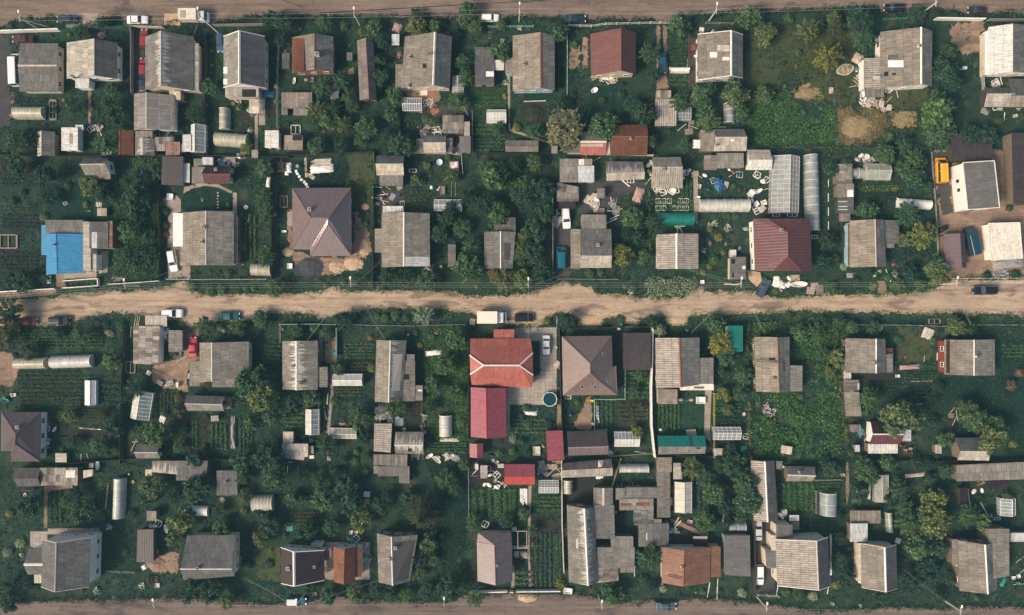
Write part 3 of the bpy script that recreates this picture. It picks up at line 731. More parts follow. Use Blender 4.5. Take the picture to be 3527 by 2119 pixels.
def A(root, x0, y0, x1, y1, z=2.4, fall=0.4, dirn='S', roof='slate', wall='wood', posts=False, edge=None, nm='annex_roof', **ex):
    """lean-to annex that belongs to a building"""
    o = Vector(root['_o']); qs = [(tp(x0,0),tp(y0,0)),(tp(x1,0),tp(y0,1)),(tp(x1,1),tp(y1,1)),(tp(x0,1),tp(y1,0))]
    hi = {'S':(1,1,0,0),'N':(0,0,1,1),'E':(1,0,0,1),'W':(0,1,1,0),'':(0,0,0,0)}[dirn]
    V = [P(x, y, z+fall*h) for (x,y), h in zip(qs, hi)]; F = [(3,2,1,0)]
    fd = {'S':(0,-1),'N':(0,1),'E':(1,0),'W':(-1,0),'':(0,-1)}[dirn]
    roofmesh(V, F, 0.08, fd).build(nm, RF[roof], root, o)
    ins = inset(V, 0.15)
    if posts:
        for p, v in zip(ins, V): MB().box(p.x-0.06,p.x+0.06,p.y-0.06,p.y+0.06,0,v.z-0.07).build('post', WOODD, root, o)
    else:
        w = MB(); w.add([(p.x,p.y,0) for p in ins]+[(p.x,p.y,v.z-0.1) for p,v in zip(ins,V)], [(0,1,2,3),(7,6,5,4)]+[((i+1)%4,i,4+i,4+(i+1)%4) for i in range(4)])
        w.build('annex_wall', WL[wall], root, o)
    if edge:
        m = MB()
        for i in range(4): m.tube(V[i]+Vector((0,0,.03)), V[(i+1)%4]+Vector((0,0,.03)), 0.09, n=4)
        m.build('roof_edge', edge, root, o)
    extras(root, o, V, F, z, **ex); foot(V, 0)
def AG(root, x0, y0, x1, y1, ax, ridge, he, dz, roof, wall='cream', cap=None):
    """gabled wing of a building (parts of that building)"""
    n = len(THINGS); r2 = H(None, 'wing', x0, y0, x1, y1, ax, ridge, he, dz, roof, wall, cat='wing', cap=cap, win=0, lm=False)
    del THINGS[n:]
    d = Vector(r2['_o']) - Vector(root['_o'])
    for c in list(r2.children):
        c.data.transform(Matrix.Translation(d)); c.parent = root
        if not c.name.startswith('ridge'): c.name = 'wing_'+c.name.split('.')[0]
        for g in c.children: g.data.transform(Matrix.Translation(d))
    bpy.data.objects.remove(r2)
def PR(key, label, V, F, wallpoly, he, roof='mauve', wall='cream', cat='house', name=None, caps=(), cap=None, win=2, lm=True, **ex):
    """free roof: V = [(px,py,z)], F = faces"""
    W = [P(*v) for v in V]; wp = [P(x, y, he) for x, y in wallpoly]
    c = sum(wp, Vector((0,0,0)))/len(wp); o = Vector((c.x,c.y,0))
    xs = [p[0] for p in wallpoly]; ys = [p[1] for p in wallpoly]
    root = thing(name or cat, label, cat, o, None, src((min(xs)+max(xs))/2,(min(ys)+max(ys))/2)); root['_lk'] = key
    roofmesh(W, F, 0.09).build('roof', RF[roof], root, o)
    cen = Vector((c.x,c.y)); ins = []
    n = len(wp); area = sum(wp[i].x*wp[(i+1)%n].y-wp[(i+1)%n].x*wp[i].y for i in range(n))
    for i in range(n):                      # proper offset inward
        p = wp[i].xy; a = wp[i-1].xy; b = wp[(i+1)%n].xy
        n1 = Vector((-(p-a).y,(p-a).x)).normalized(); n2 = Vector((-(b-p).y,(b-p).x)).normalized()
        if area < 0: n1 = -n1; n2 = -n2
        ins.append(p+(n1+n2)*0.4/max(0.4, 1+n1.dot(n2)))
    MB().prism(ins, 0, he-0.05).build('wall', WL[wall], root, o)
    if win:
        for i in range(n):
            p, q = ins[i], ins[(i+1)%n]
            if (q-p).length < 3: continue
            nv = Vector(((q-p).y, -(q-p).x, 0)).normalized()
            if area < 0: nv = -nv
            if nv.dot(Vector((-c.x,-c.y,0))) > 8: windows(root, o, p, q, 1.6, nv, min(win+1, int((q-p).length/2.4)), WHITE)
    if cap:
        m = MB()
        for (i, j, r) in caps: m.tube(W[i]+Vector((0,0,0.02)), W[j]+Vector((0,0,0.02)), r, n=6)
        m.build('ridge_cap', cap, root, o)
    extras(root, o, W, F, he+1.5, **ex)
    foot(wp)
    if lm: landmark(key, (min(xs)+max(xs))/2, (min(ys)+max(ys))/2, (max(xs)-min(xs))/2, (max(ys)-min(ys))/2)
    root['_o'] = list(o); return root
# ------------------------------------------------------------------ greenhouses
def TUN(label, x0, y0, x1, y1, ax, h=1.9, mat=None, ribs=3, rot=0.0, rib=None, name='greenhouse', cat='greenhouse', group=None, key=None):
    """arched tunnel; ax = the long axis"""
    mat = mat or POLY; rib = rib or paint((0.80,0.78,0.70), 0.5, 0.1, 'pale rib')
    c = P((x0+x1)/2, (y0+y1)/2, h*0.5); kx = S/2.47
    L = (x1-x0)*kx if ax == 'h' else (y1-y0)*kx; W = (y1-y0)*kx if ax == 'h' else (x1-x0)*kx
    o = Vector((c.x, c.y, 0)); rz = R(-rot) + (0 if ax == 'h' else math.pi/2)
    root = thing(name, label, cat, o, group, src((x0+x1)/2,(y0+y1)/2)); root.rotation_euler = (0,0,rz)
    ns = 12; prof = [(W/2*math.cos(math.pi*i/ns), h*math.sin(math.pi*i/ns)**0.75) for i in range(ns+1)]
    m = MB(); nl = max(2, ribs*2)
    pts = [(-L/2+L*j/nl, y, z+(0.02*math.sin(j*2.1) if 0 < j < nl else 0)) for j in range(nl+1) for (y,z) in prof]
    m.add(pts, [(j*(ns+1)+i,(j+1)*(ns+1)+i,(j+1)*(ns+1)+i+1,j*(ns+1)+i+1) for j in range(nl) for i in range(ns)])
    m.build('cover', mat, root, (0,0,0), True)
    for s in (-1, 1):
        e = MB(); e.add([(s*L/2, y, z) for y, z in prof], [tuple(range(ns+1))]); e.build('end_wall', mat, root)
    for j in range(ribs+1):
        x = -L/2+L*j/ribs; e = MB()
        for i in range(ns): e.tube((x,prof[i][0]*1.01,prof[i][1]*1.01+.015),(x,prof[i+1][0]*1.01,prof[i+1][1]*1.01+.015),0.045,n=4)
        e.build('rib', rib, root)
    foot([c+Vector((a*(x1-x0)*kx/2, b*(y1-y0)*kx/2, 0)) for a in (-1,1) for b in (-1,1)], 0)
    if key: landmark(key, (x0+x1)/2, (y0+y1)/2, (x1-x0)/2, (y1-y0)/2)
    return root
def GGH(label, x0, y0, x1, y1, ax, ridge=None, he=1.3, dz=0.9, mat=None, nb=5, rot=0.0, fr=None, name='greenhouse', cat='greenhouse', key=None, half=None, cross=1, fw=0.05):
    """gabled greenhouse of panes in a frame; half = second cover material"""
    mat = mat or POLYC; fr = fr or WHITE; kx = S/2.47
    c = P((x0+x1)/2, (y0+y1)/2, he); L = (x1-x0)*kx if ax == 'h' else (y1-y0)*kx; W = (y1-y0)*kx if ax == 'h' else (x1-x0)*kx
    o = Vector((c.x,c.y,0)); rz = R(-rot)+(0 if ax == 'h' else math.pi/2)
    root = thing(name, label, cat, o, None, src((x0+x1)/2,(y0+y1)/2)); root.rotation_euler = (0,0,rz)
    r = 0.0
    if ridge is not None:
        r = (((y0+y1)/2-ridge) if ax == 'h' else ((x0+x1)/2-ridge))*kx
    hr = he+dz
    for s, mt in ((1, mat), (-1, half or mat)):
        m = MB(); m.add([(-L/2,s*W/2,0.0),(L/2,s*W/2,0.0),(L/2,s*W/2,he),(-L/2,s*W/2,he),(-L/2,r,hr),(L/2,r,hr)], [(0,1,2,3),(3,2,5,4)])
        m.build('cover', mt, root)
    for s in (-1,1):
        m = MB(); m.add([(s*L/2,-W/2,0),(s*L/2,W/2,0),(s*L/2,W/2,he),(s*L/2,r,hr),(s*L/2,-W/2,he)], [(0,1,2,3,4)]); m.build('end_wall', mat, root)
    m = MB()
    for i in range(nb+1):
        x = -L/2+L*i/nb
        m.tube((x,-W/2-.02,0),(x,-W/2-.02,he+.02),fw,n=4); m.tube((x,W/2+.02,0),(x,W/2+.02,he+.02),fw,n=4)
        m.tube((x,-W/2-.02,he+.02),(x,r,hr+.03),fw,n=4); m.tube((x,W/2+.02,he+.02),(x,r,hr+.03),fw,n=4)
    m.tube((-L/2,r,hr+.03),(L/2,r,hr+.03),fw*1.5,n=4)
    for s in (-1,1):
        m.tube((-L/2,s*W/2,he+.02),(L/2,s*W/2,he+.02),fw,n=4)
        for q in range(1, cross):
            t = q/cross; m.tube((-L/2,s*W/2*(1-t)+r*t,he+dz*t+.03),(L/2,s*W/2*(1-t)+r*t,he+dz*t+.03),fw*0.7,n=4)
    m.build('frame', fr, root)
    foot([c+Vector((a*(x1-x0)*kx/2, b*(y1-y0)*kx/2, 0)) for a in (-1,1) for b in (-1,1)], 0)
    if key: landmark(key, (x0+x1)/2, (y0+y1)/2, (x1-x0)/2, (y1-y0)/2)
    return root
# ------------------------------------------------------------------ buildings, tile by tile
CAPW = paint((0.72,0.69,0.62),0.7,0.2,'white ridge'); CAPP = paint((0.50,0.44,0.37),0.8,0.3,'pale ridge'); CAPR = paint((0.24,0.085,0.05),0.7,0.3,'rust ridge')
tile('A0')
h = H('house with the white minibus','dark flat-looking slate house beside the white minibus, top left corner',166,368,495,780,'h',558,2.8,0.55,'slateD','cream',cap=CAPP,capw=.2)
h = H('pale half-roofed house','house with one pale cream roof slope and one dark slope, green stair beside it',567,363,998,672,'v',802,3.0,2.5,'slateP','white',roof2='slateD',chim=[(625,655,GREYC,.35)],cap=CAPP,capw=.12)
A(h,640,665,757,748,2.5,.3,'S','tin','white')
h = H('jagged-ridge grey house','tall grey house with jagged white ridge stains, third in the top row',1235,313,1648,(765,772),'v',1369,3.4,3.6,'slateW','cream',cap=CAPP,capw=.18)
A(h,1440,775,1535,850,2.3,.3,'S','slateP','cream'); A(h,1640,370,1690,770,3.0,.3,'E','slateP','cream')
h = H('grey house with white ridge and verges','grey house with crisp white ridge and verges, shadowed porch below',1902,310,2253,748,'v',2035,3.6,3.4,'slate','white',cap=CAPW,gab=CAPW,roof2='felt',patch=[(1902,572,1934,626,'white'),(1902,672,1934,718,'white')],ladder=[(2060,560,2225,590)])
A(h,1915,748,2200,830,2.6,.2,'S','slateP','cream',hole=[(2060,760,2178,826)])
h = H('barn with pale roof joints','grey barn whose roof shows a pale grid of joints, below the jagged-ridge house',1140,(800,812),1487,1110,'v',1246,2.6,1.7,'slateJ','white',cap=CAPP,win=0,cat='barn',capw=.2)
S_('', 'low grey lean-to between the pale-jointed barn and its shed',1150,1115,1297,1182,2.0,.2,'S','slate','grey')
H('', 'small grey shed with pale streaked ridge below the pale-jointed barn',1150,1182,1316,1325,'v',1212,2.1,.9,'slateW','wood',cat='shed',cap=CAPP,win=0,lm=False)
S_('', 'dark patched lean-to full of junk right of the streaked shed',1318,1165,1475,1285,1.9,.2,'S','patch','dark',posts=True)
S_('rust striped shed','shed under rust striped corrugated iron',1408,1207,1530,1322,2.0,.3,'S','rustS','wood')
S_('', 'tiny grey shed squeezed between rust striped shed and pale greenhouse',1532,1227,1576,1296,1.8,.2,'S','slate','wood',lm=False)
S_('', 'pale grey flat shed joined to the white and grey greenhouse',1553,1145,1626,1290,2.0,.2,'W','tin','white',lm=False)
GGH('greenhouse with one white slope and one grey glazed slope',1628,1066,1745,1294,'v',1674,1.7,1.2,POLY,4,fr=WHITE,half=POLYC,key='white and grey gabled greenhouse')
H('rust-red narrow shed','narrow rust red gabled shed on the back fence',1002,1112,1136,1318,'v',1022,2.3,.9,'rust','red',cat='shed',win=0,cap=CAPR,capw=.1)
H('dark shed with white ridge stains','dark grey shed with white stains along its left ridge',317,1120,466,1330,'v',354,2.2,.9,'slateW','wood',cat='shed',win=0,roof2='slateD',cap=CAPP,capw=.12)
S_('white corrugated shed','white corrugated flat-roofed shed in the upper left gardens',522,1085,662,1282,2.2,.3,'W','tinW','white',patch=[(590,1135,618,1230,'slateP')])
S_('', 'small pale tin lean-to at the corner of the white corrugated shed',640,1062,708,1110,1.8,.2,'S','tin','grey',lm=False)
TUN('yellowish arched greenhouse below the minibus house',125,905,367,1010,'h',2.1,POLYY,3)
TUN('narrow yellow upright tunnel greenhouse below the house with white verges',1862,925,1952,1098,'v',1.8,POLYY,3)
TUN('long yellowish tunnel greenhouse lying crosswise near the white tin shed',1833,1130,2098,1245,'h',2.1,POLYY,3,rot=4)
S_('white tin shed','square white tin shed with faint rust marks beside a fence',2253,1110,2371,1258,2.3,.2,'W','tinW','white')
S_('', 'little grey corrugated shed at the end of a concrete path',2140,1275,2196,1345,1.8,.2,'S','slate','wood',lm=False)
S_('', 'pale ribbed canopy beside a pinkish concrete strip',2120,845,2203,965,2.1,.3,'W','slateP','white',lm=False,posts=True,cat='canopy')
S_('', 'grey panelled small shed in the gap right of the white-verged house',2400,450,2462,585,2.0,.2,'S','slateD','grey',lm=False)
tile('A1')
h = H('rust-panelled house','house with rust red left roof panels and a white chimney',410,(318,312),760,(624,612),'v',602,3.0,2.2,'slateB','brick',roof2='slate',cap=CAPR,capw=.1,patch=[(412,325,514,620,'rust'),(414,395,514,440,'rustS')],chim=[(625,468,WHITE,.8),(440,572,WHITE,.5)],ladder=[(612,440,752,445)])
S_('', 'dark broken-framed lean-to with pale rafters below the rust-panelled house',320,786,580,925,1.9,.3,'S','woodG','dark',patch=[(475,786,512,836,'tinW')])
S_('', 'reddish grey corrugated low shed under the broken-framed lean-to',420,925,545,982,1.8,.2,'S','slateB','wood',lm=False)
S_('', 'tiny grey shed left of the reddish corrugated shed',318,918,372,978,1.8,.2,'S','slate','wood',lm=False)
S_('', 'half rusty mossy shed overhung by branches',342,1150,500,1275,2.0,.3,'S','slateB','wood',hole=[(415,1152,495,1195)])
S_('', 'dark shed hidden among trees below the rust-panelled house',735,740,806,860,2.1,.2,'S','slateD','dark',lm=False)
H('long brown-ridged barn','long narrow grey barn with brown ridge among trees',(962,985),(345,338),(1100,1130),855,'v',(1038,1066),2.5,1.4,'slateB','wood',cat='barn',win=0,roof2='slateD',cap=CAPR,capw=.12)
h = H('broad house with long white ridge','broad grey house with a long white ridge and a small rooftop ladder',(1370,1338),310,(1770,1752),(750,754),'v',(1626,1610),3.2,2.6,'slateB','cream',cap=CAPW,roof2='slate',chim=[(1412,492,GREYC,.5),(1402,735,WHITE,.5)],hole=[(1520,542,1552,580)],ladder=[(1570,458,1622,448)])
A(h,1290,548,1372,750,2.5,.4,'W','slateB','cream')
S_('', 'pale blue tin lean-to above a pink flowering bush',1258,290,1322,385,1.9,.2,'S','tin','wood',lm=False)
S_('flat grey garage under the vine','flat grey garage half covered by a green vine',1965,402,2130,722,2.4,.15,'S','slateD','grey','garage',patch=[(2060,608,2126,652,'white')])
S_('', 'leaning white board roof between garage and house',2122,510,2213,598,2.0,.3,'S','tinW','white',lm=False,posts=True,cat='canopy')
GGH('small striped canopy with pale strips beside the broad white-ridged house',1775,650,1868,785,'v',None,1.6,.3,POLYC,7,fr=PALE)
GGH('bluish cold frame with pale bars below the broad white-ridged house',1352,835,1512,942,'h',None,1.3,.5,GCL,8,fr=WHITE)
GGH('white-barred glasshouse above a green vegetable plot',2068,935,2229,1045,'h',970,1.5,1.0,POLY,6,fr=WHITE,cross=3,key='white-barred glasshouse')
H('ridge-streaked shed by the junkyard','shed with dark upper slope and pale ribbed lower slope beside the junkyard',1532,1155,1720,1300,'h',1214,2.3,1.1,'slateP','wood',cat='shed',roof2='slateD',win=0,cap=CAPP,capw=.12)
S_('', 'dark flat lean-to left of the ridge-streaked shed',1465,1180,1532,1296,1.9,.1,'S','felt','dark',lm=False)
S_('', 'patchwork junk roof with planks on top, upper part of the junkyard',1690,980,1870,1135,2.2,.2,'S','patch','wood')
S_('', 'flat grey lower roof at the right end of the junkyard',1832,1160,1930,1300,2.2,.1,'S','felt','grey',lm=False)
S_('', 'narrow pale slate strip roof on the right junkyard edge',1872,1036,1922,1180,2.0,.15,'E','slateP','grey',lm=False)
S_('', 'small cluttered lean-to between the streaked shed and grey junkyard roof',1722,1175,1775,1310,2.0,.15,'S','patch','wood',lm=False)
S_('', 'narrow dark shed beside the long brown-ridged barn',875,447,922,515,1.9,.1,'S','slateD','dark',lm=False)
tile('A2')
h = H('house with rust ridge and pale blue wall','grey house with rust brown ridge and a pale blue gable wall',212,(305,300),570,(777,770),'v',(450,454),3.1,2.0,'slateB','blue',roof2='slate',cap=CAPR,capw=.25,chim=[(308,552,BRICK,.6)])
A(h,148,490,214,622,2.6,.3,'W','slateB','blue')
h = H('plain red-brown metal house','house with a plain dark red-brown metal roof',(873,880),(287,278),(1262,1257),(645,632),'v',1135,3.3,3.0,'brownM','cream',chim=[],gab=None,cap=paint((0.17,0.06,0.045),.5,.1,'brown ridge'),capw=.12)
h = H('white-patched house','grey house with a white ridge and several white roof patches',1785,(292,296),2170,(682,666),'v',2073,3.2,2.4,'slateB','white',roof2='slate',cap=CAPW,gab=CAPW,patch=[(1890,446,1950,490,'white'),(1955,385,2058,438,'slateP'),(1995,487,2060,514,'tinW')],chim=[(1915,272,WHITE,.4)])
S_('', 'small rust red box shed left of the white-patched house',1730,375,1773,430,1.8,.1,'S','rust','red',lm=False)
TUN('white cloth canopy tunnel between two garden posts',1550,570,1712,618,'h',1.4,CLOTH,3,name='canopy',cat='canopy')
S_('corrugated grey shed with frame annex','long corrugated grey shed beside an open glazed frame',1425,842,1605,1072,2.3,.2,'S','slateR','wood')
S_('', 'rough grey lean-to above the corrugated shed',1433,768,1560,843,2.0,.2,'S','patch','wood',lm=False)
GGH('open white glazed frame right of the corrugated shed',1605,910,1728,1022,'h',None,1.4,.4,GCL,5,fr=PALE,cross=2)
TUN('silvery tunnel greenhouse half under a tree',2014,880,2102,1042,'v',1.9,POLYC,3)
H('big rusty red shed','big rusty red gabled shed with a small white chimney',(1052,1040),(1066,1058),1356,1322,'h',1160,2.5,1.2,'rust','brick',cat='shed',win=0,chim=[(1213,1183,WHITE,.4)],cap=CAPR,capw=.1)
h = H('red-fronted shed','shed with dark top slope and red sheets along its front',785,1122,1005,1316,'h',1205,2.3,1.0,'redtile','white',cat='shed',win=0,roof2='slateD',cap=CAPW,capw=.2,patch=[(795,1222,985,1248,'slateP')])
S_('', 'white plank strip roof between the two red sheds',985,1205,1042,1312,2.1,.15,'S','woodP','white',lm=False)
S_('', 'dark flat shed under the pale willow tree',640,1185,786,1300,2.1,.1,'S','felt','dark')
H('double grey shed by the slab path','low double grey shed with tin panels at the end of the slab path',150,1195,430,1292,'h',1242,2.0,.6,'slate','dark',cat='shed',win=0,cap=CAPR,capw=.1)
S_('', 'small leaning shed at the foot of the willow',540,1240,595,1306,1.9,.1,'S','slate','wood',lm=False)
h = H('grey gabled shed with white ridge board','grey gabled shed with a pale front slope and ridge board',1925,1098,(2180,2200),1285,'h',1168,2.5,1.5,'slateP','white',cat='shed',win=0,roof2='felt',cap=CAPP,capw=.15,patch=[(2065,1180,2098,1205,'tinW')],chim=[(1942,1240,GREYC,.3)])
A(h,1808,1105,1930,1288,2.2,.15,'S','slateB','wood')
S_('', 'white flat box shed left of the white ridge board shed',1748,1190,1810,1262,1.7,.05,'S','white','white',lm=False)
tile('A3')
h = H('holed-roof house','large grey house with a dark hole and white patch in its roof',1247,(272,262),(1690,1686),(755,735),'v',1598,3.2,2.4,'slateB','white',roof2='slate',cap=CAPW,patch=[(1314,515,1444,572,'white'),(1314,468,1402,505,'slateD'),(1185,650,1248,675,'tin')],hole=[(1280,612,1315,648),(1345,622,1380,640)],chim=[(1572,398,WHITE,.4)])
A(h,1108,495,1252,755,2.9,.25,'W','slateR','white'); A(h,1115,750,1282,828,2.2,.2,'S','woodG','white',posts=True)
h = H('white-sloped house at the right edge','house with one white roof slope at the right edge of the photo',2168,(230,222),2580,(636,628),'v',2377,3.0,1.8,'tinW','white',roof2='slateD')
A(h,2138,270,2172,636,2.2,.2,'W','white','cream')
H('pale-fronted shed at the right edge','shed with pale corrugated front slope below the white-sloped house',2130,(745,745),2366,910,'h',800,2.2,1.1,'slateP','dark',cat='shed',win=0,roof2='slateD',cap=CAPP,capw=.15)
H(None,'reddish grey shed cut by the right edge beside the pale-fronted shed',2338,672,2560,912,'h',812,2.3,1.1,'slateB','dark',cat='shed',win=0,roof2='slateD',lm=False)
tile('B0')
h = H('small grey shed-house','small gabled grey house with crumbling pale front in the left gardens',(712,725),88,(920,942),(232,224),'h',(138,134),3.0,1.9,'slate','white',roof2='slateD',cap=CAPP,capw=.14)
A(h,820,222,940,266,2.0,.15,'S','slateB','wood')
h = H('bright blue-roofed house','house with a bright blue metal roof',394,732,732,(1080,1062),'v',(478,488),3.2,.9,'blue','white',chim=[(465,825,WHITE,.4)],cap=paint((0.03,0.22,0.46),.5,.1,'blue ridge'),capw=.1)
A(h,386,612,706,748,2.7,.15,'N','slate','white'); A(h,352,655,394,910,2.4,.2,'W','blue','white')
A(h,706,628,772,1045,3.1,.2,'E','woodP','white'); A(h,735,900,820,1045,2.7,.2,'E','woodP','white'); A(h,760,628,920,856,3.4,.1,'S','slateD','white',patch=[(780,715,828,852,'tin')]); A(h,914,622,957,856,3.2,.1,'E','rustS','brick')
S_('big chocolate flat barn','big flat chocolate brown barn beside an overgrown plot',(1380,1372),72,1558,(312,318),2.8,.3,'S','choc','dark','barn')
S_('', 'pale glazed canopy along the chocolate barn',1557,130,1614,295,2.2,.2,'E','tinW','white',lm=False,posts=True,cat='canopy')
h = H('burgundy shed with cream gable','burgundy metal gabled shed with a white chimney and cream gable end',1740,(152,152),(1975,1962),(302,298),'h',222,2.4,1.5,'burg','cream',cat='shed',win=0,roof2='wine',chim=[(1843,186,BRICK,.5)],cap=CAPR,capw=.1)
A(h,1632,160,1742,302,2.3,.7,'S','slateB','cream')
S_('', 'small grey box roof left above the burgundy shed',1648,90,1722,165,1.9,.1,'S','slate','wood',lm=False)
S_('', 'small pale tin box roof above the burgundy shed',1722,78,1813,145,2.0,.1,'S','tin','wood',lm=False)
h = H('wide house with white flat annex','wide grey house with a long white flat annex on its left',1555,(548,540),1990,1000,'v',1752,3.1,1.9,'slateB','cream',roof2='slate',cap=CAPP,capw=.16,chim=[(1735,676,WHITE,.6),(1720,800,WHITE,.55)])
A(h,1472,555,1556,838,2.7,.1,'W','white','white'); A(h,1532,842,1560,1000,2.6,.2,'W','slateB','cream'); A(h,1986,575,2024,985,2.4,.3,'E','slateB','brick')
TUN('stubby yellowish tunnel greenhouse by the middle road',2142,980,2302,1085,'h',2.0,POLYY,3,rot=2)
S_('', 'small square roof of grey boards above the blue-roofed house',826,512,908,578,1.5,.05,'S','slateP','wood',lm=False)
tile('B1')
zr = 6.7
PR('mauve hip-roofed house','big mauve brown hip-roofed house with a projecting front wing',[(412,340,3),(912,338,3),(915,918,3),(566,920,3),(561,864,3),(412,862,3),(567,592,zr),(718,595,zr),(718,650,zr-.5)],
   [(0,6,7,1),(0,5,6),(5,4,7,6),(4,3,8,7),(1,7,8,2),(3,2,8)],[(412,340),(912,338),(915,918),(566,920),(561,864),(412,862)],3.0,'mauve','brick',
   caps=[(0,6,.09),(6,7,.09),(7,1,.09),(5,6,.09),(7,8,.08),(8,3,.09),(8,2,.09)],cap=paint((0.20,0.12,0.11),.5,.1,'mauve ridge'),chim=[(562,525,paint((0.30,0.19,0.16),.6,.1,'mauve chimney'),.7)])
A(bpy.data.objects[THINGS[-1][0].name],370,545,414,660,2.6,.3,'W','mauve','brick')
h = H('shed with tan lower slope','grey shed with tan boarded lower slope in the second row',1130,65,1362,232,'h',135,2.6,1.5,'slateP','wood',cat='shed',win=0,roof2='slateD',cap=CAPP,capw=.1)
A(h,1155,228,1354,320,2.1,.3,'S','slate','wood')
h = H('grey house with white corner panel','grey brown house with a white panel at its lower right roof corner',1172,(558,555),(1580,1584),(1016,1008),'v',1361,3.1,2.0,'slateB','white',roof2='slate',cap=CAPW,capw=.18,patch=[(1370,926,1580,1006,'tinW')])
A(h,1113,685,1176,888,2.6,.3,'W','slateB','white'); A(h,1181,494,1356,560,2.5,.15,'N','tinW','white')
GGH('white-barred cold frame in the second row gardens',1620,440,1852,535,'h',None,1.0,.5,POLYC,6,fr=WHITE,key='white-barred cold frame')
h = H('ribbed house among trees','grey ribbed house with white ridge among dense trees, centre left of photo',2045,(714,716),(2312,2285),1026,'v',2185,3.0,1.4,'slateD','wood',roof2='slate',cap=CAPW,capw=.14)
A(h,2130,650,2312,716,2.5,.3,'N','slateD','wood'); A(h,2235,590,2312,652,2.4,.2,'N','slateD','wood')
S_('', 'dark narrow shed under trees right of the white-cornered house',1735,820,1802,1010,2.2,.2,'W','slateD','dark',lm=False)
tile('B2')
S_('long grey flat shed','long grey flat shed at the top of a cluttered yard',(612,612),90,765,292,2.3,.15,'S','slate','wood')
S_('', 'pale blue tin shed joined to the long grey flat shed',766,150,905,292,2.2,.2,'S','tin','white',patch=[(808,264,858,288,'tinW')])
S_('', 'grey slate roof with a white window panel above the blue tin shed',766,92,888,152,2.1,.1,'S','slate','white',lm=False,patch=[(768,96,818,152,'dirtyW')])
S_('patchwork plank shed','shed roofed with a patchwork of odd grey planks',588,(292,330),775,455,2.2,.2,'S','patch','wood')
S_('', 'dark burgundy canopy above a white estate car',597,455,746,516,2.1,.1,'S','wine','dark',lm=False,posts=True,cat='canopy')
h = H('grey house with tan front slope','grey house with tan front slope and left lean-to beside a blue van',785,690,1050,1020,'h',918,3.0,1.5,'slateP','cream',roof2='slateD',chim=[(937,828,GREYC,.6)],cap=CAPP,capw=.1,patch=[(802,912,842,936,'tinW'),(1015,912,1050,932,'tinW')])
A(h,706,690,790,1026,2.4,.4,'W','slateB','cream'); A(h,796,566,1008,694,2.5,.3,'N','slate','cream')
H('white-fringed dark shed','shed with dark top slope and white streaked front fringe',(1003,1010),(112,118),(1320,1334),(282,266),'h',(215,208),2.3,1.2,'slateP','white',cat='shed',win=0,roof2='slateW',cap=CAPP,capw=.1)
H('ribbed square shed with chimney','square ribbed shed with white chimney pot, clutter all around',1398,(80,76),(1640,1656),342,'h',162,2.6,1.5,'slateR','cream',cat='shed',win=0,roof2='slate',chim=[(1488,184,BRICK,.7)],cap=CAPP,capw=.1)
S_('', 'small grey corrugated kiosk in the cluttered yard',930,342,998,426,2.0,.1,'S','slate','wood',lm=False)
TUN('dark green netted tunnel',1450,545,1748,658,'h',2.2,TEALF,4,key='dark green netted tunnel',rib=paint((0.02,0.22,0.18),.5,.1,'green rib'))
TUN('long white tunnel greenhouse right of the stone path',1802,430,2222,540,'h',2.2,POLY,6,key='long white tunnel greenhouse')
h = H('ribbed white-strip house','square house with deep ribbed roof and one white ridge strip',1438,(735,730),1792,1030,'v',1608,2.9,1.3,'slateR','cream',cap=CAPW,capw=.24)
H(None,'low flat grey shed with pipes on its roof',1842,62,1948,188,'v',1900,2.1,.2,'slateB','wood',cat='shed',win=0,lm=False)
S_('grey shed under crossed wires','grey corrugated shed beneath crossing wires',1948,(42,42),2178,(172,168),2.3,.2,'S','slate','wood')
H('shed with white film front','shed with grey top slope and creamy film front slope',(2208,2208),(15,15),(2400,2414),186,'h',98,2.3,1.2,'tinW','white',cat='shed',win=0,roof2='slateP')
S_('', 'small weathered shed with a pale skylight near the burgundy house',2060,928,2198,1120,2.2,.2,'E','slate','cream',lm=False,hole=[(2072,942,2104,985),(2078,1060,2094,1098)],patch=[(2166,1004,2192,1030,'white')])
S_('', 'pale tilted cover above the small weathered shed',2056,865,2114,930,1.6,.1,'E','tinW','wood',lm=False)
tile('B3')
GGH('large gabled glasshouse of many panes',(318+334)/2,72,(548+560)/2,548,'v',458,2.0,1.5,POLYC,12,rot=1.3,fr=PALE,cross=3,key='large many-paned glasshouse',fw=.07)
TUN('very long narrow silvery tunnel greenhouse',612,62,730,698,'v',2.3,POLYC,9,rot=-1.6,key='very long narrow tunnel')
h = PR('burgundy hip-roofed house','burgundy ribbed hip-roofed house with a white left wall',[(165,600,4.3),(650,600,4.3),(666,1042,4.3),(180,1046,4.3),(460,718,7.2),(463,920,7.2),(284,600,5.4),(572,600,5.45),(575,1046,5.6),(335,1046,5.75)],
   [(0,6,4,5,9,3),(6,7,4),(7,1,2,8,5,4),(9,5,8)],[(165,600),(650,600),(666,1042),(180,1046)],4.3,'burg','white',caps=[(6,4,.08),(4,5,.1),(4,7,.08),(5,8,.08),(5,9,.08)],cap=paint((0.17,0.05,0.05),.5,.1,'burgundy ridge'),chim=[(398,700,BRICK,.6)])
S_('crumpled grey shed','crumpled grey slate shed left of the film tents',870,135,1010,308,2.2,.15,'W','patch','wood')
S_('', 'grey shed with one white panel, middle of the narrow shed row',878,304,1024,418,2.3,.2,'W','slateB','wood',lm=False,patch=[(966,356,1018,416,'white')])
S_('', 'dark bluish striped shed in the narrow shed row',884,416,1022,558,2.1,.2,'W','slateD','dark',lm=False,patch=[(890,452,968,460,'tinW'),(890,494,968,502,'tinW'),(890,520,968,528,'tinW')])
S_('', 'dark brown board shed at the lower end of the shed row',898,558,992,625,2.0,.15,'S','woodG','dark',lm=False)
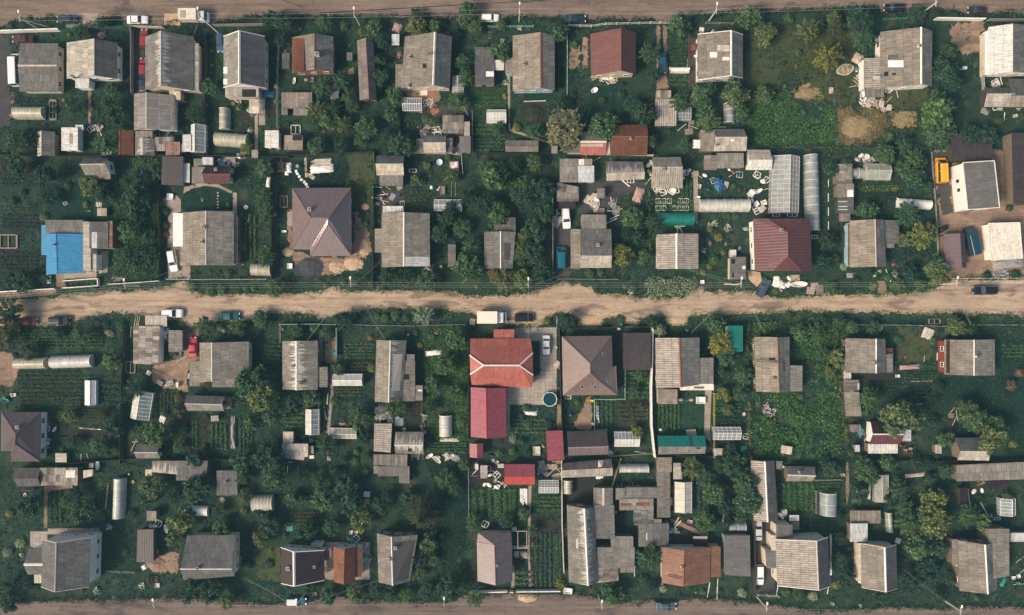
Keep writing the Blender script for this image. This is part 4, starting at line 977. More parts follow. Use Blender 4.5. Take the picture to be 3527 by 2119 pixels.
TUN('small dusty film tent beside the crumpled shed',1002,166,1116,258,'h',1.7,FILMM,2)
GGH('large dusty film tent with sagging gable',1128,137,1330,268,'h',195,1.5,.9,FILMM,2,fr=PALE,rot=1)
h = H('grey house with rusty left edge','grey brown house with a rusty orange strip along its left eave',988,(618,612),(1280,1300),(1015,1012),'v',(1204,1214),3.1,1.9,'slateB','blue',roof2='slate',cap=CAPP,capw=.12)
A(h,1278,615,1406,815,2.6,.2,'E','slateD','wood'); A(h,1296,815,1366,850,2.2,.2,'S','slate','wood'); A(h,974,645,1003,1000,2.5,.3,'W','rust','blue')
TUN('white torn film greenhouse under trees',1395,432,1676,512,'h',1.6,CLOTH,5,rot=4)
h = S_('white-walled modern house','tall white-walled modern house with a flat grey roof',(1948,1990),(125,108),(2216,2262),(525,506),5.0,.05,'E','felt','white','house',edge=CAPW,ov=.12)
q0 = P(1842,262); q1 = P(1862,412); windows(h, Vector(h['_o']), (q0.x,q0.y), (q1.x,q1.y), 2.6, Vector((-1,0,0)), 2, BLACK, (.55,.75))
S_('large chocolate carport','large flat chocolate carport above the white-walled house',1858,-120,2202,112,2.7,.1,'S','choc','dark','carport')
S_('chocolate shed at the right edge','long chocolate metal shed cut by the right edge',(2365,2382),-130,2600,(470,478),3.0,.3,'E','choc','wood','outbuilding',ov=.1)
H('rosy ribbed carport','small carport with rosy ribbed slope and dark slope',(1785,1800),730,(1965,1982),1018,'v',(1926,1944),2.3,.8,'mauve','wood',cat='carport',win=0,roof2='choc')  # lit left and shaded right slope put into the roof colours
S_('white flat garage','white flat-roofed garage in the sandy yard',(2166,2190),(642,634),(2432,2456),(958,938),2.7,.05,'S','dirtyW','white','garage',edge=CAPW)
tile('C0')
h = PR('dark mauve hip-roofed house','dark mauve hip-roofed house at the left edge',[(12,1012,3),(350,1012,3),(342,1432,3),(98,1432,3),(92,1340,3),(10,1342,3),(132,1195,5.8),(126,1285,5.6)],
   [(0,6,1),(1,6,7,2),(2,7,3),(3,7,6,4),(0,5,4,6)],[(12,1012),(350,1012),(342,1432),(98,1432),(92,1340),(10,1342)],3.0,'mauveD','white',caps=[(0,6,.08),(6,1,.08),(6,7,.08),(7,2,.08),(7,3,.08)],cap=paint((0.20,0.12,0.11),.5,.1,'mauve ridge'),chim=[(160,1138,BRICK,.6)])
TUN('yellowish half of a tunnel pair near the left edge',130,546,386,645,'h',2.0,POLYY,3,rot=-1)
TUN('pale white-green half of a tunnel pair near the left edge',438,527,778,637,'h',2.2,POLY,4,rot=-2,key='pale tunnel greenhouse')
GGH('white cloth gabled greenhouse left of the shack yard',724,745,814,950,'v',778,1.3,.7,CLOTH,4,fr=WHITE)
h = S_('patched slate shack','square shack roofed in patchy grey slates beside a muddy yard',1133,(278,282),(1360,1345),(600,610),2.7,.3,'W','patch','white','house')
A(h,1235,192,1420,284,2.1,.3,'N','woodP','wood',posts=True)
S_('', 'leaning grey shed beside the patched slate shack',1434,316,1552,500,2.1,.2,'W','slate','wood',lm=False)
h = H('grey house with saw-tooth ridge','big grey house with a white saw-tooth ridge, red car beside it',1698,(420,412),2116,(760,708),'v',1802,3.2,2.0,'slateB','cream',roof2='slate',cap=CAPW,capw=.14)
A(h,1612,576,1700,792,2.7,.3,'W','slateB','cream'); A(h,1804,706,2000,800,2.8,.4,'S','slate','cream')
H('dark gabled shed below the saw-tooth house','dark gabled shed with pale ridge crust, woodpile at its right',(1582,1592),(868,878),(1905,1905),1002,'h',(940,948),2.2,1.0,'slate','cream',cat='shed',win=0,roof2='slateD',cap=CAPP,capw=.14)
GGH('tilted greenhouse with white left slope',1128,842,1286,1072,'v',1192,1.4,.9,POLY,7,rot=9,fr=WHITE,half=GCL,key='tilted white greenhouse')
H('small dark shed with white chimney mark','small dark gabled shed with white ridge mark',1160,(1286,1284),(1345,1364),1406,'h',1356,2.1,1.0,'slate','white',cat='shed',win=0,roof2='slateD',cap=CAPW,capw=.1)
S_('', 'square cream cover standing alone by the left gardens fence',470,1362,566,1440,1.4,.1,'E','woodP','wood',lm=False)
S_('', 'little slatted hutch by the dark gabled shed',1795,1042,1858,1090,1.2,.1,'S','slateP','wood',lm=False,rot=-4)
tile('C1')
h = H('heavily streaked grey house','grey house with heavy white streaks running off its ridge',327,(408,404),628,(818,822),'v',448,3.0,1.4,'slateW','wood',cap=CAPW,capw=.2,chim=[(418,620,GREYC,.4),(478,768,WHITE,.5)])
A(h,588,628,712,800,2.5,.3,'E','slate','wood')
GGH('white shelter with grey top and glazed front',760,690,1005,786,'h',738,1.6,.8,POLY,5,fr=WHITE,half=POLY)
GGH('white upright gabled greenhouse below the streaked house',526,990,638,1200,'v',580,1.5,.8,POLY,5,fr=WHITE,half=POLYC,key='white upright greenhouse')
GGH('pale long greenhouse below the garden path',728,1150,958,1236,'h',1195,1.3,.7,POLYY,6,fr=WHITE,rot=1)
S_('pale grey plank shed','pale grey shed of ribbed sheets beside a dark round tree',322,1280,(545,510),(1400,1422),2.2,.2,'S','slateP','wood',patch=[(508,1282,546,1392,'woodP')])
S_('', 'small striped shed joined above the pale grey plank shed',332,1178,420,1280,2.0,.2,'S','slateP','wood',lm=False)
S_('', 'tiny cluttered lean-to right of the pale grey plank shed',538,1300,592,1366,1.7,.1,'S','slate','wood',lm=False)
h = H('long roof-hole house','long grey house with a dark square roof hole and a stepped right side',(1127,1113),(400,400),(1384,1342),(925,918),'v',(1248,1232),3.0,1.9,'slateB','wood',roof2='slateW',cap=CAPW,capw=.14)
A(h,1344,574,1456,920,2.6,.3,'E','slateB','wood',hole=[(1350,690,1408,736)]); A(h,1452,786,1520,915,2.3,.2,'E','slate','white',patch=[(1480,820,1516,836,'white')]); A(h,1384,520,1452,576,2.5,.2,'E','slate','wood')
S_('brown ribbed flat shed','brown ribbed flat shed below the long house',(1110,1104),1108,(1260,1248),(1345,1358),2.3,.25,'W','slateR','wood')
H('streaky shed with burnt hole','shed with white streaks and a burnt hole in its front slope',1288,1180,1530,(1364,1370),'h',1292,2.4,1.2,'slateW','wood',cat='shed',win=0,roof2='slateW',cap=CAPW,capw=.12,hole=[(1395,1320,1428,1350)])
TUN('small white tunnel greenhouse in the tall green plot',1660,1043,1770,1216,'v',2.0,POLY,2)
S_('long grey plank shed','long shed of grey planks on the back fence',1100,1372,(1390,1388),(1460,1475),2.2,.2,'S','woodG','wood')
zz = 6.8
h = PR('faded red-roofed house','faded red metal-roofed house with white ridge lines',[(1927,386,3.1),(2440,386,3.1),(2452,805,3.1),(1938,780,3.1),(1922,528,5.2),(1926,690,4.7),(2457,510,5.1),(2460,695,4.6),(2040,614,zz),(2345,614,zz)],
   [(0,4,8,9,6,1),(3,2,7,9,8,5),(4,5,8),(6,9,7)],[(1927,386),(2440,386),(2452,805),(1938,790)],3.1,'redtile','cream',caps=[(4,8,.16),(5,8,.16),(8,9,.18),(9,6,.16),(9,7,.16)],cap=CAPW)
A(h,2125,308,2300,390,2.5,.3,'N','redtile','cream')
AG(h,1930,(800,805),2232,(1222,1225),'v',(2058,2065),3.2,2.0,'crim','white',cap=paint((0.38,0.06,0.08),.5,.1,'crimson ridge'))
H('tiny crimson shed','tiny crimson gabled shed below the crimson wing',1921,1280,2035,(1396,1400),'v',1983,2.2,.7,'crim','brick',cat='shed',win=0)
tile('C2')
h = PR('smooth brown hip-roofed house','smooth brown hip-roofed house with five skylights',[(630,367,3.1),(1056,363,3.1),(1062,628,3.1),(1093,618,3.1),(1102,866,3.1),(640,870,3.1),(872,598,7.2),(872,677,7.2),(955,755,5.2)],
   [(0,5,7,6),(0,6,1),(1,6,7,8,2),(5,4,8,7),(2,8,4,3)],[(630,367),(1056,363),(1062,628),(1093,618),(1102,866),(640,870)],3.1,'tan','cream',caps=[(0,6,.1),(6,7,.1),(6,1,.1),(7,5,.1),(7,8,.08),(8,4,.08),(8,2,.06)],cap=paint((0.20,0.13,0.10),.5,.1,'brown ridge'),
   sky=[(978,504,1000,528),(978,588,1004,612),(1020,738,1042,760),(792,782,816,810),(902,782,926,810)])
S_('two-step chocolate garage','chocolate ribbed garage with roof in two steps',1154,338,1386,495,2.6,.15,'N','choc','dark','garage')
A(bpy.data.objects[THINGS[-1][0].name],1154,495,1386,655,2.5,.2,'S','choc','dark',nm='lower_roof')
h = H('corrugated house with rust ridge','corrugated grey house with rust red ridge beside a white boundary wall',(1425,1432),(380,378),(1802,1802),(812,780),'v',(1630,1645),3.0,1.5,'slateR','cream',roof2='slate',cap=CAPR,capw=.22)
A(h,1745,550,1920,770,2.6,.3,'E','slate','cream'); A(h,1636,772,1922,826,2.3,.1,'S','dirtyW','white',patch=[(1755,794,1840,812,'felt')]); A(h,1446,818,1614,944,2.3,.3,'S','slateB','cream')
S_('teal flat garage','flat teal green metal garage between a tree and a hedge',2040,276,2170,498,2.5,.15,'S','teal','white','garage')
H('long teal and grey shed','long shed with teal upper slope and grey slate lower slope',(1443,1450),1213,(1845,1850),(1372,1366),'h',1306,2.4,1.1,'slate','wood',cat='shed',win=0,roof2='teal',ladder=[(1722,1225,1732,1300)],chim=[],hole=[(1775,1312,1808,1326)])
S_('crimson flat canopy','crimson flat metal canopy on the plot boundary',(497,508),(1172,1168),(636,650),(1426,1420),2.6,.2,'E','crim','dark','canopy')
H('chocolate shed with rosy front','chocolate shed with a lighter rosy brown front slope',(672,684),(1178,1166),(1012,1026),(1382,1374),'h',(1315,1305),2.5,1.2,'mauve','brick',cat='shed',win=0,roof2='choc',cap=CAPP,capw=.08)
GGH('pale tin-panelled greenhouse under the boundary wall',1078,1182,1288,1304,'h',1240,1.6,.9,POLYC,7,fr=WHITE,half=POLY,key='pale tin-panelled greenhouse')
GGH('clear glazed greenhouse beside the yellow pipe',1920,1142,2148,1246,'h',1185,1.5,.9,POLYC,6,fr=WHITE,cross=2,key='clear glazed greenhouse')
S_('', 'small grey ribbed shed at the end of the yellow pipe',1922,1320,1996,1385,1.8,.1,'S','slateP','wood',lm=False)
tile('C3')
h = H('brown-ridged winged house','grey house with brown left slope and a lower blue-grey right wing',(176,190),(372,372),(476,478),(836,840),'v',(373,390),3.0,1.8,'slateB','wood',roof2='slate',cap=CAPR,capw=.12,chim=[(335,722,BRICK,.45)],hole=[(300,548,355,568)],ladder=[(190,572,385,582)])
A(h,470,615,585,836,2.6,.3,'E','slate','wood')
h = H('corrugated house overhung by a branch','fine corrugated house overhung by a leafy branch at its left',952,(383,388),(1290,1300),(678,675),'v',1214,3.0,1.6,'slateB','wood',roof2='slate',cap=CAPW,capw=.16,chim=[(1192,592,GREYC,.5)])
A(h,1290,518,1356,676,2.6,.2,'E','slate','wood'); A(h,1296,468,1356,514,2.0,.2,'E','rust','wood')
S_('brown slate shed in a row','brown slate shed hidden under the dark tree',(940,955),840,(1068,1090),1048,2.2,.2,'W','slateB','dark')
S_('', 'open dark frame of rafters above the brown slate shed',935,738,1066,836,1.9,.2,'E','woodG','dark',lm=False,patch=[(1052,765,1070,820,'tin'),(985,832,1025,846,'white')])
S_('', 'stack of pale planks roofing a bin near the corrugated house',938,660,1000,738,1.5,.1,'S','woodP','wood',lm=False)
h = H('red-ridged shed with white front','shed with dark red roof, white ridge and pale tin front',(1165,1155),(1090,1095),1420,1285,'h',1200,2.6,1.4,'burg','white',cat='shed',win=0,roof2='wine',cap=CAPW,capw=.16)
A(h,1144,1280,1396,1364,2.2,.3,'S','tinW','wood'); A(h,1420,1158,1510,1260,2.1,.2,'E','tin','wood')
h = H('house with red left eave strip','grey tiled house with a red strip along its left eave',1792,(395,394),2222,(692,700),'v',2046,3.1,1.8,'slateB','red',roof2='slate',cap=CAPW,capw=.14,patch=[(1808,402,1838,680,'rust')],chim=[(2062,540,WHITE,.4)])
H('pale gabled shed under a tree','pale gabled shed half hidden under a big tree',(1882,1905),(1232,1228),(2120,2172),(1420,1425),'h',1348,2.6,1.6,'slateP','wood',cat='shed',win=0,roof2='slateD',cap=CAPW,capw=.12)
S_('', 'small square grey roof left of the red-ridged shed',1000,1118,1082,1182,1.9,.1,'S','slate','wood',lm=False)
S_('', 'small tin lean-to near the lower fence',1030,1292,1072,1350,1.7,.1,'S','tin','wood',lm=False)
S_('', 'crumpled pale tarp-covered hutch in the lower right gardens',1714,1290,1770,1366,1.5,.1,'S','slateP','wood',lm=False)
S_('', 'leaning pale board hutch in the overgrown field',405,1300,496,1368,1.5,.2,'S','woodP','wood',lm=False,rot=9)
tile('D0')
h = H('patched long shed','long low shed with a flat patchwork roof',(118,152),(230,232),345,(388,384),'h',(322,318),2.3,1.0,'slateD','brick',cat='shed',win=0,roof2='slateD',cap=CAPR,capw=.1)
A(h,340,228,660,380,2.3,.15,'S','patch','wood',patch=[(560,248,640,312,'tinW')])
S_('', 'small pale tilted shed at the right end of the patched long shed',708,(250,242),790,(318,298),2.0,.2,'S','slateP','wood',lm=False)
TUN('long upright white tunnel in the lower left gardens',960,322,1058,654,'v',2.1,POLY,4,rot=2,key='long upright white tunnel')
S_('', 'white streaked lean-to beside the flat grey double shed',(1296,1290),170,1510,(265,285),2.3,.4,'N','slateW','white')
S_('flat grey double shed','flat dark grey shed joined to a white streaked lean-to',(1510,1496),168,(1768,1752),336,2.5,.15,'S','slateD','wood')
S_('', 'cream box roof left of the white streaked lean-to',1236,242,1292,298,1.8,.05,'S','woodP','cream',lm=False)
S_('square dark slate shed','square dark slate shed under trees in the lower gardens',1843,252,2020,464,2.3,.2,'S','slateD','wood',chim=[(1925,345,GREYC,.35)])
TUN('short pale barrel greenhouse with many ribs',2150,466,2318,602,'h',2.2,POLYY,6,rot=-2,key='short pale barrel greenhouse')
TUN('low cream canopy under a leafy branch',1602,556,1770,642,'h',1.5,CLOTH,2,rot=1)
S_('', 'little grey shed above a white bathtub',1248,596,1330,680,1.9,.15,'S','slate','wood',lm=False)
h = H('tall cream house at the lower left','tall grey-roofed house with cream walls and a side bay',(358,350),(838,822),(768,756),(1240,1242),'v',(478,468),5.6,2.9,'slateD','white',roof2='slateD',gab=CAPP,cap=CAPP,capw=.16,ov=.4)  # darker slate chosen to put lens vignetting into this roof and its bay
AG(h,(245,232),(912,912),(400,392),(1136,1136),'h',1052,4.6,1.4,'slateD','white',cap=CAPW)
A(h,290,1138,352,1210,2.6,.2,'S','woodP','white')
S_('dark brown canopy','dark brown flat canopy standing alone',(1168,1162),(755,752),1304,(1030,1036),2.5,.2,'S','choc','dark','canopy')
h = H('big grey house with narrow front slope','big grey house whose ridge lies near its lower edge',(1592,1560),(805,800),(2005,2000),(1186,1150),'h',1090,3.6,2.2,'slateD','cream',roof2='slateD',cap=CAPW,capw=.14,chim=[(1690,1075,BRICK,.4)])  # both slopes darkened by sheet colour to imitate lens vignetting
tile('D1')
h = H('black-roofed house with white ridge','black wine-roofed house with one bold white ridge',(315,318),(905,930),684,(1212,1185),'v',(425,428),3.6,2.4,'wine','white',cap=CAPW,capw=.3,chim=[(380,1080,WHITE,.7),(604,1066,WHITE,.4)],gab=CAPW)
A(h,686,930,730,1015,2.4,.2,'E','brownM','white'); A(h,572,868,666,905,2.4,.2,'N','slateP','white')
h = H('rust-red worn house','rust red house with worn peeling eaves',(762,765),(900,900),(948,948),(1200,1200),'v',(857,850),3.2,1.6,'rust','white',cap=CAPR,capw=.1,patch=[])
A(h,946,905,1000,1158,2.6,.3,'E','rust','white')
h = H('grey house under the tall spruce','grey house with a crooked white ridge beside a tall spruce',(1132,1146),(785,800),(1480,1410),(1205,1195),'v',(1256,1266),3.4,2.2,'slateB','wood',roof2='slate',cap=CAPW,capw=.16,chim=[(1292,905,BRICK,.6),(1242,1003,BRICK,.6)])
h = PR('mauve house with dark hipped top','mauve ribbed house with a dark hipped upper end',[(1982,860,3.2),(1992,782,3.2),(2272,776,3.2),(2280,855,3.2),(2286,1192,3.2),(1988,1192,3.2),(2131,886,5.6),(2142,1230,5.6)],
   [(1,0,6),(1,6,2),(2,6,3),(0,5,7,6),(6,7,4,3)],[(1985,782),(2275,776),(2286,1192),(1988,1192)],3.2,'mauve','cream',caps=[(0,6,.07),(6,7,.1),(6,3,.07)],cap=paint((0.25,0.16,0.14),.5,.1,'mauve ridge'),chim=[(2158,1055,WHITE,.35)],win=0)
S_('ruined grey shed','ruined grey shed with a dark open middle',1140,215,1320,300,1.9,.1,'S','felt','dark')
A(bpy.data.objects[THINGS[-1][0].name],1320,218,1408,360,2.0,.2,'E','slate','wood'); A(bpy.data.objects[THINGS[-1][0].name],1104,210,1142,280,1.9,.15,'S','slate','wood')
H('bright red shed','bright red metal gabled shed among clutter',2215,198,2475,372,'h',306,2.4,1.1,'red','brick',cat='shed',win=0,roof2='crim')
S_('', 'small white-grey hutch left of the bright red shed',2012,208,2072,318,1.7,.1,'S','slateP','wood',lm=False)
S_('', 'little pale shelter by the clutter fence',1965,196,1995,242,1.5,.1,'S','tinW','wood',lm=False)
tile('D2')
h = H('long dark gabled shed','long gabled shed with dark top and pale white-trimmed end',(628,634),(190,152),(1050,1062),(314,296),'h',(248,226),2.4,1.3,'slateP','wood',cat='shed',win=0,roof2='slateD',cap=CAPR,capw=.1,patch=[(938,166,984,236,'dirtyW')])
GGH('white-latticed small greenhouse left of the pipe fence',436,337,600,442,'h',388,1.5,.9,POLYC,7,fr=WHITE,cross=3)
TUN('cream barrel greenhouse right of the pipe fence',640,336,724,442,'v',1.9,POLYY,2)
TUN('clean white tunnel greenhouse on a dark lawn',1124,202,1364,272,'h',1.9,POLY,3)
h = H('large rambling streaked house','large rambling house with thick white ridge and streaked slopes',(672,690),(545,560),(905,940),(1202,1200),'v',(824,856),3.6,2.2,'slateW','wood',roof2='slateW',cap=CAPW,capw=.3)
A(h,(898,905),545,(1075,1082),832,3.2,.3,'E','slate','wood'); AG(h,900,398,1064,546,'v',986,3.0,.5,'slate','wood',cap=CAPP)
A(h,930,905,1250,1080,3.1,.3,'E','slate','wood'); A(h,1048,812,1238,906,3.0,.2,'N','slate','wood'); A(h,(858,862),1080,1112,(1215,1190),3.2,.3,'E','patch','wood'); A(h,1114,1080,1250,1120,2.6,.2,'S','slateB','wood')
S_('', 'grey square shed at the left end of the shed chain',1088,402,1166,500,2.3,.15,'S','slate','wood')
S_('', 'long grey slate shed in the shed chain below the white tunnel',1170,395,1448,486,2.3,.2,'S','slate','wood')
S_('', 'grey shed with red stained front in the shed chain',1120,490,1410,590,2.2,.3,'S','slate','red',lm=False,patch=[(1125,530,1225,552,'rust'),(1262,524,1375,550,'rust')])
S_('', 'rough grey slate shed below the red stained shed',1245,590,1410,716,2.2,.2,'E','patch','wood')
S_('', 'lower grey shed with a white edge in the shed chain',1282,716,1404,900,2.2,.2,'E','slate','wood',patch=[(1346,705,1358,845,'tinW')])
S_('', 'upper brown slate shed of the long dark row',(1436,1440),140,1566,266,2.2,.15,'E','slateB','wood',lm=False)
S_('long dark narrow shed','long dark narrow brown shed right of the shed chain',1440,262,1552,652,2.2,.2,'E','slateB','wood')
S_('', 'small pale slate hutch beside the long dark narrow shed',1578,188,(1642,1654),326,2.0,.15,'E','slateP','wood',lm=False)
GGH('pale sheeted gabled greenhouse beside the long dark shed',1592,350,1735,606,'v',1668,1.6,.8,POLYY,5,fr=PALE,half=POLY,key='pale sheeted greenhouse')
S_('', 'very dark brown flat shed under the shed chain',1404,700,1540,890,2.1,.1,'S','slateD','dark',lm=False)
S_('', 'small brown box roof above the very dark flat shed',1406,664,1478,712,2.0,.1,'S','slateB','wood',lm=False)
h = H('orange rusty house','orange brown rusty metal house near the bottom road',(1482,1482),(905,905),(1895,1890),(1208,1205),'v',(1672,1664),3.4,2.3,'rustO','cream',roof2='rustO',cap=CAPR,capw=.1,chim=[(1650,1070,WHITE,.45)],ladder=[(1535,1140,1650,1165)])
A(h,1888,900,1982,1160,2.8,.4,'E','rustO','cream')
S_('flat grey garage by the bottom road','flat grey ply-roofed garage beside a driveway with white cars',(2012,2016),805,(2230,2236),(1140,1155),2.7,.2,'E','felt','grey','garage')
S_('', 'small wine-dark shed with a white edge board',1750,832,1870,898,2.0,.15,'S','wine','dark',lm=False,patch=[(1748,812,1868,832,'tinW')])
TUN('small silvery barrel greenhouse above the flat grey garage',2058,690,2190,770,'h',1.7,POLYC,2)
tile('D3')
H('long barn with serrated white ridge','long narrow barn with a serrated white ridge',(146,172),(165,165),(345,378),(676,676),'v',(268,292),2.5,1.4,'slateR','wood',cat='barn',win=0,roof2='slateD',cap=CAPW,capw=.2)
S_('', 'small grey shed right of the long serrated barn',360,172,416,242,1.9,.1,'E','slate','wood',lm=False)
H('dark shed with orange front edge','dark gabled shed with rust orange front slope',(448,440),(215,220),(690,672),344,'h',(290,298),2.3,1.1,'slateB','wood',cat='shed',win=0,roof2='slateD',cap=CAPW,capw=.14,chim=[(555,262,PALE,.4)])
TUN('shiny silver tunnel greenhouse',746,446,884,632,'v',2.2,POLYC,2,key='shiny silver tunnel')
h = H('big ribbed house with cream walls','big ribbed-roofed house with cream walls and a dormer',(356,372),(838,818),(800,826),(1232,1236),'v',(706,724),5.0,2.4,'slateR','cream',roof2='slateD',cap=CAPP,gab=CAPW,capw=.2)
A(h,(268,280),928,360,1084,3.6,.2,'W','felt','cream'); A(h,320,802,362,932,3.8,.2,'W','woodP','cream'); A(h,362,712,500,822,4.2,.3,'N','felt','cream')
S_('', 'small white-topped bin shelter above the big ribbed house',474,632,556,682,1.8,.05,'S','white','wood',lm=False)
S_('', 'brown box shelter below the white-topped shelter',488,690,558,758,1.6,.05,'S','slateB','wood',lm=False)
h = H('dark ribbed house with white ridge','dark ribbed house with bold white ridge near the bottom road',(1083,1088),(872,882),(1384,1392),(1245,1255),'v',(1288,1298),3.5,2.4,'slateB','cream',roof2='slateD',cap=CAPW,capw=.24,gab=CAPP)
A(h,1060,870,1086,1210,2.6,.2,'W','woodP','cream')
S_('pale tin garage','small pale grey tin shed above the dark ribbed house',990,702,1140,858,2.2,.2,'S','tin','wood')
S_('', 'black framed open greenhouse without glass',990,592,1252,702,1.6,.2,'S','woodG','dark',lm=False,posts=True,cat='greenhouse')
GGH('collapsed dusty film greenhouse among the bushes',1202,292,1316,518,'v',None,1.2,.4,FILMM,2,fr=PALE)
TUN('narrow crumpled film tunnel beside the black frame',1300,612,1354,772,'v',1.2,FILMM,3,rot=-4)
S_('long grey shed at the right edge','long grey slate shed cut by the right edge',1898,(205,175),2560,(345,325),2.5,.2,'N','slate','wood')
GGH('white-framed small glasshouse near the right edge',2268,492,2396,634,'v',2350,1.4,.8,POLYC,5,fr=WHITE,half=GCL)
h = H('broad grey house at the lower right','broad grey house with white flaking ridge at the lower right',(1908,1922),(845,862),(2232,2242),(1276,1262),'v',(2142,2166),3.4,2.4,'slateB','wood',roof2='slate',cap=CAPW,capw=.2)
A(h,1858,838,1912,1056,2.8,.3,'W','slateB','wood'); A(h,(2165,2172),748,2345,(1180,1150),3.9,.4,'E','slate','wood',patch=[])
S_('', 'dark red flat canopy under the long grey shed',2170,342,2322,410,2.1,.1,'S','wine','dark',lm=False,posts=True,cat='canopy')
S_('', 'dark red leaning board roof left of the dark canopy',1928,400,1992,562,1.8,.2,'E','wine','dark',lm=False)
S_('', 'green-glazed lean-to cut by the right edge',2350,782,2520,858,2.0,.2,'S','tin','wood',lm=False)
# ------------------------------------------------------------------ vehicles (local: +x = front, z up)
def carpaint(c):
    key = ('car', c)
    if key not in CM:
        q = NT('car paint'); q.out(c, 0.35, 0.4); q.b.inputs['Coat Weight'].default_value = 0.12; q.b.inputs['Coat Roughness'].default_value = 0.08
        n = q.noise(q.n('ShaderNodeTexCoord').outputs['Object'], 1.2, 4); q.l(q.mix(q.val('MULTIPLY', q.ramp(n,0.4,0.75), 0.35), c, k(c,0.8)), q.b.inputs['Base Color'])
        CM[key] = q.m
    return CM[key]
LAMP = paint((0.75,0.74,0.70), 0.2, 0.05, 'lamp glass'); TAIL = paint((0.30,0.015,0.012), 0.3, 0.1, 'tail lamp')
def loft(m, secs, close=True):
    """secs: list of rings (same length)"""
    n = len(secs[0]); b = m.add([p for s in secs for p in s], [])
    for j in range(len(secs)-1):
        for i in range(n):
            a = b+j*n; c = b+(j+1)*n; m.f.append((a+i, a+(i+1)%n, c+(i+1)%n, c+i))
    if close: m.f.append(tuple(b+i for i in reversed(range(n)))); m.f.append(tuple(b+(len(secs)-1)*n+i for i in range(n)))
SHAPES = {   # length, half width, body stations (x frac, z top, width frac), cabin (x0 base rear, x1 roof rear, x2 roof front, x3 base front, z roof)
 'sedan': (4.5, .86, [(-.5,.62,.86),(-.48,.80,.92),(-.40,.90,.97),(-.22,.93,1),(.12,.92,1),(.20,.90,1),(.40,.78,.97),(.47,.66,.90),(.5,.50,.82)], (-.33,-.20,.08,.23,1.40)),
 'wagon': (4.6, .87, [(-.5,.70,.90),(-.48,.90,.95),(-.40,.94,.98),(.12,.93,1),(.22,.91,1),(.40,.82,.97),(.47,.68,.92),(.5,.52,.84)], (-.485,-.44,.06,.22,1.46)),
 'suv': (4.6, .92, [(-.5,.75,.92),(-.48,1.0,.96),(-.40,1.05,.99),(.10,1.05,1),(.22,1.03,1),(.40,.95,.97),(.47,.82,.92),(.5,.60,.86)], (-.48,-.43,.05,.20,1.72)),
 'van': (5.2, 1.04, [(-.5,.9,.95),(-.485,1.15,.98),(-.40,1.18,1),(.25,1.18,1),(.36,1.10,.99),(.45,.92,.95),(.49,.75,.90),(.5,.55,.86)], (-.49,-.475,.22,.40,2.05)),
 'minibus': (7.0, 1.02, [(-.5,.9,.95),(-.49,1.2,.98),(-.40,1.2,1),(.30,1.2,1),(.42,1.1,.98),(.47,.95,.94),(.495,.75,.86),(.5,.55,.80)], (-.495,-.48,.32,.44,2.5)),
}
def rring(x, hw, z0, z1, r=.10):
    return [(x,-hw,z0),(x,-hw,z1-r),(x,-hw+r*.6,z1),(x,-hw*.4,z1+.015),(x,hw*.4,z1+.015),(x,hw-r*.6,z1),(x,hw,z1-r),(x,hw,z0)]
CARM = {}
def car_meshes(kind):
    if kind in CARM: return CARM[kind]
    L, hw, st, (c0,c1,c2,c3,zr) = SHAPES[kind]; out = []
    m = MB(); loft(m, [rring(x*L, hw*w, .28, z) for x, z, w in st]); out.append(('body', m.mesh('body', None, smooth=False), 'P'))
    zb = max(z for x, z, w in st)-.06; gw = hw*.90; rw = hw*.74; m = MB()
    m.add([(c0*L,-gw,zb),(c3*L,-gw*.96,zb-.02),(c3*L,gw*.96,zb-.02),(c0*L,gw,zb),(c1*L,-rw,zr-.05),(c2*L,-rw,zr-.05),(c2*L,rw,zr-.05),(c1*L,rw,zr-.05)],
          [(0,1,5,4),(1,2,6,5),(2,3,7,6),(3,0,4,7),(4,5,6,7)]); out.append(('windows', m.mesh('windows', None), 'G'))
    m = MB(); rr = rw+.05
    secs = [[(x*L,-rr*w,zr-.07),(x*L,-rr*w*.9,zr-.005),(x*L,-rr*w*.4,zr+.03),(x*L,rr*w*.4,zr+.03),(x*L,rr*w*.9,zr-.005),(x*L,rr*w,zr-.07)] for x, w in ((c1-.012,.94),(c1+.03,1),(c2-.03,1),(c2+.008,.95))]
    loft(m, secs); out.append(('roof', m.mesh('roof', None), 'P'))
    m = MB()
    for s in (-1,1):
        for (a, b_) in ((c0,c1),(c3,c2)): m.tube((a*L,s*gw*.97,zb),(b_*L,s*rw*1.0,zr-.05),.05,n=4)
        xm = (c0+c3)/2-.02; m.tube((xm*L,s*gw,zb),(xm*L,s*rw*1.02,zr-.05),.045,n=4)
    out.append(('pillars', m.mesh('pillars', None), 'P'))
    for sx in (-.31,.31):
        for sy in (-1,1):
            w = MB(); w.tube((sx*L,sy*(hw-.20),.32),(sx*L,sy*(hw+.01),.32),.32,n=14); rim = MB(); rim.tube((sx*L,sy*(hw+.005),.32),(sx*L,sy*(hw+.025),.32),.19,n=10)
            out.append(('wheel', w.mesh('wheel', BLACK), None, ('rim', rim.mesh('rim', STEEL))))
    for sy in (-1,1):
        h_ = MB(); h_.obox((L*.478,sy*hw*.62,.66),.16,.34,.14,0,0,-.25); out.append(('headlight', h_.mesh('headlight', LAMP), None))
        t_ = MB(); t_.obox((-L*.492,sy*hw*.70,.74),.08,.28,.16); out.append(('tail_light', t_.mesh('tail_light', TAIL), None))
        r_ = MB(); r_.obox((c3*L-.25,sy*(hw+.06),zb+.08),.12,.20,.13); out.append(('mirror', r_.mesh('mirror', BLACK), None))
    CARM[kind] = out; return out
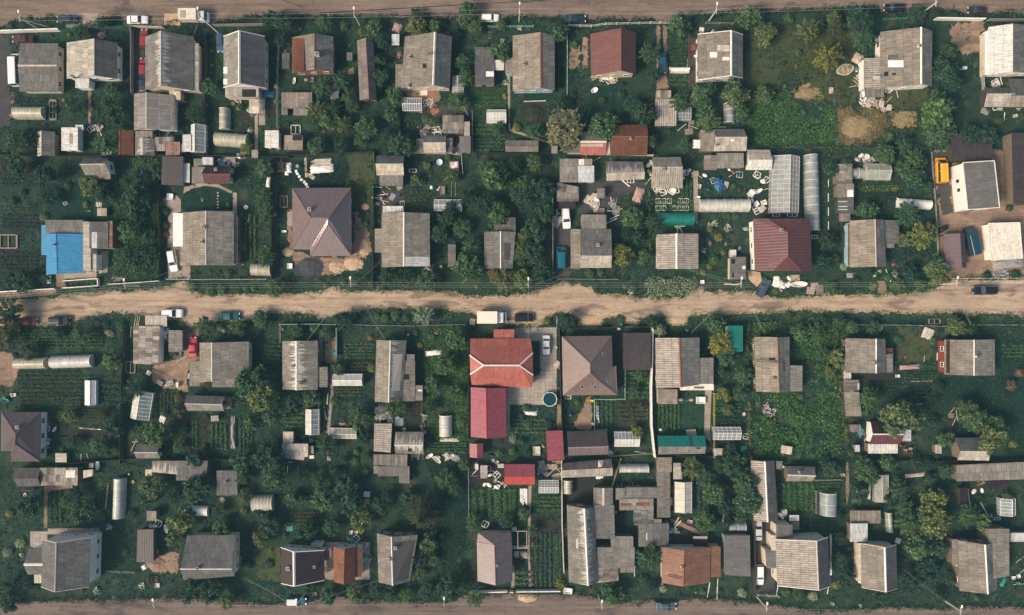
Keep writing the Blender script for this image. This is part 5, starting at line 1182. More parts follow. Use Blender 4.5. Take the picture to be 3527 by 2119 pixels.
def CAR(kind, x, y, ang, color, label, cat='car', name='parked_car', length=None, group=None, z=0.06, roof=None):
    """ang: heading in the picture, degrees anticlockwise from right"""
    p = P(x, y, 1.9 if kind in ('van','minibus') else 0.9); root = thing(name, label, cat, (p.x, p.y, z), group, src(x, y)); root.rotation_euler = (0,0,R(ang))
    if length: s = length/SHAPES[kind][0]; root.scale = (s, min(1.05, 0.5+s*0.5), min(1.05, 0.5+s*0.5))
    pm = carpaint(color); rm = carpaint(roof) if roof else pm
    for it in car_meshes(kind):
        ob = bpy.data.objects.new(it[0], it[1]); COL.objects.link(ob); ob.parent = root
        if it[2]:
            if not it[1].materials: it[1].materials.append(pm)
            ob.material_slots[0].link = 'OBJECT'; ob.material_slots[0].material = GLASS if it[2] == 'G' else (rm if it[0] in ('roof',) else pm)
        if len(it) > 3:
            sb = bpy.data.objects.new(it[3][0], it[3][1]); COL.objects.link(sb); sb.parent = ob
    L = SHAPES[kind][0]/2; a = R(ang); c, s_ = abs(math.cos(a)), abs(math.sin(a)); FOOT.append((p.x-L*c-.5*s_-.3,p.x+L*c+.5*s_+.3,p.y-L*s_-.5*c-.3,p.y+L*s_+.5*c+.3))
    return root
def TRUCK(x0, x1, xs, y0, y1, label, boxc, roofwin=False):
    """box lorry pointing right; px: rear, front, cab/box split"""
    kx = S/2.47; L = (x1-x0)*kx; cx = (x0+x1)/2; p = P(cx, (y0+y1)/2, 1.5); W = (y1-y0)*kx/2
    root = thing('box_truck', label, 'truck', (p.x, p.y, .02), None, src(cx,(y0+y1)/2)); xb = (xs-cx)*kx
    bm_ = paint(boxc, .6, .15, 'cargo box'); white = carpaint((0.74,0.74,0.72))
    MB().box(-L/2, xb-.08, -W, W, .95, 3.0).build('cargo_box', bm_, root)
    m = MB(); [m.obox((-L/2+.02+i*(xb+L/2-.1)/1, 0, 2.99), .06, 2*W+.04, .06) for i in (0,1)]; [m.box(-L/2,xb-.08,s*W-.03,s*W+.03,2.97,3.03) for s in (-1,1)]
    m.build('box_edge', WHITE, root)
    if roofwin: MB().box(-L/2+.45,-L/2+1.6,-W*.72,W*.62,3.0,3.06).build('roof_hatch', paint((0.33,0.30,0.26),.6,.2,'roof hatch'), root)
    m = MB(); cw = W*.90; f = L/2
    loft(m, [[(x,-cw*w,.5),(x,-cw*w,z-.2),(x,-cw*w*.85,z),(x,cw*w*.85,z),(x,cw*w,z-.2),(x,cw*w,.5)] for x, z, w in ((xb+.02,2.15,1),(f-1.05,2.2,1),(f-.75,2.1,.98),(f-.42,1.35,.98),(f-.08,1.2,.92),(f,.95,.85))])
    m.build('cab', white, root)
    m = MB(); m.add([(f-.735,-cw*.82,2.09),(f-.735,cw*.82,2.09),(f-.40,cw*.86,1.40),(f-.40,-cw*.86,1.40)],[(0,3,2,1)]); 
    for v in range(4): m.v[v] = (m.v[v][0]+.03, m.v[v][1], m.v[v][2]+.02)
    m.build('windscreen', GLASS, root)
    MB().box(-L/2+.1, f-.3, -.45, .45, .45, .9).build('chassis', BLACK, root)
    for wx in (-L/2+1.0, f-.85):
        for s in (-1,1): MB().tube((wx,s*(W-.3),.42),(wx,s*(W-.02),.42),.42,n=14).build('wheel', BLACK, root)
    for s in (-1,1):
        MB().obox((f-.02,s*cw*.6,.85),.08,.3,.16).build('headlight', LAMP, root)
        MB().obox((f-.6,s*(cw+.14),1.6),.08,.2,.3).build('mirror', BLACK, root)
    FOOT.append((p.x-L/2-.2,p.x+L/2+.2,p.y-W-.2,p.y+W+.2)); return root
cW=(0.76,0.76,0.74); cK=(0.006,0.008,0.012); cR=(0.24,0.024,0.026); cB=(0.010,0.075,0.16); cT=(0.006,0.07,0.075); cN=(0.014,0.030,0.048); cS=(0.46,0.48,0.49)
tile('A0')
CAR('sedan',1165,167,0,cW,'white saloon parked on the top roadside nose to the right')
CAR('sedan',568,162,180,cN,'dark navy car parked half on a concrete pad, top left')
CAR('sedan',190,332,180,(0.06,0.012,0.016),'dark wine car in shade behind the white top-left fence')
CAR('minibus',110,582,92,cW,'long white minibus beside the dark-roofed corner house','minibus','parked_minibus')
CAR('wagon',1222,325,90,cR,'red car tucked against the jagged-ridge house, upper of two','car',length=3.9)
CAR('wagon',1214,568,90,(0.22,0.024,0.028),'red and white hatchback left of the jagged-ridge house, lower of two','car',length=3.8)
CAR('sedan',1212,702,90,cN,'dark blue car behind the red hatchback in the narrow drive',length=4.0)
CAR('wagon',1872,365,-90,(0.03,0.075,0.14),'dark blue car nose down beside the white-verged house',length=3.9)
TRUCK(1540,1772,1690,95,184,'white box truck with a grey roof hatch on the top roadside',(0.66,0.60,0.49),True)
tile('A1'); CAR('wagon',2095,150,0,cW,'white car half hidden under roadside trees at the top road',length=3.8)
tile('A2')
CAR('sedan',745,157,0,cN,'dark blue saloon parked on the top road verge, picture centre')
CAR('sedan',1487,532,-90,(0.008,0.075,0.12),'teal blue saloon on twin wheel tracks between two top houses')
tile('A3')
CAR('sedan',1370,65,180,cK,'black saloon on the top road near the right corner',length=4.6)
CAR('sedan',2075,85,180,(0.03,0.02,0.025),'dark car in shade at the top right road edge',length=4.0)
tile('B0')
CAR('wagon',1466,962,-80,cW,'white estate car on the driveway of the house with white annex')
tile('B2')
CAR('wagon',668,594,-86,cW,'white estate car under the burgundy canopy yard')
CAR('van',628,930,90,(0.006,0.105,0.15),'teal blue van in the asphalt driveway','van','parked_van',length=4.8)
tile('B3')
CAR('van',1790,182,92,(0.78,0.36,0.03),'bright yellow van by the white-walled house','van','parked_van',length=5.5)
CAR('van',2050,788,103,(0.008,0.045,0.085),'dark blue van standing in the sandy yard','van','parked_van',length=6.2)
CAR('suv',2136,1210,180,cK,'black car on the middle road at the right edge',length=5.0)
CAR('suv',254,1190,62,(0.045,0.075,0.11),'dark grey-blue pickup slanting off the middle road',length=4.2)
tile('C0')
CAR('sedan',236,240,0,cR,'red car on the middle road verge at the left edge',length=3.9)
CAR('suv',507,234,0,cK,'black estate with roof rails beside the red car',length=4.4)
CAR('suv',1466,172,0,cW,'white car on the lower side of the middle road',length=4.4)
CAR('sedan',1946,196,0,(0.006,0.085,0.09),'teal green saloon on the middle road verge',length=4.7)
CAR('sedan',1640,458,90,(0.46,0.03,0.05),'bright red saloon beside the saw-tooth ridge house',length=4.3)
tile('C1')
TRUCK(1987,2236,2158,157,256,'white box truck with cream box on the middle road',(0.74,0.68,0.55))
CAR('suv',2384,208,0,cK,'black estate behind the cream box truck',length=4.1)
tile('C2'); CAR('sedan',497,441,-90,cW,'white saloon on the paved patio of the red-roofed house',length=4.2)
tile('D1'); CAR('wagon',446,1368,0,(0.012,0.10,0.17),'blue and white car under a pole on the bottom road',length=4.2,roof=(0.6,0.62,0.62))
tile('D2'); CAR('sedan',1516,1408,0,(0.05,0.085,0.11),'grey-blue saloon parked on the bottom road',length=4.5)
tile('D3')
CAR('sedan',210,763,90,cS,'silver saloon at the upper end of the asphalt drive',length=4.4)
CAR('wagon',224,1143,-90,cW,'white estate car at the lower end of the asphalt drive',length=4.3)
# ------------------------------------------------------------------ poles and wires
CONC = paint((0.58,0.53,0.45),0.8,0.2,'pole concrete')
TOPS = {}
def POLE(tx, ty, label, key, h=7.0, brace=None, lamp=True):
    p = P(tx, ty, h); o = Vector((p.x, p.y, 0)); root = thing('utility_pole', label, 'utility pole', o, 'utility poles along the roads', src(tx, ty))
    MB().tube(o, (p.x,p.y,h), .17, .10, 8).build('pole', CONC, root, o)
    MB().obox((p.x,p.y,h-.5), .10, 1.5, .10).build('crossarm', CONC, root, o)
    for dy in (-.65,-.25,.25,.65): MB().lathe((p.x,p.y+dy,h-.45), [(.05,0),(.07,.08),(.04,.18)], 8).build('insulator', WHITE, root, o)
    if lamp:
        q = Vector((p.x, p.y+0.9, h+.1)); MB().tube((p.x,p.y,h-.2), q, .04).build('lamp_arm', STEEL, root, o)
        MB().obox(q+Vector((0,.25,0)), .3, .62, .16).build('street_lamp', WHITE, root, o)
    if brace:
        b = P(*brace); MB().tube(b, (p.x,p.y,h*.82), .14, .11, 8).build('brace', CONC, root, o)
    TOPS[key] = [Vector((p.x,p.y+dy,h-.25)) for dy in (-.65,-.25,.25,.65)]; return root
def WIRE(a, b, label, sag=0.35, r=.018, name='power_line', mat=None):
    m = MB(); a = Vector(a); b = Vector(b); n = 10; pts = [a.lerp(b, i/n)-Vector((0,0,sag*4*(i/n)*(1-i/n))) for i in range(n+1)]
    for i in range(n): m.tube(pts[i], pts[i+1], r, n=4)
    o = (a+b)/2; ob = m.build(name, mat or WIREM, None, o)
    tag(ob, label, 'power line', 'overhead power lines', None, (CX+o.x/S, CY-o.y/S)); return ob
WIREM = paint((0.34,0.35,0.33), 0.5, 0.1, 'aluminium wire')
tile('A0'); POLE(158,148,'braced concrete pole at the top left corner of the top road','t1',7,(420,232))
POLE(1682,120,'concrete pole standing by the white box truck','t2',7,(1870,295))
tile('A1'); POLE(935,118,'concrete pole above the rust-panelled house on the top road','t3'); POLE(2345,78,'concrete pole above the house with pale blue wall','t4')
tile('A2'); POLE(1950,80,'concrete pole above the house with white roof patches','t5')
tile('A3'); POLE(1730,18,'concrete pole at the right end of the top road','t6')
tile('B0'); POLE(1055,1168,'concrete pole left along the middle road by the blue-roofed house','m1')
tile('B1'); POLE(905,1152,'concrete pole on the middle road below the mauve hip-roofed house','m2'); POLE(2420,1160,'concrete pole at the middle of the middle road','m3')
tile('B2'); POLE(2160,1155,'concrete pole by the dark pickup on the middle road','m4')
tile('B3'); POLE(1905,1150,'concrete pole on the middle road near the yard fence','m5')
tile('D0'); POLE(1300,1398,'concrete pole at the left of the bottom road','b1')
tile('D1'); POLE(446,1400,'concrete pole beside the blue and white car','b2'); POLE(1702,1385,'concrete pole below the lawn by the tall spruce','b3')
tile('D2'); POLE(972,1410,'concrete pole in the middle of the bottom road','b4')
tile('D3'); POLE(285,1428,'concrete pole below the asphalt drive on the bottom road','b5'); POLE(1940,1455,'concrete pole at the right of the bottom road','b6')
def ext(key, dx, dy): return [q+Vector((dx,dy,0)) for q in TOPS[key]]
for row, kk, word in ((('t1','t2','t3','t4','t5','t6'),(0,2),'top'),(('m1','m2','m3','m4','m5'),(0,1,2),'middle'),(('b1','b2','b3','b4','b5','b6'),(1,),'bottom')):
    for i, (a, b) in enumerate(zip(row, row[1:])):
        for j in kk: WIRE(TOPS[a][j], TOPS[b][j], 'thin overhead wire along the %s road, %s span from the left' % (word, ('first','second','third','fourth','fifth')[i]), .4)
for key, dx, dy in (('m5',42,0),('m1',-50,-4)):
    for j in (0,1,2): WIRE(TOPS[key][j], ext(key,dx,dy)[j], 'thin overhead wire along the middle road leaving the %s edge' % ('right' if dx > 0 else 'left'), .4)
def DROP(key, t, x, y, z, n=2):
    tile(t)
    sx, sy = src(x, y); lb = 'service wire dropping from a pole '+near(sx, sy)
    for j in range(n):
        q = P(x, y, z); WIRE(TOPS[key][j*2], q+Vector((0.15*j,0.1*j,0)), lb, .5, .016, 'service_wire')
DROP('m2','C1',540,395,3.6); DROP('m2','C1',1195,395,3.8); DROP('m2','B1',1165,965,4,1); DROP('m1','C0',1700,750,3.6); DROP('m4','C2',1730,340,3.6)
DROP('m4','C3',265,345,4); DROP('m5','C3',2015,270,3.5); DROP('m4','B2',1700,1035,3.4); DROP('m3','C1',2415,400,3.4); DROP('b2','D0',2080,1170,4,1)
DROP('b2','D1',1140,1190,4.2,1); DROP('b3','D1',2060,1225,4,1); DROP('b6','D3',1440,1090,4.2,1); DROP('m1','B0',1430,1055,3,1); DROP('t2','A0',1900,300,4.2,1); DROP('t2','A0',1640,300,4.2,1)
DROP('m3','B2',770,1030,4,1); DROP('t4','A2',360,270,4,1)
# ------------------------------------------------------------------ fences and walls
def FENCE(pts, label, h=1.5, mat=None, kind='panel', cat='fence', step=2.6, th=0.06, name='fence', pm=None):
    W = [P(*p) for p in pts]; c = sum(W, Vector((0,0,0)))/len(W); c.z = 0; mat = mat or WOODD
    root = thing(name, label, cat, c, None, (CX+c.x/S, CY-c.y/S)); pn = MB(); ps = []
    for a, b in zip(W, W[1:]):
        d = b-a; L = d.length; n = max(1, round(L/step)); rz = math.atan2(d.y, d.x)
        for i in range(n):
            m_ = a+d*((i+.5)/n)
            if kind == 'panel': pn.obox(m_+Vector((0,0,h/2+.05)), L/n-.10, th, h-.05, rz)
            elif kind == 'wall': pn.obox(m_+Vector((0,0,h/2)), L/n-.02, th, h, rz)
            elif kind == 'rail':
                for z in (h*.35,h*.9): pn.obox(m_+Vector((0,0,z)), L/n, .05, .09, rz)
            elif kind == 'mesh':
                for z in (.05,h*.5,h): pn.obox(m_+Vector((0,0,z)), L/n, .035, .035, rz)
                for q in range(8): pn.obox(a+d*((i+q/8)/n)+Vector((0,0,h/2)), .02, .02, h, rz)
            ps.append(a+d*(i/n))
        if b is W[-1]: ps.append(b)
    pn.build('panel' if kind in ('panel','wall') else 'rail', mat, root, c)
    if len(ps) > 60: ps = ps[::2]
    for q in ps: MB().box(q.x-.07,q.x+.07,q.y-.07,q.y+.07,0,h+.12).build('post', pm or mat, root, c)
    return root
GRN = paint((0.05,0.28,0.22),0.6,0.2,'green fence paint'); MINT = paint((0.28,0.55,0.46),0.6,0.2,'mint fence paint'); WHT = WHITE; BLK = WOODD; GRY = WOODG
VINES = []
for t, pts, lab, h, mat, kd, th in [
 ('A0',[(-60,284),(525,266)],'white concrete panel fence at the top left corner',1.6,WHT,'wall',.22),
 ('A0',[(528,270),(1150,236)],'thin green mesh fence below the top road left',1.4,GRN,'mesh',.05),
 ('A0',[(1150,240),(1400,246)],'pale board fence above the jagged-ridge house',1.5,PALE,'panel',.08),
 ('A0',[(1830,228),(2200,222),(2470,222)],'grey white board fence above the white-verged house',1.5,GREYC,'panel',.08),
 ('A0',[(1138,245),(1142,800)],'grey side fence left of the red cars',1.6,GREYC,'panel',.06),
 ('A0',[(1768,300),(1762,1320)],'dark side fence left of the white-verged house',1.6,BLK,'panel',.06),
 ('A0',[(2388,300),(2366,850),(2376,1290)],'pale thin side fence right of the white-verged house',1.5,GREYC,'rail',.05),
 ('A0',[(-40,1325),(700,1340),(1000,1330),(1560,1330),(2470,1345)],'long dark back fence across the left gardens',1.5,BLK,'panel',.06),
 ('A1',[(318,1330),(800,1310),(1110,1300)],'dark back fence above the lawn of the mauve house',1.4,BLK,'panel',.06),
 ('A1',[(1110,1300),(1120,1450)],'brown fence at the corner of the mauve house yard',1.4,WOODG,'panel',.06),
 ('A1',[(1330,945),(1330,1200)],'dark fence by the bluish cold frame',1.3,BLK,'panel',.06),
 ('A1',[(1945,960),(1945,1300)],'grey fence between junkyard and vegetable plot',1.5,GREYC,'rail',.05),
 ('A1',[(2080,240),(2460,235)],'mint green rail fence above the blue-walled house',1.3,MINT,'rail',.05),
 ('A2',[(690,228),(880,232),(1000,214),(1380,205),(1540,205)],'white picket fence above the red-brown metal house',1.3,WHT,'rail',.06),
 ('A2',[(672,240),(674,500),(672,815)],'thin pale fence along the left of the red-brown house plot',1.5,MINT,'rail',.05),
 ('A2',[(598,320),(600,760)],'dark fence right of the blue-walled house',1.6,BLK,'panel',.06),
 ('A2',[(1705,300),(1705,720)],'rusty rail fence left of the white-patched house',1.4,RUSTM,'rail',.05),
 ('A2',[(1540,620),(1540,1200)],'dark fence left of the corrugated grey shed',1.4,BLK,'rail',.05),
 ('A2',[(680,1312),(1060,1322),(1400,1330)],'pale capped back fence below the rusty red shed',1.4,PALE,'panel',.10),
 ('A2',[(-20,1312),(640,1312)],'dark back fence below the double grey shed',1.4,BLK,'panel',.06),
 ('A2',[(1850,205),(2080,212)],'thin grey fence above the white-patched house',1.3,GREYC,'rail',.05),
 ('A2',[(310,868),(490,862)],'white board edge above the dug soil bed',.5,WHT,'panel',.08),
 ('A3',[(1700,172),(2110,178)],'whitewashed wall at the top right road edge',1.5,WHT,'wall',.25),
 ('A3',[(2150,180),(2470,182)],'grey fence right of the whitewashed top wall',1.4,GREYC,'panel',.1),
 ('A3',[(1270,175),(1460,165)],'green rail fence beside the black car',1.2,GRN,'rail',.05),
 ('A3',[(2095,600),(2110,770)],'grey board fence left of the white-sloped house',1.3,GREYC,'panel',.08),
 ('A3',[(300,1255),(1690,1270)],'mossy low fence below the dry grass plot',1.1,paint((0.05,0.09,0.04),.9,.3,'mossy board'),'panel',.15),
 ('B0',[(0,1226),(480,1198)],'whitewashed low wall on the middle road at the left edge',1.0,WHT,'wall',.2),
 ('B0',[(550,1192),(848,1172),(845,1112),(552,1132)],'white low wall round the blue-roofed house front bed',.9,WHT,'wall',.16),
 ('B0',[(940,1160),(1150,1148),(1365,1132)],'white board fence right of the blue-roofed house',1.2,WHT,'panel',.1),
 ('B0',[(1440,1118),(1620,1118)],'white gate fence at the annex house driveway',1.3,WHT,'rail',.06),
 ('B0',[(1625,1120),(2280,1118)],'white concrete post fence below the annex house',1.3,PALE,'rail',.08),
 ('B0',[(1372,330),(1376,1110)],'dark fence between overgrown plot and concrete driveway',1.6,BLK,'panel',.06),
 ('B0',[(2318,120),(2330,1110)],'dark fence left of the mauve house plot',1.6,BLK,'panel',.06),
 ('B1',[(340,1112),(690,1105),(850,1102),(1100,1096)],'dark wire fence below the mauve hip-roofed house',1.3,BLK,'mesh',.05),
 ('B1',[(1112,320),(1108,680),(1104,1190)],'dark fence between mauve house and white-cornered house',1.5,BLK,'panel',.06),
 ('B1',[(1380,45),(1850,60),(1865,220)],'pale pipe frame fence behind the small round pool',1.2,PALE,'rail',.05),
 ('B2',[(552,360),(552,1100)],'grey board fence left of the asphalt driveway',1.6,GREYC,'panel',.08),
 ('B2',[(600,1115),(1100,1120)],'thin grey front fence below the tan-fronted house',1.2,GREYC,'rail',.05),
 ('B2',[(1370,350),(1372,960)],'leafy wire fence between two plots',1.4,paint((0.06,0.11,0.045),.9,.3,'vine covered wire'),'panel',.2),
 ('B3',[(1678,40),(1722,620),(1738,1000)],'low grey kerb wall left of the sandy yard',.5,GREYC,'panel',.1),
 ('B3',[(1850,1112),(2480,1108)],'white capped front fence of the sandy yard',1.4,PALE,'rail',.08),
 ('B3',[(2330,160),(2345,470)],'pale narrow wall beside the right edge chocolate shed',1.5,PALE,'wall',.2),
 ('B3',[(860,620),(690,1120)],'dark fence right of the burgundy house',1.3,BLK,'rail',.05),
 ('C0',[(1075,300),(1050,900),(1045,1440)],'tall dark fence down the left gardens',1.4,BLK,'panel',.06),
 ('C0',[(500,1445),(1180,1400),(1500,1400),(2080,1410)],'dark back fence of the lower left gardens',1.4,BLK,'panel',.06),
 ('C1',[(318,265),(650,262)],'mint green fence above the heavily streaked house',1.3,MINT,'panel',.08),
 ('C1',[(650,265),(790,268)],'pale mint gate beside the plank pile path',1.2,MINT,'rail',.06),
 ('C1',[(920,268),(1120,275),(1450,278),(1880,265)],'thin pale rail fence above the long roof-hole house',1.2,GREYC,'rail',.05),
 ('C1',[(796,300),(797,530)],'mint board fence with a white tank at its foot',1.3,MINT,'panel',.08),
 ('C1',[(318,270),(316,420)],'thin grey fence at the left of the streaked house',1.3,GREYC,'rail',.05),
 ('C1',[(645,850),(645,1060)],'grey wooden rail among the bean rows',1.1,GREYC,'rail',.05),
 ('C1',[(1515,920),(1530,1400)],'rusty pipe fence right of the streaky burnt shed',1.2,RUSTM,'rail',.05),
 ('C1',[(1910,400),(1912,1240)],'brown fence left of the red-roofed house',1.6,WOODD,'panel',.08),
 ('C2',[(605,300),(612,600),(628,1160)],'dark fence between patio and brown hip house',1.7,BLK,'panel',.06),
 ('C2',[(650,296),(1050,292)],'dark board fence above the brown hip-roofed house',1.6,BLK,'panel',.06),
 ('C2',[(1110,292),(1385,284)],'dark front fence with white board beside the chocolate garage',1.6,BLK,'panel',.06),
 ('C2',[(1392,290),(1388,580),(1380,800),(1384,1120),(1412,1385)],'long white boundary wall right of the chocolate garage',1.9,WHT,'wall',.25),
 ('C2',[(1165,640),(1162,900),(1085,900)],'mint green mesh fence beside the brown hip house',1.2,MINT,'mesh',.05),
 ('C2',[(1078,903),(905,900),(905,1155),(1010,1158)],'mint green rail fence around a garden bed',1.1,MINT,'rail',.05),
 ('C2',[(1060,1380),(1390,1360)],'ochre pipe fence below the tin-panelled greenhouse',1.2,paint((0.30,0.25,0.12),.6,.2,'ochre pipe'),'rail',.05),
 ('C2',[(2205,260),(2204,600)],'leafy hedge-like fence right of the teal garage',1.3,paint((0.06,0.12,0.04),.9,.3,'vine fence'),'panel',.3),
 ('C2',[(2215,930),(2222,1460)],'leafy fence at the left of the overgrown field',1.3,paint((0.06,0.12,0.04),.9,.3,'vine fence'),'panel',.3),
 ('C3',[(1060,268),(1480,272),(1780,282)],'thin white rail fence below the middle road right',1.2,GREYC,'rail',.05),
 ('C3',[(1960,270),(2470,270)],'grey wire fence above the lower right lawn',1.2,GREYC,'mesh',.05),
 ('C3',[(880,700),(900,900),(955,1240)],'leafy fence at the right of the overgrown field',1.3,paint((0.06,0.12,0.04),.9,.3,'vine fence'),'panel',.3),
 ('C3',[(1200,1415),(1860,1420),(2470,1405)],'dark back fence of the lower right gardens',1.4,BLK,'panel',.06),
 ('D1',[(1925,1276),(2240,1266)],'white panel fence left along the bottom road',1.4,WHT,'wall',.2),
 ('D1',[(2262,1270),(2290,1270)],'white gate panel of the bottom road fence',1.4,WHT,'wall',.15),
 ('D2',[(240,1266),(612,1262)],'long white panel fence right along the bottom road',1.4,WHT,'wall',.2),
 ('D1',[(1912,200),(1915,700)],'thin grey fence right of the spruce lawn',1.3,GREYC,'rail',.05),
 ('D2',[(626,160),(630,700),(645,1105)],'long cream pipe fence left of the rambling house',1.5,PALE,'panel',.16),
 ('D2',[(1440,110),(2200,130)],'dark back fence above the brown slate row',1.4,BLK,'panel',.06),
 ('D2',[(2222,120),(2225,300)],'thin pale fence left of the long serrated barn',1.3,GREYC,'rail',.05),
 ('D2',[(2250,640),(2262,1280)],'dark brick wall left of the asphalt drive',1.5,BLK,'wall',.2),
 ('D3',[(200,1300),(370,1310)],'pale gate rail at the foot of the asphalt drive',1.3,PALE,'rail',.06),
 ('D3',[(690,330),(900,325)],'thin grey rail fence above the silver tunnel',1.1,GREYC,'rail',.05),
 ('D3',[(690,420),(694,605)],'leaning pale rail left of the silver tunnel',1.1,GREYC,'rail',.05),
 ('D3',[(1008,560),(1000,860),(1020,1340)],'dark fence right of the big ribbed house plot',1.3,BLK,'rail',.05),
 ('D3',[(1820,380),(1835,1300)],'dark fence left of the broad lower right house',1.3,BLK,'rail',.05),
 ('D0',[(920,1100),(1160,1112)],'thin grey rail fence right of the tall cream house',1.1,GREYC,'rail',.05),
]:
    tile(t)
    if th >= .15 and mat.name[:4] in ('vine','moss'): VINES.append((t, pts, lab, h, th))
    else: FENCE(pts, lab, h, mat, kd, th=th)
# yellow gas pipe on posts
tile('C2'); FENCE([(1916,850),(1916,1388)],'bright yellow gas pipe on short posts',1.6,paint((0.62,0.44,0.06),.5,.1,'yellow pipe'),'rail','gas pipe',4.0,name='gas_pipe')
tile('D2'); FENCE([(1125,145),(1050,385)],'yellow slanting pipe between shed and rambling house',1.6,paint((0.50,0.42,0.12),.5,.1,'faded yellow pipe'),'rail','gas pipe',5.0,name='gas_pipe')
# ------------------------------------------------------------------ garden things and clutter
def put(name, label, cat, x, y, build, rz=0.0, z=0.075, group=None, s=1.0):
    """build(root) adds parts in local coordinates"""
    p = P(x, y, 0.3); root = thing(name, label, cat, (p.x,p.y,z), group, src(x,y)); root.rotation_euler = (0,0,rz); root.scale = (s,s,s)
    build(root); return root
MESHC = {}
def one(key, fn, mat, smooth=False):
    if key not in MESHC:
        m = MB(); fn(m); MESHC[key] = m.mesh(key, mat, smooth=smooth)
    return MESHC[key]
def item(key, fn, name, label, cat, x, y, mat, rz=0.0, s=(1,1,1), z=0.01, group=None, tilt=0.0, smooth=False):
    me = one(key, fn, mat, smooth); p = P(x, y, z+.2); ob = bpy.data.objects.new(name, me); COL.objects.link(ob)
    ob.location = (p.x,p.y,z); ob.rotation_euler = (tilt,0,rz); ob.scale = s
    ob.material_slots[0].link = 'OBJECT'; ob.material_slots[0].material = mat
    return tag(ob, label, cat, group, None, src(x,y))
def f_plank(m): m.obox((0,0,.05),1,.16,.05); m.obox((.02,.02,.10),.7,.03,.03)
def f_planks(m):
    for i in range(6): m.obox(((i%3)*.06-.05,(i-2.5)*.17,.05+.05*(i%2)),1.0-(i%3)*.08,.14,.05,.03*math.sin(i*3))
def f_pallet(m):
    for y in (-.45,0,.45): m.obox((0,y,.07),1.2,.10,.10)
    for i in range(7): m.obox((-.54+.18*i,0,.14),.11,1.0,.03)
    for i in range(3): m.obox((-.5+.5*i,0,.005+.01),.11,1.0,.03)
def f_crate(m):
    w,d,h=.4,.3,.35
    for s in (-1,1):
        for z in (.07,.19,.31): m.obox((0,s*d,z),2*w,.03,.09); m.obox((s*w,0,z),.03,2*d,.09)
        for q in (-1,1): m.obox((s*(w-.03),q*(d-.03),h/2),.05,.05,h)
    m.obox((0,0,.03),2*w,2*d,.03)
def f_barrel(m): m.lathe((0,0,0),[(.27,0),(.29,.05),(.28,.28),(.30,.32),(.28,.36),(.28,.60),(.30,.64),(.28,.68),(.29,.86),(.25,.88),(.24,.83)],16)
def f_bucket(m): m.lathe((0,0,0),[(.14,0),(.19,.32),(.205,.33),(.18,.31),(.14,.06)],14)
def f_tyre(m): m.lathe((0,0,0),[(.32,.02),(.46,.02),(.52,.10),(.46,.20),(.32,.20),(.28,.11)],20)
def f_sack(m):
    pr=[(.10,0),(.34,.04),(.38,.14),(.30,.26),(.12,.31)]; m.lathe((0,0,0),pr,10)
    m.v=[(x*1.5+.05*math.sin(y*9),y+.04*math.sin(x*8),z+.02*math.sin(x*11+y*7)) for x,y,z in m.v]
def f_sheet(m):
    n=14
    for sgn in (0,1): m.add([(-.5+i/n, y, .06+.025*math.sin(i*2.2)+(-.012 if sgn else 0)) for i in range(n+1) for y in (-.5,.5)],[(2*i,2*i+2,2*i+3,2*i+1) if not sgn else (2*i+1,2*i+3,2*i+2,2*i) for i in range(n)])
def f_blocks(m):
    r=random.Random(4)
    for z in range(3):
        for i in range(3):
            for j in range(2): m.obox((-.42+.42*i+r.uniform(-.03,.03),-.22+.44*j,.1+.2*z),.39,.40,.19,r.uniform(-.05,.05))
def f_frame(m):
    for (x,y,a,b) in ((-.5,0,.10,1),(.5,0,.10,1),(0,-.5,.9,.10),(0,.5,.9,.10),(0,0,.06,.9)): m.obox((x,y,.05),a,b,.07)
def f_tub(m):
    pr=[(.38,0),(.42,.05),(.48,.50),(.55,.55),(.52,.58),(.45,.53),(.36,.12)]; m.lathe((0,0,0),pr,20); m.v=[(x*1.75,y*.75,z) for x,y,z in m.v]
def f_drum(m): m.tube((-.5,0,.3),(.5,0,.3),.3,n=14); m.tube((-.53,0,.3),(-.5,0,.3),.12,n=8)
def f_heap(m):
    r=random.Random(3)
    for i in range(40):
        a=r.uniform(0,6.28); q=r.random()**.6; m.obox((q*math.cos(a),q*math.sin(a),.06+.4*(1-q)*r.random()),r.uniform(.2,.55),r.uniform(.12,.3),r.uniform(.04,.12),r.uniform(0,3),r.uniform(-.4,.4),r.uniform(-.4,.4))
def f_tarp(m):
    n=16; pts=[]
    for j in range(n+1):
        for i in range(n+1):
            x=-1+2*i/n; y=-1+2*j/n; e=max(0,1-max(abs(x),abs(y))**3); pts.append((x+.04*math.sin(y*9),y+.04*math.sin(x*8),.02+e*(.40+.22*mnoise.noise(Vector((x*2.2,y*2.2,5))) +.10*mnoise.noise(Vector((x*6,y*6,2))))))
    m.add(pts,[(j*(n+1)+i,j*(n+1)+i+1,(j+1)*(n+1)+i+1,(j+1)*(n+1)+i) for j in range(n) for i in range(n)])
def f_mound(m):
    n=20; pts=[]
    for j in range(n+1):
        for i in range(n+1):
            x=-1+2*i/n; y=-1+2*j/n; e=1-(x*x+y*y)*(1+.5*mnoise.noise(Vector((x*2.5,y*2.5,4)))); pts.append((x,y,-.3+1.1*e+.28*mnoise.noise(Vector((x*3,y*3,8)))))
    m.add(pts,[(j*(n+1)+i,j*(n+1)+i+1,(j+1)*(n+1)+i+1,(j+1)*(n+1)+i) for j in range(n) for i in range(n)])
def f_stone(m):
    m.lathe((0,0,0),[(.2,0),(.24,.03),(.20,.07),(.05,.075)],8); m.v=[(x*1.2+.02*math.sin(y*20),y,z) for x,y,z in m.v]
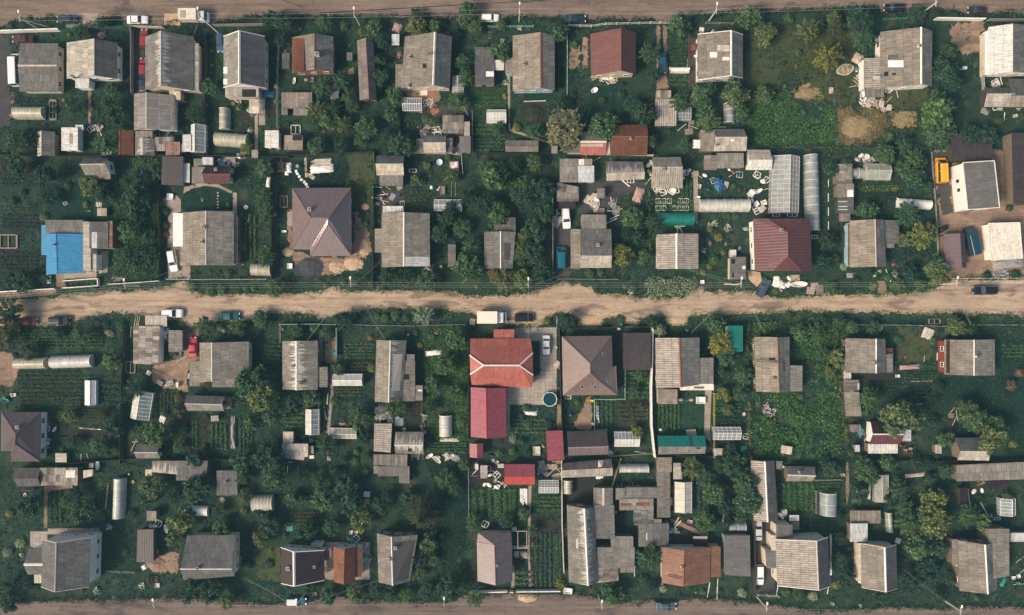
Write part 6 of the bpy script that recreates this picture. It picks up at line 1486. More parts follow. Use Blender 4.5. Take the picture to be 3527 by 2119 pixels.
def f_logs(m):
    r=random.Random(9)
    for z in range(3):
        for i in range(6-z): m.tube((-.5+r.uniform(-.04,.04),(i-2.5+z/2)*.2,.1+.17*z),(.5+r.uniform(-.04,.04),(i-2.5+z/2)*.2,.1+.17*z),.09,n=7)
def f_post(m): m.obox((0,0,.7),.12,.12,1.4); m.obox((0,0,1.42),.16,.16,.05)
def f_trough(m):
    for s in (-1,1): m.obox((0,s*.45,.2),1.0,.07,.4); m.obox((s*.47,0,.2),.07,.9,.4)
    m.obox((0,0,.12),.92,.84,.2)
def f_pool(m): m.lathe((0,0,0),[(1,0),(1,.9),(1.03,.95),(.97,.95),(.96,.75)],32)
pw=WHITE
COLORS=dict(white=WHITE,pale=PALE,grey=GREYC,brown=WOODD,tan=WOODP,rusty=RUSTM,blue=paint((0.025,0.11,0.24),.5,.2,'blue plastic'),green=paint((0.02,0.22,0.15),.5,.2,'green plastic'),
 black=BLACK,red=paint((0.45,0.05,0.04),.5,.2,'red paint'),teal=paint((0.04,0.22,0.24),.5,.2,'turquoise plastic'),orange=paint((0.27,0.125,0.075),.6,.2,'orange rust sheet'),pink=paint((0.42,0.27,0.24),.7,.2,'pinkish cloth'),lilac=paint((0.33,0.28,0.29),.85,.3,'weathered brushwood'),yellow=paint((0.62,0.45,0.06),.6,.2,'yellow plastic'),steel=STEEL,weathered=WOODG)
KINDS={'plank':(f_plank,'plank','plank lying',(1.6,2.6)),'boards':(f_planks,'board_pile','loose boards lying',(1.2,2.0)),'pallet':(f_pallet,'pallet','slatted pallet lying',(.9,1.1)),'crate':(f_crate,'crate','open crate standing',(.8,1.2)),
 'barrel':(f_barrel,'barrel','barrel standing',(.9,1.1)),'bucket':(f_bucket,'bucket','bucket standing',(1,1.4)),'tyre':(f_tyre,'tyre','tyre lying',(.8,1.1)),'sack':(f_sack,'sack','full sack lying',(.8,1.3)),'sheet':(f_sheet,'metal_sheet','corrugated sheet lying',(1.1,1.9)),
 'blocks':(f_blocks,'block_stack','stack of blocks',(.8,1.1)),'frame':(f_frame,'window_frame','old window frame lying',(.9,1.4)),'tub':(f_tub,'bathtub','bathtub standing',(.9,1.1)),'drum':(f_drum,'tank','tank lying',(.8,1.2)),'heap':(f_heap,'rubble_heap','heap of scrap lying',(.7,1.1)),'tarp':(f_tarp,'tarpaulin','crumpled tarpaulin cover',(.7,1.2)),
 'logs':(f_logs,'log_pile','stacked logs',(1,1.4)),'stone':(f_stone,'stone','stepping stone lying',(1,1.2)),'post':(f_post,'garden_post','short post standing',(.9,1.1)),'trough':(f_trough,'trough','box trough standing',(1,1.4))}
CUSE={}
def C(kd, col, x, y, rz=None, s=None, sx=1, sy=1, lab=None, tilt=0.0, z=0.075, grp=None):
    fn, nm, ph, rg = KINDS[kd]; rz = random.uniform(0, math.pi) if rz is None else R(rz); s = s or random.uniform(*rg)
    px, py = src(x, y); fin = lab or '%s %s %s' % (col, ph, near(px, py))
    uni = s if kd not in ('plank','boards','sheet','logs') else 1
    sc = (s*sx, (uni if kd != 'sheet' else s*.75)*sy, uni*(sx*sy)**.25 if kd in ('tarp','heap') else uni)
    smooth = kd in ('barrel','tyre','tub','tarp','sack','drum','bucket')
    p = P(x, y, .3); FOOT.append((p.x-.15,p.x+.15,p.y-.15,p.y+.15))
    return item(kd+col, fn, nm, fin, nm.replace('_',' '), x, y, COLORS[col], rz, sc, z, grp, tilt, smooth)
def JUNK(t, x0, y0, x1, y1, spec, seed=1):
    """spec 'n kind colour, ...' strewn over a rectangle"""
    tile(t); r = random.Random(seed+int(x0)); st = random.getstate(); random.seed(seed+int(x0)+int(y0))
    for s in spec.split(','):
        n, kd, col = s.split()
        for i in range(int(n)): C(kd, col, r.uniform(x0,x1), r.uniform(y0,y1))
    random.setstate(st)
JUNK('A0',745,1060,880,1120,'3 plank white,2 sack white,2 frame white,2 crate pale,1 barrel rusty')
JUNK('A0',1320,1130,1470,1180,'2 plank weathered,1 barrel blue,1 bucket white,2 sheet grey')
JUNK('A0',1440,840,1560,880,'1 crate pale,1 plank tan,1 bucket white')
JUNK('A0',1960,830,2190,900,'2 bucket yellow,2 crate pale,1 plank white')
JUNK('B0',1820,60,2070,150,'4 plank pale,3 sheet grey,2 crate pale,2 sack white,1 barrel blue,2 frame white,1 heap pale')
JUNK('B0',2030,440,2140,640,'1 bucket white,1 plank white')
JUNK('A1',440,625,740,690,'2 plank brown,1 crate pale,1 bucket red,1 sack grey')
JUNK('A1',1500,840,1640,980,'3 sheet orange,3 plank pale,2 frame white,1 crate rusty')
JUNK('A1',1500,1060,1660,1150,'5 plank white,3 plank weathered,2 frame white,1 barrel rusty,2 sheet grey')
JUNK('A1',1690,990,1860,1130,'3 plank weathered,2 sheet pale,1 frame white')
JUNK('A1',1720,1180,1830,1300,'3 barrel black,2 crate pale,2 sheet grey,1 tub white,1 bucket white')
JUNK('A1',1850,880,1950,960,'1 plank pale,1 sheet grey')
JUNK('A2',900,650,1100,700,'3 sack white,2 crate pale,2 frame white,2 bucket red,2 plank pale,1 heap pale')
JUNK('A2',1610,1030,1760,1120,'3 plank tan,2 sheet weathered,1 crate pale')
JUNK('A3',1035,540,1105,690,'2 crate pale,1 barrel teal,2 sack white,2 plank pale,1 frame white')
JUNK('A3',1010,700,1100,770,'2 plank tan,1 crate pale')
JUNK('A3',1110,840,1325,925,'8 plank tan,5 plank pale,3 heap pale,2 sheet rusty,3 blocks pale,3 boards tan')
JUNK('A3',1285,750,1400,800,'2 plank pale,1 heap white')
JUNK('A3',2150,640,2290,740,'2 frame white,1 sheet grey,1 plank white')
JUNK('A3',2020,900,2470,1000,'2 crate pale,1 plank white,1 frame white,2 sheet grey')
JUNK('B1',1130,330,1360,480,'1 frame white,4 plank white,3 plank tan,2 sheet grey,1 barrel black,1 crate pale,1 barrel blue')
JUNK('B1',1590,330,1720,380,'2 bucket white,1 sack white')
JUNK('B2',770,60,920,320,'2 plank pale,1 crate white,1 bucket white')
JUNK('B2',840,380,930,520,'3 blocks pale,2 frame white,2 crate pale,2 sack white,1 tub white,2 sheet pale')
JUNK('B2',1050,425,1115,680,'4 plank white,3 plank weathered,2 sheet grey,2 heap grey,1 crate white,1 barrel black')
JUNK('B2',1365,110,1400,320,'4 sack white,2 bucket white,1 crate pale,1 plank pale')
JUNK('B2',1650,180,1740,260,'3 sack white,2 crate white,1 frame white')
JUNK('B2',1420,345,1730,395,'4 frame white,3 crate white,1 trough white')
JUNK('B2',1760,170,2210,330,'3 plank tan,2 boards tan,2 sack white,1 crate pale,2 frame pale,1 barrel blue')
JUNK('B2',1815,260,1990,375,'4 barrel blue,2 bucket blue,2 tarp blue')
JUNK('B2',2080,640,2220,880,'3 bucket blue,2 sack grey')
JUNK('B2',560,520,610,690,'3 plank white,2 sheet grey,1 crate pale')
JUNK('B2',1590,660,1690,700,'4 plank white')
JUNK('B3',130,350,310,560,'3 frame white,3 trough white,2 crate brown,2 sack white,2 blocks pale,2 plank pale,1 tub white')
JUNK('B3',200,200,310,300,'3 frame white,2 sack white')
JUNK('B3',1010,60,1220,150,'2 sack white,2 frame white,2 plank pale,1 tyre white,2 sheet grey,1 barrel black')
JUNK('B3',2350,200,2380,480,'4 crate pale,2 sack grey,2 blocks grey')
JUNK('B3',345,1090,480,1240,'8 sack white,2 sack pink,1 tarp white')
JUNK('C0',1370,300,1450,400,'1 drum white,2 crate white,1 plank pale')
JUNK('C0',1330,730,1550,820,'3 crate pale,2 barrel white,2 plank weathered,2 blocks grey,1 tub white,1 bucket black')
JUNK('C0',1440,500,1560,560,'5 plank tan,2 boards weathered')
JUNK('C0',350,1030,420,1410,'2 crate pale,2 plank white,1 sheet grey,1 sack white,1 barrel grey')
JUNK('C0',20,790,140,940,'2 bucket white,1 tub teal,1 crate white')
JUNK('C1',540,1200,640,1320,'2 plank grey,1 crate pale,1 bucket teal')
JUNK('C1',1130,1000,1250,1090,'4 sheet pale,3 plank white,2 tarp grey,1 crate white')
JUNK('C1',1310,1060,1380,1170,'1 tarp white,1 crate pale,1 sack white')
JUNK('C1',1400,1370,1900,1420,'4 plank pale,2 tub white,3 sheet grey,1 tarp pale,1 barrel white')
JUNK('C1',1510,1030,1555,1350,'3 bucket white,2 crate pale,1 plank pale')
JUNK('C2',560,590,610,650,'2 blocks pale,1 bucket white')
JUNK('C2',560,450,600,520,'2 bucket white')
JUNK('C2',1620,890,1770,915,'2 sack pink,1 plank teal')
JUNK('C3',940,1080,1140,1250,'2 crate grey,1 sheet teal,1 plank pale,1 barrel black')
JUNK('C3',1400,1280,1530,1370,'3 barrel grey,2 crate rusty,2 bucket red,1 tyre black')
JUNK('C3',1850,990,1930,1110,'3 plank tan,1 boards weathered')
JUNK('D0',880,700,960,750,'1 barrel teal,1 bucket white,1 crate pale')
JUNK('D0',1300,690,1440,800,'1 tub white,1 frame white,1 plank grey')
JUNK('D1',840,750,960,880,'1 tarp teal,2 crate white,1 frame white,1 bucket white,1 barrel rusty')
JUNK('D1',1010,900,1080,1170,'2 plank white,1 sheet grey,1 crate pale,1 sheet green')
JUNK('D1',1930,180,2210,400,'3 crate pale,2 plank weathered,2 frame white,2 sack white,1 barrel black,2 plank white,1 blocks pale')
JUNK('D1',2080,355,2220,400,'3 sack white,2 plank white')
JUNK('D1',2030,700,2380,760,'2 crate white,1 barrel blue,1 crate brown,1 frame white')
JUNK('D2',425,180,520,290,'5 tyre grey,2 barrel rusty,3 sheet grey,2 bucket white')
JUNK('D2',530,170,625,310,'8 plank tan,3 boards tan')
JUNK('D2',60,350,150,400,'2 plank white,1 crate white')
JUNK('D2',1480,680,1740,860,'3 crate pale,2 barrel teal,2 plank white,1 tub white,1 sheet grey')
JUNK('D2',1080,385,1420,400,'5 plank grey')
JUNK('D2',900,300,990,325,'3 sack white')
JUNK('D3',370,170,420,330,'2 tyre black,1 bucket white,1 crate brown')
JUNK('D3',390,590,460,640,'1 sack white,1 crate white,1 tub white')
JUNK('D3',2040,340,2170,440,'2 sack white,1 sheet orange,1 plank weathered,1 crate brown')
JUNK('D3',2370,940,2470,1260,'3 plank tan,1 barrel teal,1 crate white')
# single things -----------------------------------------------------
T=tile
T('A0'); C('tarp','blue',2310,175,15,1.0,.85,.75,'bright blue tarpaulin heap by the top road'); C('tarp','white',910,1306,5,.9,1.1,.5,'white sheet draped near the rust-red narrow shed')
C('tarp','blue',2270,800,0,1.1,1.4,.6,'blue tarpaulin below the white-verged house'); C('bucket','white',1760,895,0,1.3); C('bucket','white',1760,1040,0,1.3); C('bucket','white',1762,1118,0,1.3)
for y in (900,948,996): C('plank','tan',448,y-40,0,1.4)
C('frame','weathered',448,935,0,2.4,.6,1.7,'tall wooden trellis frame lying on the left lawn')
T('A1'); C('tarp','pink',1305,235,70,1.0,1.0,.95,'pinkish covered heap above the tin lean-to'); C('frame','pale',440,1103,0,2.2,.9,.85,'pale open timber frame below the broken-framed lean-to'); C('tub','white',430,690,80,.8)
C('frame','weathered',2092,298,0,1.2,.5,1.1,'small wooden trellis by the top road trees'); C('sheet','orange',1575,790,40,2.2,1,1.6,'rust red sheet pile under the broad white-ridged house'); C('boards','white',1530,790,0,1.6,1,1,'white boards against the broad white-ridged house')
T('A2'); C('tub','white',908,770,30,.85,1,1.6,'round white basin on the dark lawn below the red-brown house'); C('plank','green',828,930,75,1.6); C('bucket','white',1760,485,0,1.6)
C('plank','tan',778,425,85,1.6); C('plank','pale',1700,560,90,3.2); C('boards','white',1820,255,80,1.2); C('plank','white',1975,1080,0,2.6)
T('A3'); C('tarp','tan',1058,495,60,1.0,1.15,1.0,'brown covered heap beside the oval boat'); C('blocks','white',1965,578,0,.7,1,1,'white square box alone on dark ground'); C('tub','white',1097,822,98,1.2,1.0,1.5,'old white sofa-like tub beside the holed house'); C('plank','rusty',877,760,88,2.6); C('frame','teal',862,868,0,.9,.4,1.2,'pale blue metal frame lying in the dry grass'); C('boards','pale',830,770,90,1.4)
def boat(root):
    m = MB(); n=36
    def ov(a, f): return (1.95*f*math.cos(a), 1.05*f*math.sin(a)*(1-.16*math.cos(2*a)))
    secs=[(.98,.0),(1.04,.20),(.98,.38),(.86,.40),(.80,.30)]
    m.add([(*ov(2*math.pi*i/n,f),z) for f,z in secs for i in range(n)],[(j*n+i,j*n+(i+1)%n,(j+1)*n+(i+1)%n,(j+1)*n+i) for j in range(4) for i in range(n)])
    m.build('rim',paint((0.50,0.44,0.33),.8,.5,'bleached rubber'),root,smooth=True)
    m=MB(); m.add([(*ov(2*math.pi*i/n,.84),.22) for i in range(n)],[tuple(range(n))]); m.build('floor',paint((0.30,0.22,0.14),.9,.3,'boat floor'),root)
    for x in (-.5,.5): MB().obox((x,0,.36),.22,1.55,.05,.1).build('seat',WOODP,root)
put('rowing_boat','oval pale-rimmed boat lying in the dry grass plot','boat',950,592,boat,R(15))
T('B0'); C('frame','white',552,470,25,.9,.9,.7,'white garden chair frame on the dark lawn'); C('boards','pale',838,480,90,1.2,1,1.2,'fanned white boards above the slatted square roof'); C('tub','green',752,538,0,.6); C('tyre','white',2090,503,0,.9,1,1,'white painted tyre planter right of the annex house'); C('boards','weathered',995,1105,15,2.2,1,1.6,'grey stacked boards beside the white road fence'); C('trough','white',1450,415,85,1.3,1,1,'white garden bench box on the concrete driveway'); C('frame','weathered',70,795,0,2.6,1.4,1.1,'dark metal trailer frame at the left edge'); C('tarp','white',2282,290,80,.9,1.2,.5,'long white cloth on the fence above the gravel strip')
for i,(x,y) in enumerate(((1850,380),(1852,405),(1850,430),(1851,455),(1849,480),(1852,505))): C('stone','pale',x,y,0,.7,1,1,'small pale edging stone across the oval lawn',grp='pale stone edging in the oval lawn')
T('B1')
for (x,y) in ((443,196),(455,218),(470,242),(488,268),(513,288),(530,308),(540,330)): C('stone','white',x,y,None,1.3,1,1,'square pale stepping stone on the mauve house lawn',grp='stepping stones on the mauve house lawn')
C('boards','pale',660,120,2,3.6,1.2,1.4,'long bundle of pale boards behind the mauve house'); C('plank','tan',525,165,93,4.2,1,3); C('tarp','white',662,178,5,1.3,1.9,.65,'long white crumpled tarpaulin over timber'); C('boards','pale',570,240,-35,1.8,1,.8); C('tarp','white',375,165,90,1.0,1.1,.75,'white covered load on the small trailer'); C('tarp','white',362,215,0,.4)
put('trailer','small brown box trailer beside the white covered load','trailer',318,165,lambda r:(MB().box(-.75,.75,-1.05,1.05,.5,.9).build('body',RUSTM,r),MB().box(-.68,.68,-.98,.98,.9,.93).build('load',WOODD,r),MB().tube((0,1.05,.5),(0,1.9,.45),.04).build('drawbar',STEEL,r),[MB().tube((s*.8,0,.3),(s*.95,0,.3),.3,n=12).build('wheel',BLACK,r) for s in (-1,1)]))
put('cement_mixer','grey cement mixer with a round drum behind the mauve house','cement mixer',465,158,lambda r:(MB().lathe((0,0,.5),[(.2,0),(.42,.25),(.42,.55),(.22,.85),(.18,.8)],14).build('drum',STEEL,r,smooth=True),[MB().tube((a,b,0),(a*.3,b*.3,.7),.04).build('leg',STEEL,r) for a,b in ((.5,.4),(-.5,.4),(0,-.55))]))
put('garden_pool','small round pale blue paddling pool','pool',1665,120,lambda r:(MB().lathe((0,0,0),[(.62,0),(.66,.25),(.66,.32),(.58,.33),(.56,.22)],24).build('rim',paint((.62,.72,.76),.4,.05,'pool rim'),r,smooth=True),MB().lathe((0,0,.18),[(.58,0),(.55,.03)],24).build('water',paint((0.25,0.48,0.60),.1,.1,'pool water'),r)))
def ptable(r):
    MB().obox((0,0,.74),1.9,2.1,.06).build('table_top',COLORS['pink'],r)
    [MB().box(sx*.8-.04,sx*.8+.04,sy*.9-.04,sy*.9+.04,0,.71).build('leg',WOODD,r) for sx in (-1,1) for sy in (-1,1)]
    MB().obox((.1,.2,.80),1.2,1.1,.05,.1).build('cloth',WHITE,r); MB().obox((-.2,.4,.85),.3,.3,.12).build('basin',COLORS['blue'],r)
put('garden_table','garden table with a pink cover and pale top cloth','table',1790,160,ptable,.05)
C('frame','white',1436,192,0,1.5,1.0,.5,'white double window frame in the dark garden'); C('sheet','grey',1560,1050,60,1.5,1,1.5); C('trough','white',392,1005,0,1.1,1,1.1,'white square table-like box near the mauve house'); C('boards','tan',1018,840,95,1.7,1,1.2); C('boards','weathered',1130,1180,0,.8,1,2.2,'short stack of steps by the middle road fence'); C('frame','weathered',340,455,0,2.0,.8,1.2,'thin square garden bed frame left of mauve house'); C('tub','white',343,710,0,.6); C('barrel','grey',1678,1010,0,1.1); C('trough','weathered',1690,360,0,1.2,.9,1.5); C('plank','weathered',1765,350,90,3); C('plank','weathered',1800,350,90,3)
T('B2'); C('tarp','pink',1285,400,70,1.0,1.6,1.0,'pinkish striped heap of covered boards in the yard'); C('trough','white',1825,1140,0,.9,.9,.9,'white box by the middle road hedge'); C('plank','white',1175,300,-40,2.2,1,1.6); C('frame','white',1215,278,0,1.4,1,.6); C('plank','pale',1200,515,2,3.4); C('trough','weathered',965,535,0,1.2,1.2,1)
for i in range(6):
    for j in range(2):
        if (i+j)%4 != 3: C('frame','white',1450+i*48,450+j*62,random.choice((0,4,-5)),1.15,.8,.9)
C('tub','white',1788,418,0,.6); C('plank','white',2060,1158,0,2.4)
T('B3'); C('boards','tan',520,1108,2,2.4,1,1.4,'stack of tan pallets boards above the white bathtub frames'); C('tub','white',552,1160,2,1.2,1.6,1.3,'long pale boat-like tub on the roadside'); C('pallet','tan',655,1215,-8,1.4); C('pallet','tan',690,1175,5,1.3); C('pallet','weathered',730,1190,2,1.4); C('pallet','weathered',735,1225,0,1.3); C('trough','brown',930,780,88,1.5,2.2,.9,'long brown crate of frames left of the rusty-edged house'); C('plank','white',1318,1085,-68,2.9); C('sheet','grey',990,1085,0,1.4); C('tarp','grey',2340,985,8,1.4,2.4,.75,'dark torn tarpaulin below the white flat garage'); C('heap','grey',2300,1070,5,1.2,2.4,.9,'rubble strip below the torn tarpaulin'); C('frame','white',690,757,0,1.1,1.1,.7); C('frame','white',365,568,0,1.3,1.1,.5); C('frame','white',500,568,0,1.7,1.2,.4)
C('drum','black',1775,690,30,1.7,1,1,'dark round covered tank in the sandy yard')
for y in (120,240,360,480,600,700): C('plank','white',808,y+60,90,1.8)
T('C0'); C('tyre','white',2185,210,0,1.0,1,1,'white painted tyre ring on the middle road verge')
for x in (1148,1165,1180): C('plank','tan',x,232,82+random.uniform(-6,6),2.2)
C('logs','weathered',1940,932,85,2.4,1,1.6,'grey woodpile at the right of the dark gabled shed'); C('frame','weathered',1110,630,0,2.4,.8,1.0,'open timber frame left of the patched slate shack'); C('tarp','white',1262,680,60,.5); C('boards','white',1378,1075,70,1.5,1,1.2); C('plank','tan',1135,1295,65,2.8); C('plank','tan',1145,1265,5,1.4); C('tarp','grey',1984,1185,90,2.0,1.75,.28,'long narrow grey plastic row cover'); C('plank','white',765,1155,-4,4.6); C('plank','pale',1110,330,86,2.4); C('tub','white',466,1158,60,.7)
C('drum','white',1400,338,0,1.3); C('crate','white',1380,375,0,1.2); C('trough','white',1616,705,90,1.1,1,.5)
T('C1'); C('boards','weathered',655,450,90,7.4,1,.85,'long upright run of grey planks right of the streaked house'); C('trough','teal',768,514,0,1.1,1,.8,'pale mint tank at the foot of the mint fence'); C('tarp','white',1615,508,5,1.05,1.8,.6,'white cloth row cover in the tall green plot'); C('tarp','pale',1750,1248,0,1.05,2.0,.45,'long pale row cover below the small white tunnel'); C('pallet','tan',1945,243,80,1.1,1,1,'tan pallet standing left of the cream box truck'); C('tarp','pink',838,1115,0,.6,1.3,.5); C('plank','white',710,900,85,2.4); C('plank','white',690,1020,-80,2.8); C('sheet','white',575,1395,0,1.0); C('bucket','white',1398,352,0,1.2)
T('C2')
def gpool(r):
    MB().lathe((0,0,0),[(1.50,0),(1.50,.85),(1.56,.9),(1.42,.9),(1.40,.75)],40).build('wall',paint((0.55,0.66,0.68),.5,.1,'pool wall'),r,smooth=True)
    MB().lathe((0,0,.74),[(1.43,0),(1.42,.02)],40).build('water',paint((0.006,0.045,0.040),.08,.1,'green pool water'),r)
    for i in range(10):
        a=math.pi*2*i/10; MB().obox((1.55*math.cos(a),1.55*math.sin(a),.5),.14,.10,1.0,a).build('post',WHITE,r)
put('swimming_pool','round above-ground pool with green water on the patio','pool',527,900,gpool)
C('tarp','white',362,1022,-3,.9,1.6,.5,'white cloth cover in the plot below the patio'); C('tarp','white',937,1032,92,.9,2.1,.35,'tall narrow white cover in the fenced garden bed'); C('barrel','blue',700,1036,0,1.0); C('barrel','pink',888,1108,0,1.1); C('trough','white',1810,910,0,1.85,1.0,.8,'white rimmed raised bed of dark soil'); C('trough','tan',1728,1190,5,1.8,1.1,.9,'wooden open box above the teal and grey shed'); C('frame','white',683,887,0,1.2,1,.6); C('trough','pale',415,1340,0,1.4,1.1,1.4,'pale planter box left of the crimson canopy'); C('tub','yellow',877,917,0,.7); C('tyre','weathered',868,958,0,.7); C('sheet','brown',1082,270,0,1.6); C('trough','teal',1135,272,0,.7); C('plank','white',1220,284,2,2.6); C('blocks','white',1115,305,0,.5); C('blocks','white',1468,1162,0,.5); C('frame','white',2196,1220,80,1.1); C('trough','green',2175,1325,0,1.3,1.1,1); C('plank','pale',588,245,90,2.4); C('bucket','white',2175,1028,0,1.8); C('boards','tan',590,620,90,1.3); C('plank','pale',1300,1355,-8,2.4); C('boards','grey',1045,1368,60,1.2)
T('C3'); C('tarp','pink',1503,628,4,1.05,2.15,.5,'long pink cloth row cover'); C('heap','lilac',300,995,20,1.5,.95,1.0,'pinkish grey brush heap in the overgrown field'); C('logs','pale',1655,345,70,2.2,1,2.0,'pale split firewood pile by the olive yard'); C('plank','white',1735,540,88,1.6); C('plank','tan',1625,560,88,1.2); C('crate','white',1395,706,0,1.0); C('boards','grey',550,1260,-25,2.0,1,1); C('frame','weathered',1710,240,0,2.0,1.2,.5); C('sheet','grey',1255,290,80,1.2); C('plank','pale',1565,945,3,2.4); C('plank','pale',1600,750,2,4.5); C('plank','tan',1280,1418,2,3.8); C('tub','white',1335,512,0,.6)
T('D0'); C('tub','white',836,208,90,1.0,1.05,1.0,'white oblong bathtub by the back fence'); C('boards','white',772,210,0,1.0); C('tub','white',1308,722,0,1.0); C('tarp','white',1222,1078,30,.5); C('plank','white',905,470,84,5.6); C('tyre','pale',212,460,0,.9); C('plank','rusty',215,425,0,1.9); C('boards','tan',268,605,88,1.6); C('plank','white',1810,770,-65,1.2); C('trough','pale',1340,1228,0,1.0); C('trough','tan',1333,945,0,.8); C('boards','grey',1890,500,-50,1.2,1,.8); C('barrel','white',1100,282,0,.6); C('trough','yellow',1132,348,20,.6); C('boards','weathered',2030,1030,90,2.6,1,1.3); C('plank','pale',742,130,-70,1.2); C('plank','pale',686,145,90,1.6)
T('D1'); C('boards','white',1045,455,-8,1.5,1,1.2); C('boards','weathered',1048,515,90,1.2); C('sheet','grey',1050,945,0,1.1); C('bucket','pale',685,540,0,1.6); C('bucket','pale',1090,562,0,1.4); C('tarp','pink',725,148,0,.45); C('boards','white',2380,470,90,3.4,1,1.6,'white upright board stack beside the garden path'); C('trough','pale',2120,168,0,.7); C('crate','rusty',2105,232,0,1.2); C('plank','white',370,245,90,1.4); C('plank','white',395,182,0,.8); C('tub','white',1640,140,5,.9); C('sheet','teal',388,750,0,1.4); C('crate','pink',605,1302,0,1.0)
def pergola(r):
    for x in (-1.9,0,1.9):
        MB().obox((x,0,2.0),.12,3.7,.12).build('beam',WOODP,r)
    for y in (-1.8,1.8): MB().obox((0,y,2.1),4.0,.12,.10).build('rail',WOODP,r)
    for x in (-1.9,1.9):
        for y in (-1.8,1.8): MB().box(x-.06,x+.06,y-.06,y+.06,0,1.94).build('post',WOODP,r)
put('pergola','open timber pergola frame right of the mauve house','pergola',2330,818,pergola)
C('tarp','tan',2385,972,0,.8,1.1,1.0,'brown covered round heap by the pergola path'); C('boards','pale',2320,965,90,1.4,1,1); 
T('D2'); C('trough','white',682,1272,-8,1.7,1.05,.75,'white box cabinet at the end of the white panel fence'); C('heap','tan',665,760,90,.9,1.6,.4); C('trough','white',1530,745,90,1.3,1,.6); C('sheet','grey',1585,765,-5,1.5); C('sheet','white',1556,515,90,1.8,1,.6); C('plank','white',1880,1270,80,3.2); C('plank','white',1955,1260,88,4.4); C('trough','white',2115,515,0,1.3,1.2,.7,'white oblong box in the flower garden'); C('plank','white',2010,630,80,5.0); C('bucket','white',1090,605,0,1.2); C('blocks','white',1722,602,0,.6); C('bucket','white',1150,980,0,1.2); C('plank','white',1250,1110,88,2.4)
T('D3'); C('trough','white',430,605,10,1.1); C('tarp','pale',1158,430,85,.9,2.0,.3,'long thin pale film strip'); C('tarp','pale',1545,292,6,1.0,2.1,.45,'pale green film cover among the bushes'); C('tarp','white',1402,852,70,.6); C('frame','white',2246,662,0,1.2,1,.5); C('plank','white',1985,500,80,4.6); C('plank','white',2008,510,-82,4.0); C('plank','white',2130,570,-60,4.2); C('tarp','green',2300,1200,60,.9,1.2,.5,'dark green tarpaulin by the broad lower right house'); C('plank','tan',468,735,-45,2.8); C('tarp','white',828,970,90,.9,4.9,.22,'long narrow white sheet along the ribbed house eaves'); C('trough','white',2385,1165,0,.7); C('plank','white',805,1270,80,1.8); C('plank','white',375,1260,80,3.0); C('crate','tan',930,290,0,1.0)
# ------------------------------------------------------------------ trees, shrubs, beds, undergrowth
LF = dict(
 d = m_leaf('dark leaves', (0.014,0.044,0.034), (0.034,0.082,0.052), (0.085,0.150,0.072), 0.26),
 m = m_leaf('mid green leaves', (0.022,0.066,0.042), (0.064,0.135,0.064), (0.150,0.225,0.090), 0.38),
 y = m_leaf('yellow green leaves', (0.044,0.085,0.040), (0.115,0.155,0.058), (0.240,0.260,0.090), 0.44),
 Y = m_leaf('bright yellow green leaves', (0.085,0.105,0.032), (0.180,0.185,0.045), (0.300,0.285,0.070), 0.45),
 o = m_leaf('olive leaves', (0.040,0.058,0.034), (0.074,0.088,0.042), (0.130,0.125,0.056), 0.28),
 w = m_leaf('pale willow leaves', (0.120,0.125,0.058), (0.210,0.195,0.095), (0.310,0.275,0.140), 0.4),
 s = m_leaf('spruce needles', (0.024,0.046,0.032), (0.056,0.074,0.038), (0.125,0.125,0.055), 0.35),
 v = m_leaf('variegated leaves', (0.130,0.190,0.120), (0.250,0.300,0.180), (0.400,0.420,0.280), 0.4),
 c = m_leaf('crop leaves', (0.026,0.080,0.042), (0.060,0.140,0.054), (0.130,0.220,0.075), 0.38),
 g = m_leaf('field grass', (0.020,0.074,0.034), (0.058,0.140,0.048), (0.150,0.240,0.070), 0.42),
 b = m_leaf('bare brown twigs', (0.13,0.085,0.055), (0.19,0.13,0.085), (0.24,0.17,0.11), 0.3),
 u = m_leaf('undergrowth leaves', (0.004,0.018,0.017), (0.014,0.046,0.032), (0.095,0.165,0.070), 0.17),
 dry = m_leaf('dry stalks', (0.16,0.115,0.055), (0.27,0.195,0.095), (0.36,0.27,0.14), 0.3),
)
BARK = m_wood('tree bark', (0.13,0.105,0.085)); BARKP = m_wood('pale willow bark', (0.38,0.32,0.22))
def leafmesh(name, pts, nrm, size, rnd, aspect=0.62, mat=None):
    """numpy: one bent leaf clump quad per point"""
    n = len(pts); nrm = nrm/np.linalg.norm(nrm, axis=1, keepdims=True)
    t = rnd.normal(size=(n,3)); u = t-(t*nrm).sum(1,keepdims=True)*nrm; u /= np.linalg.norm(u, axis=1, keepdims=True); w = np.cross(nrm, u)
    s = size[:,None]
    V = np.stack([pts-u*s, pts+w*s*aspect, pts+u*s, pts-w*s*aspect], axis=1).reshape(-1,3).astype(np.float32)
    me = bpy.data.meshes.new(name); me.vertices.add(4*n); me.vertices.foreach_set('co', V.ravel())
    me.loops.add(4*n); me.loops.foreach_set('vertex_index', np.arange(4*n, dtype=np.int32))
    me.polygons.add(n); me.polygons.foreach_set('loop_start', np.arange(0,4*n,4,dtype=np.int32))
    me.update(calc_edges=True)
    if mat: me.materials.append(mat)
    return me
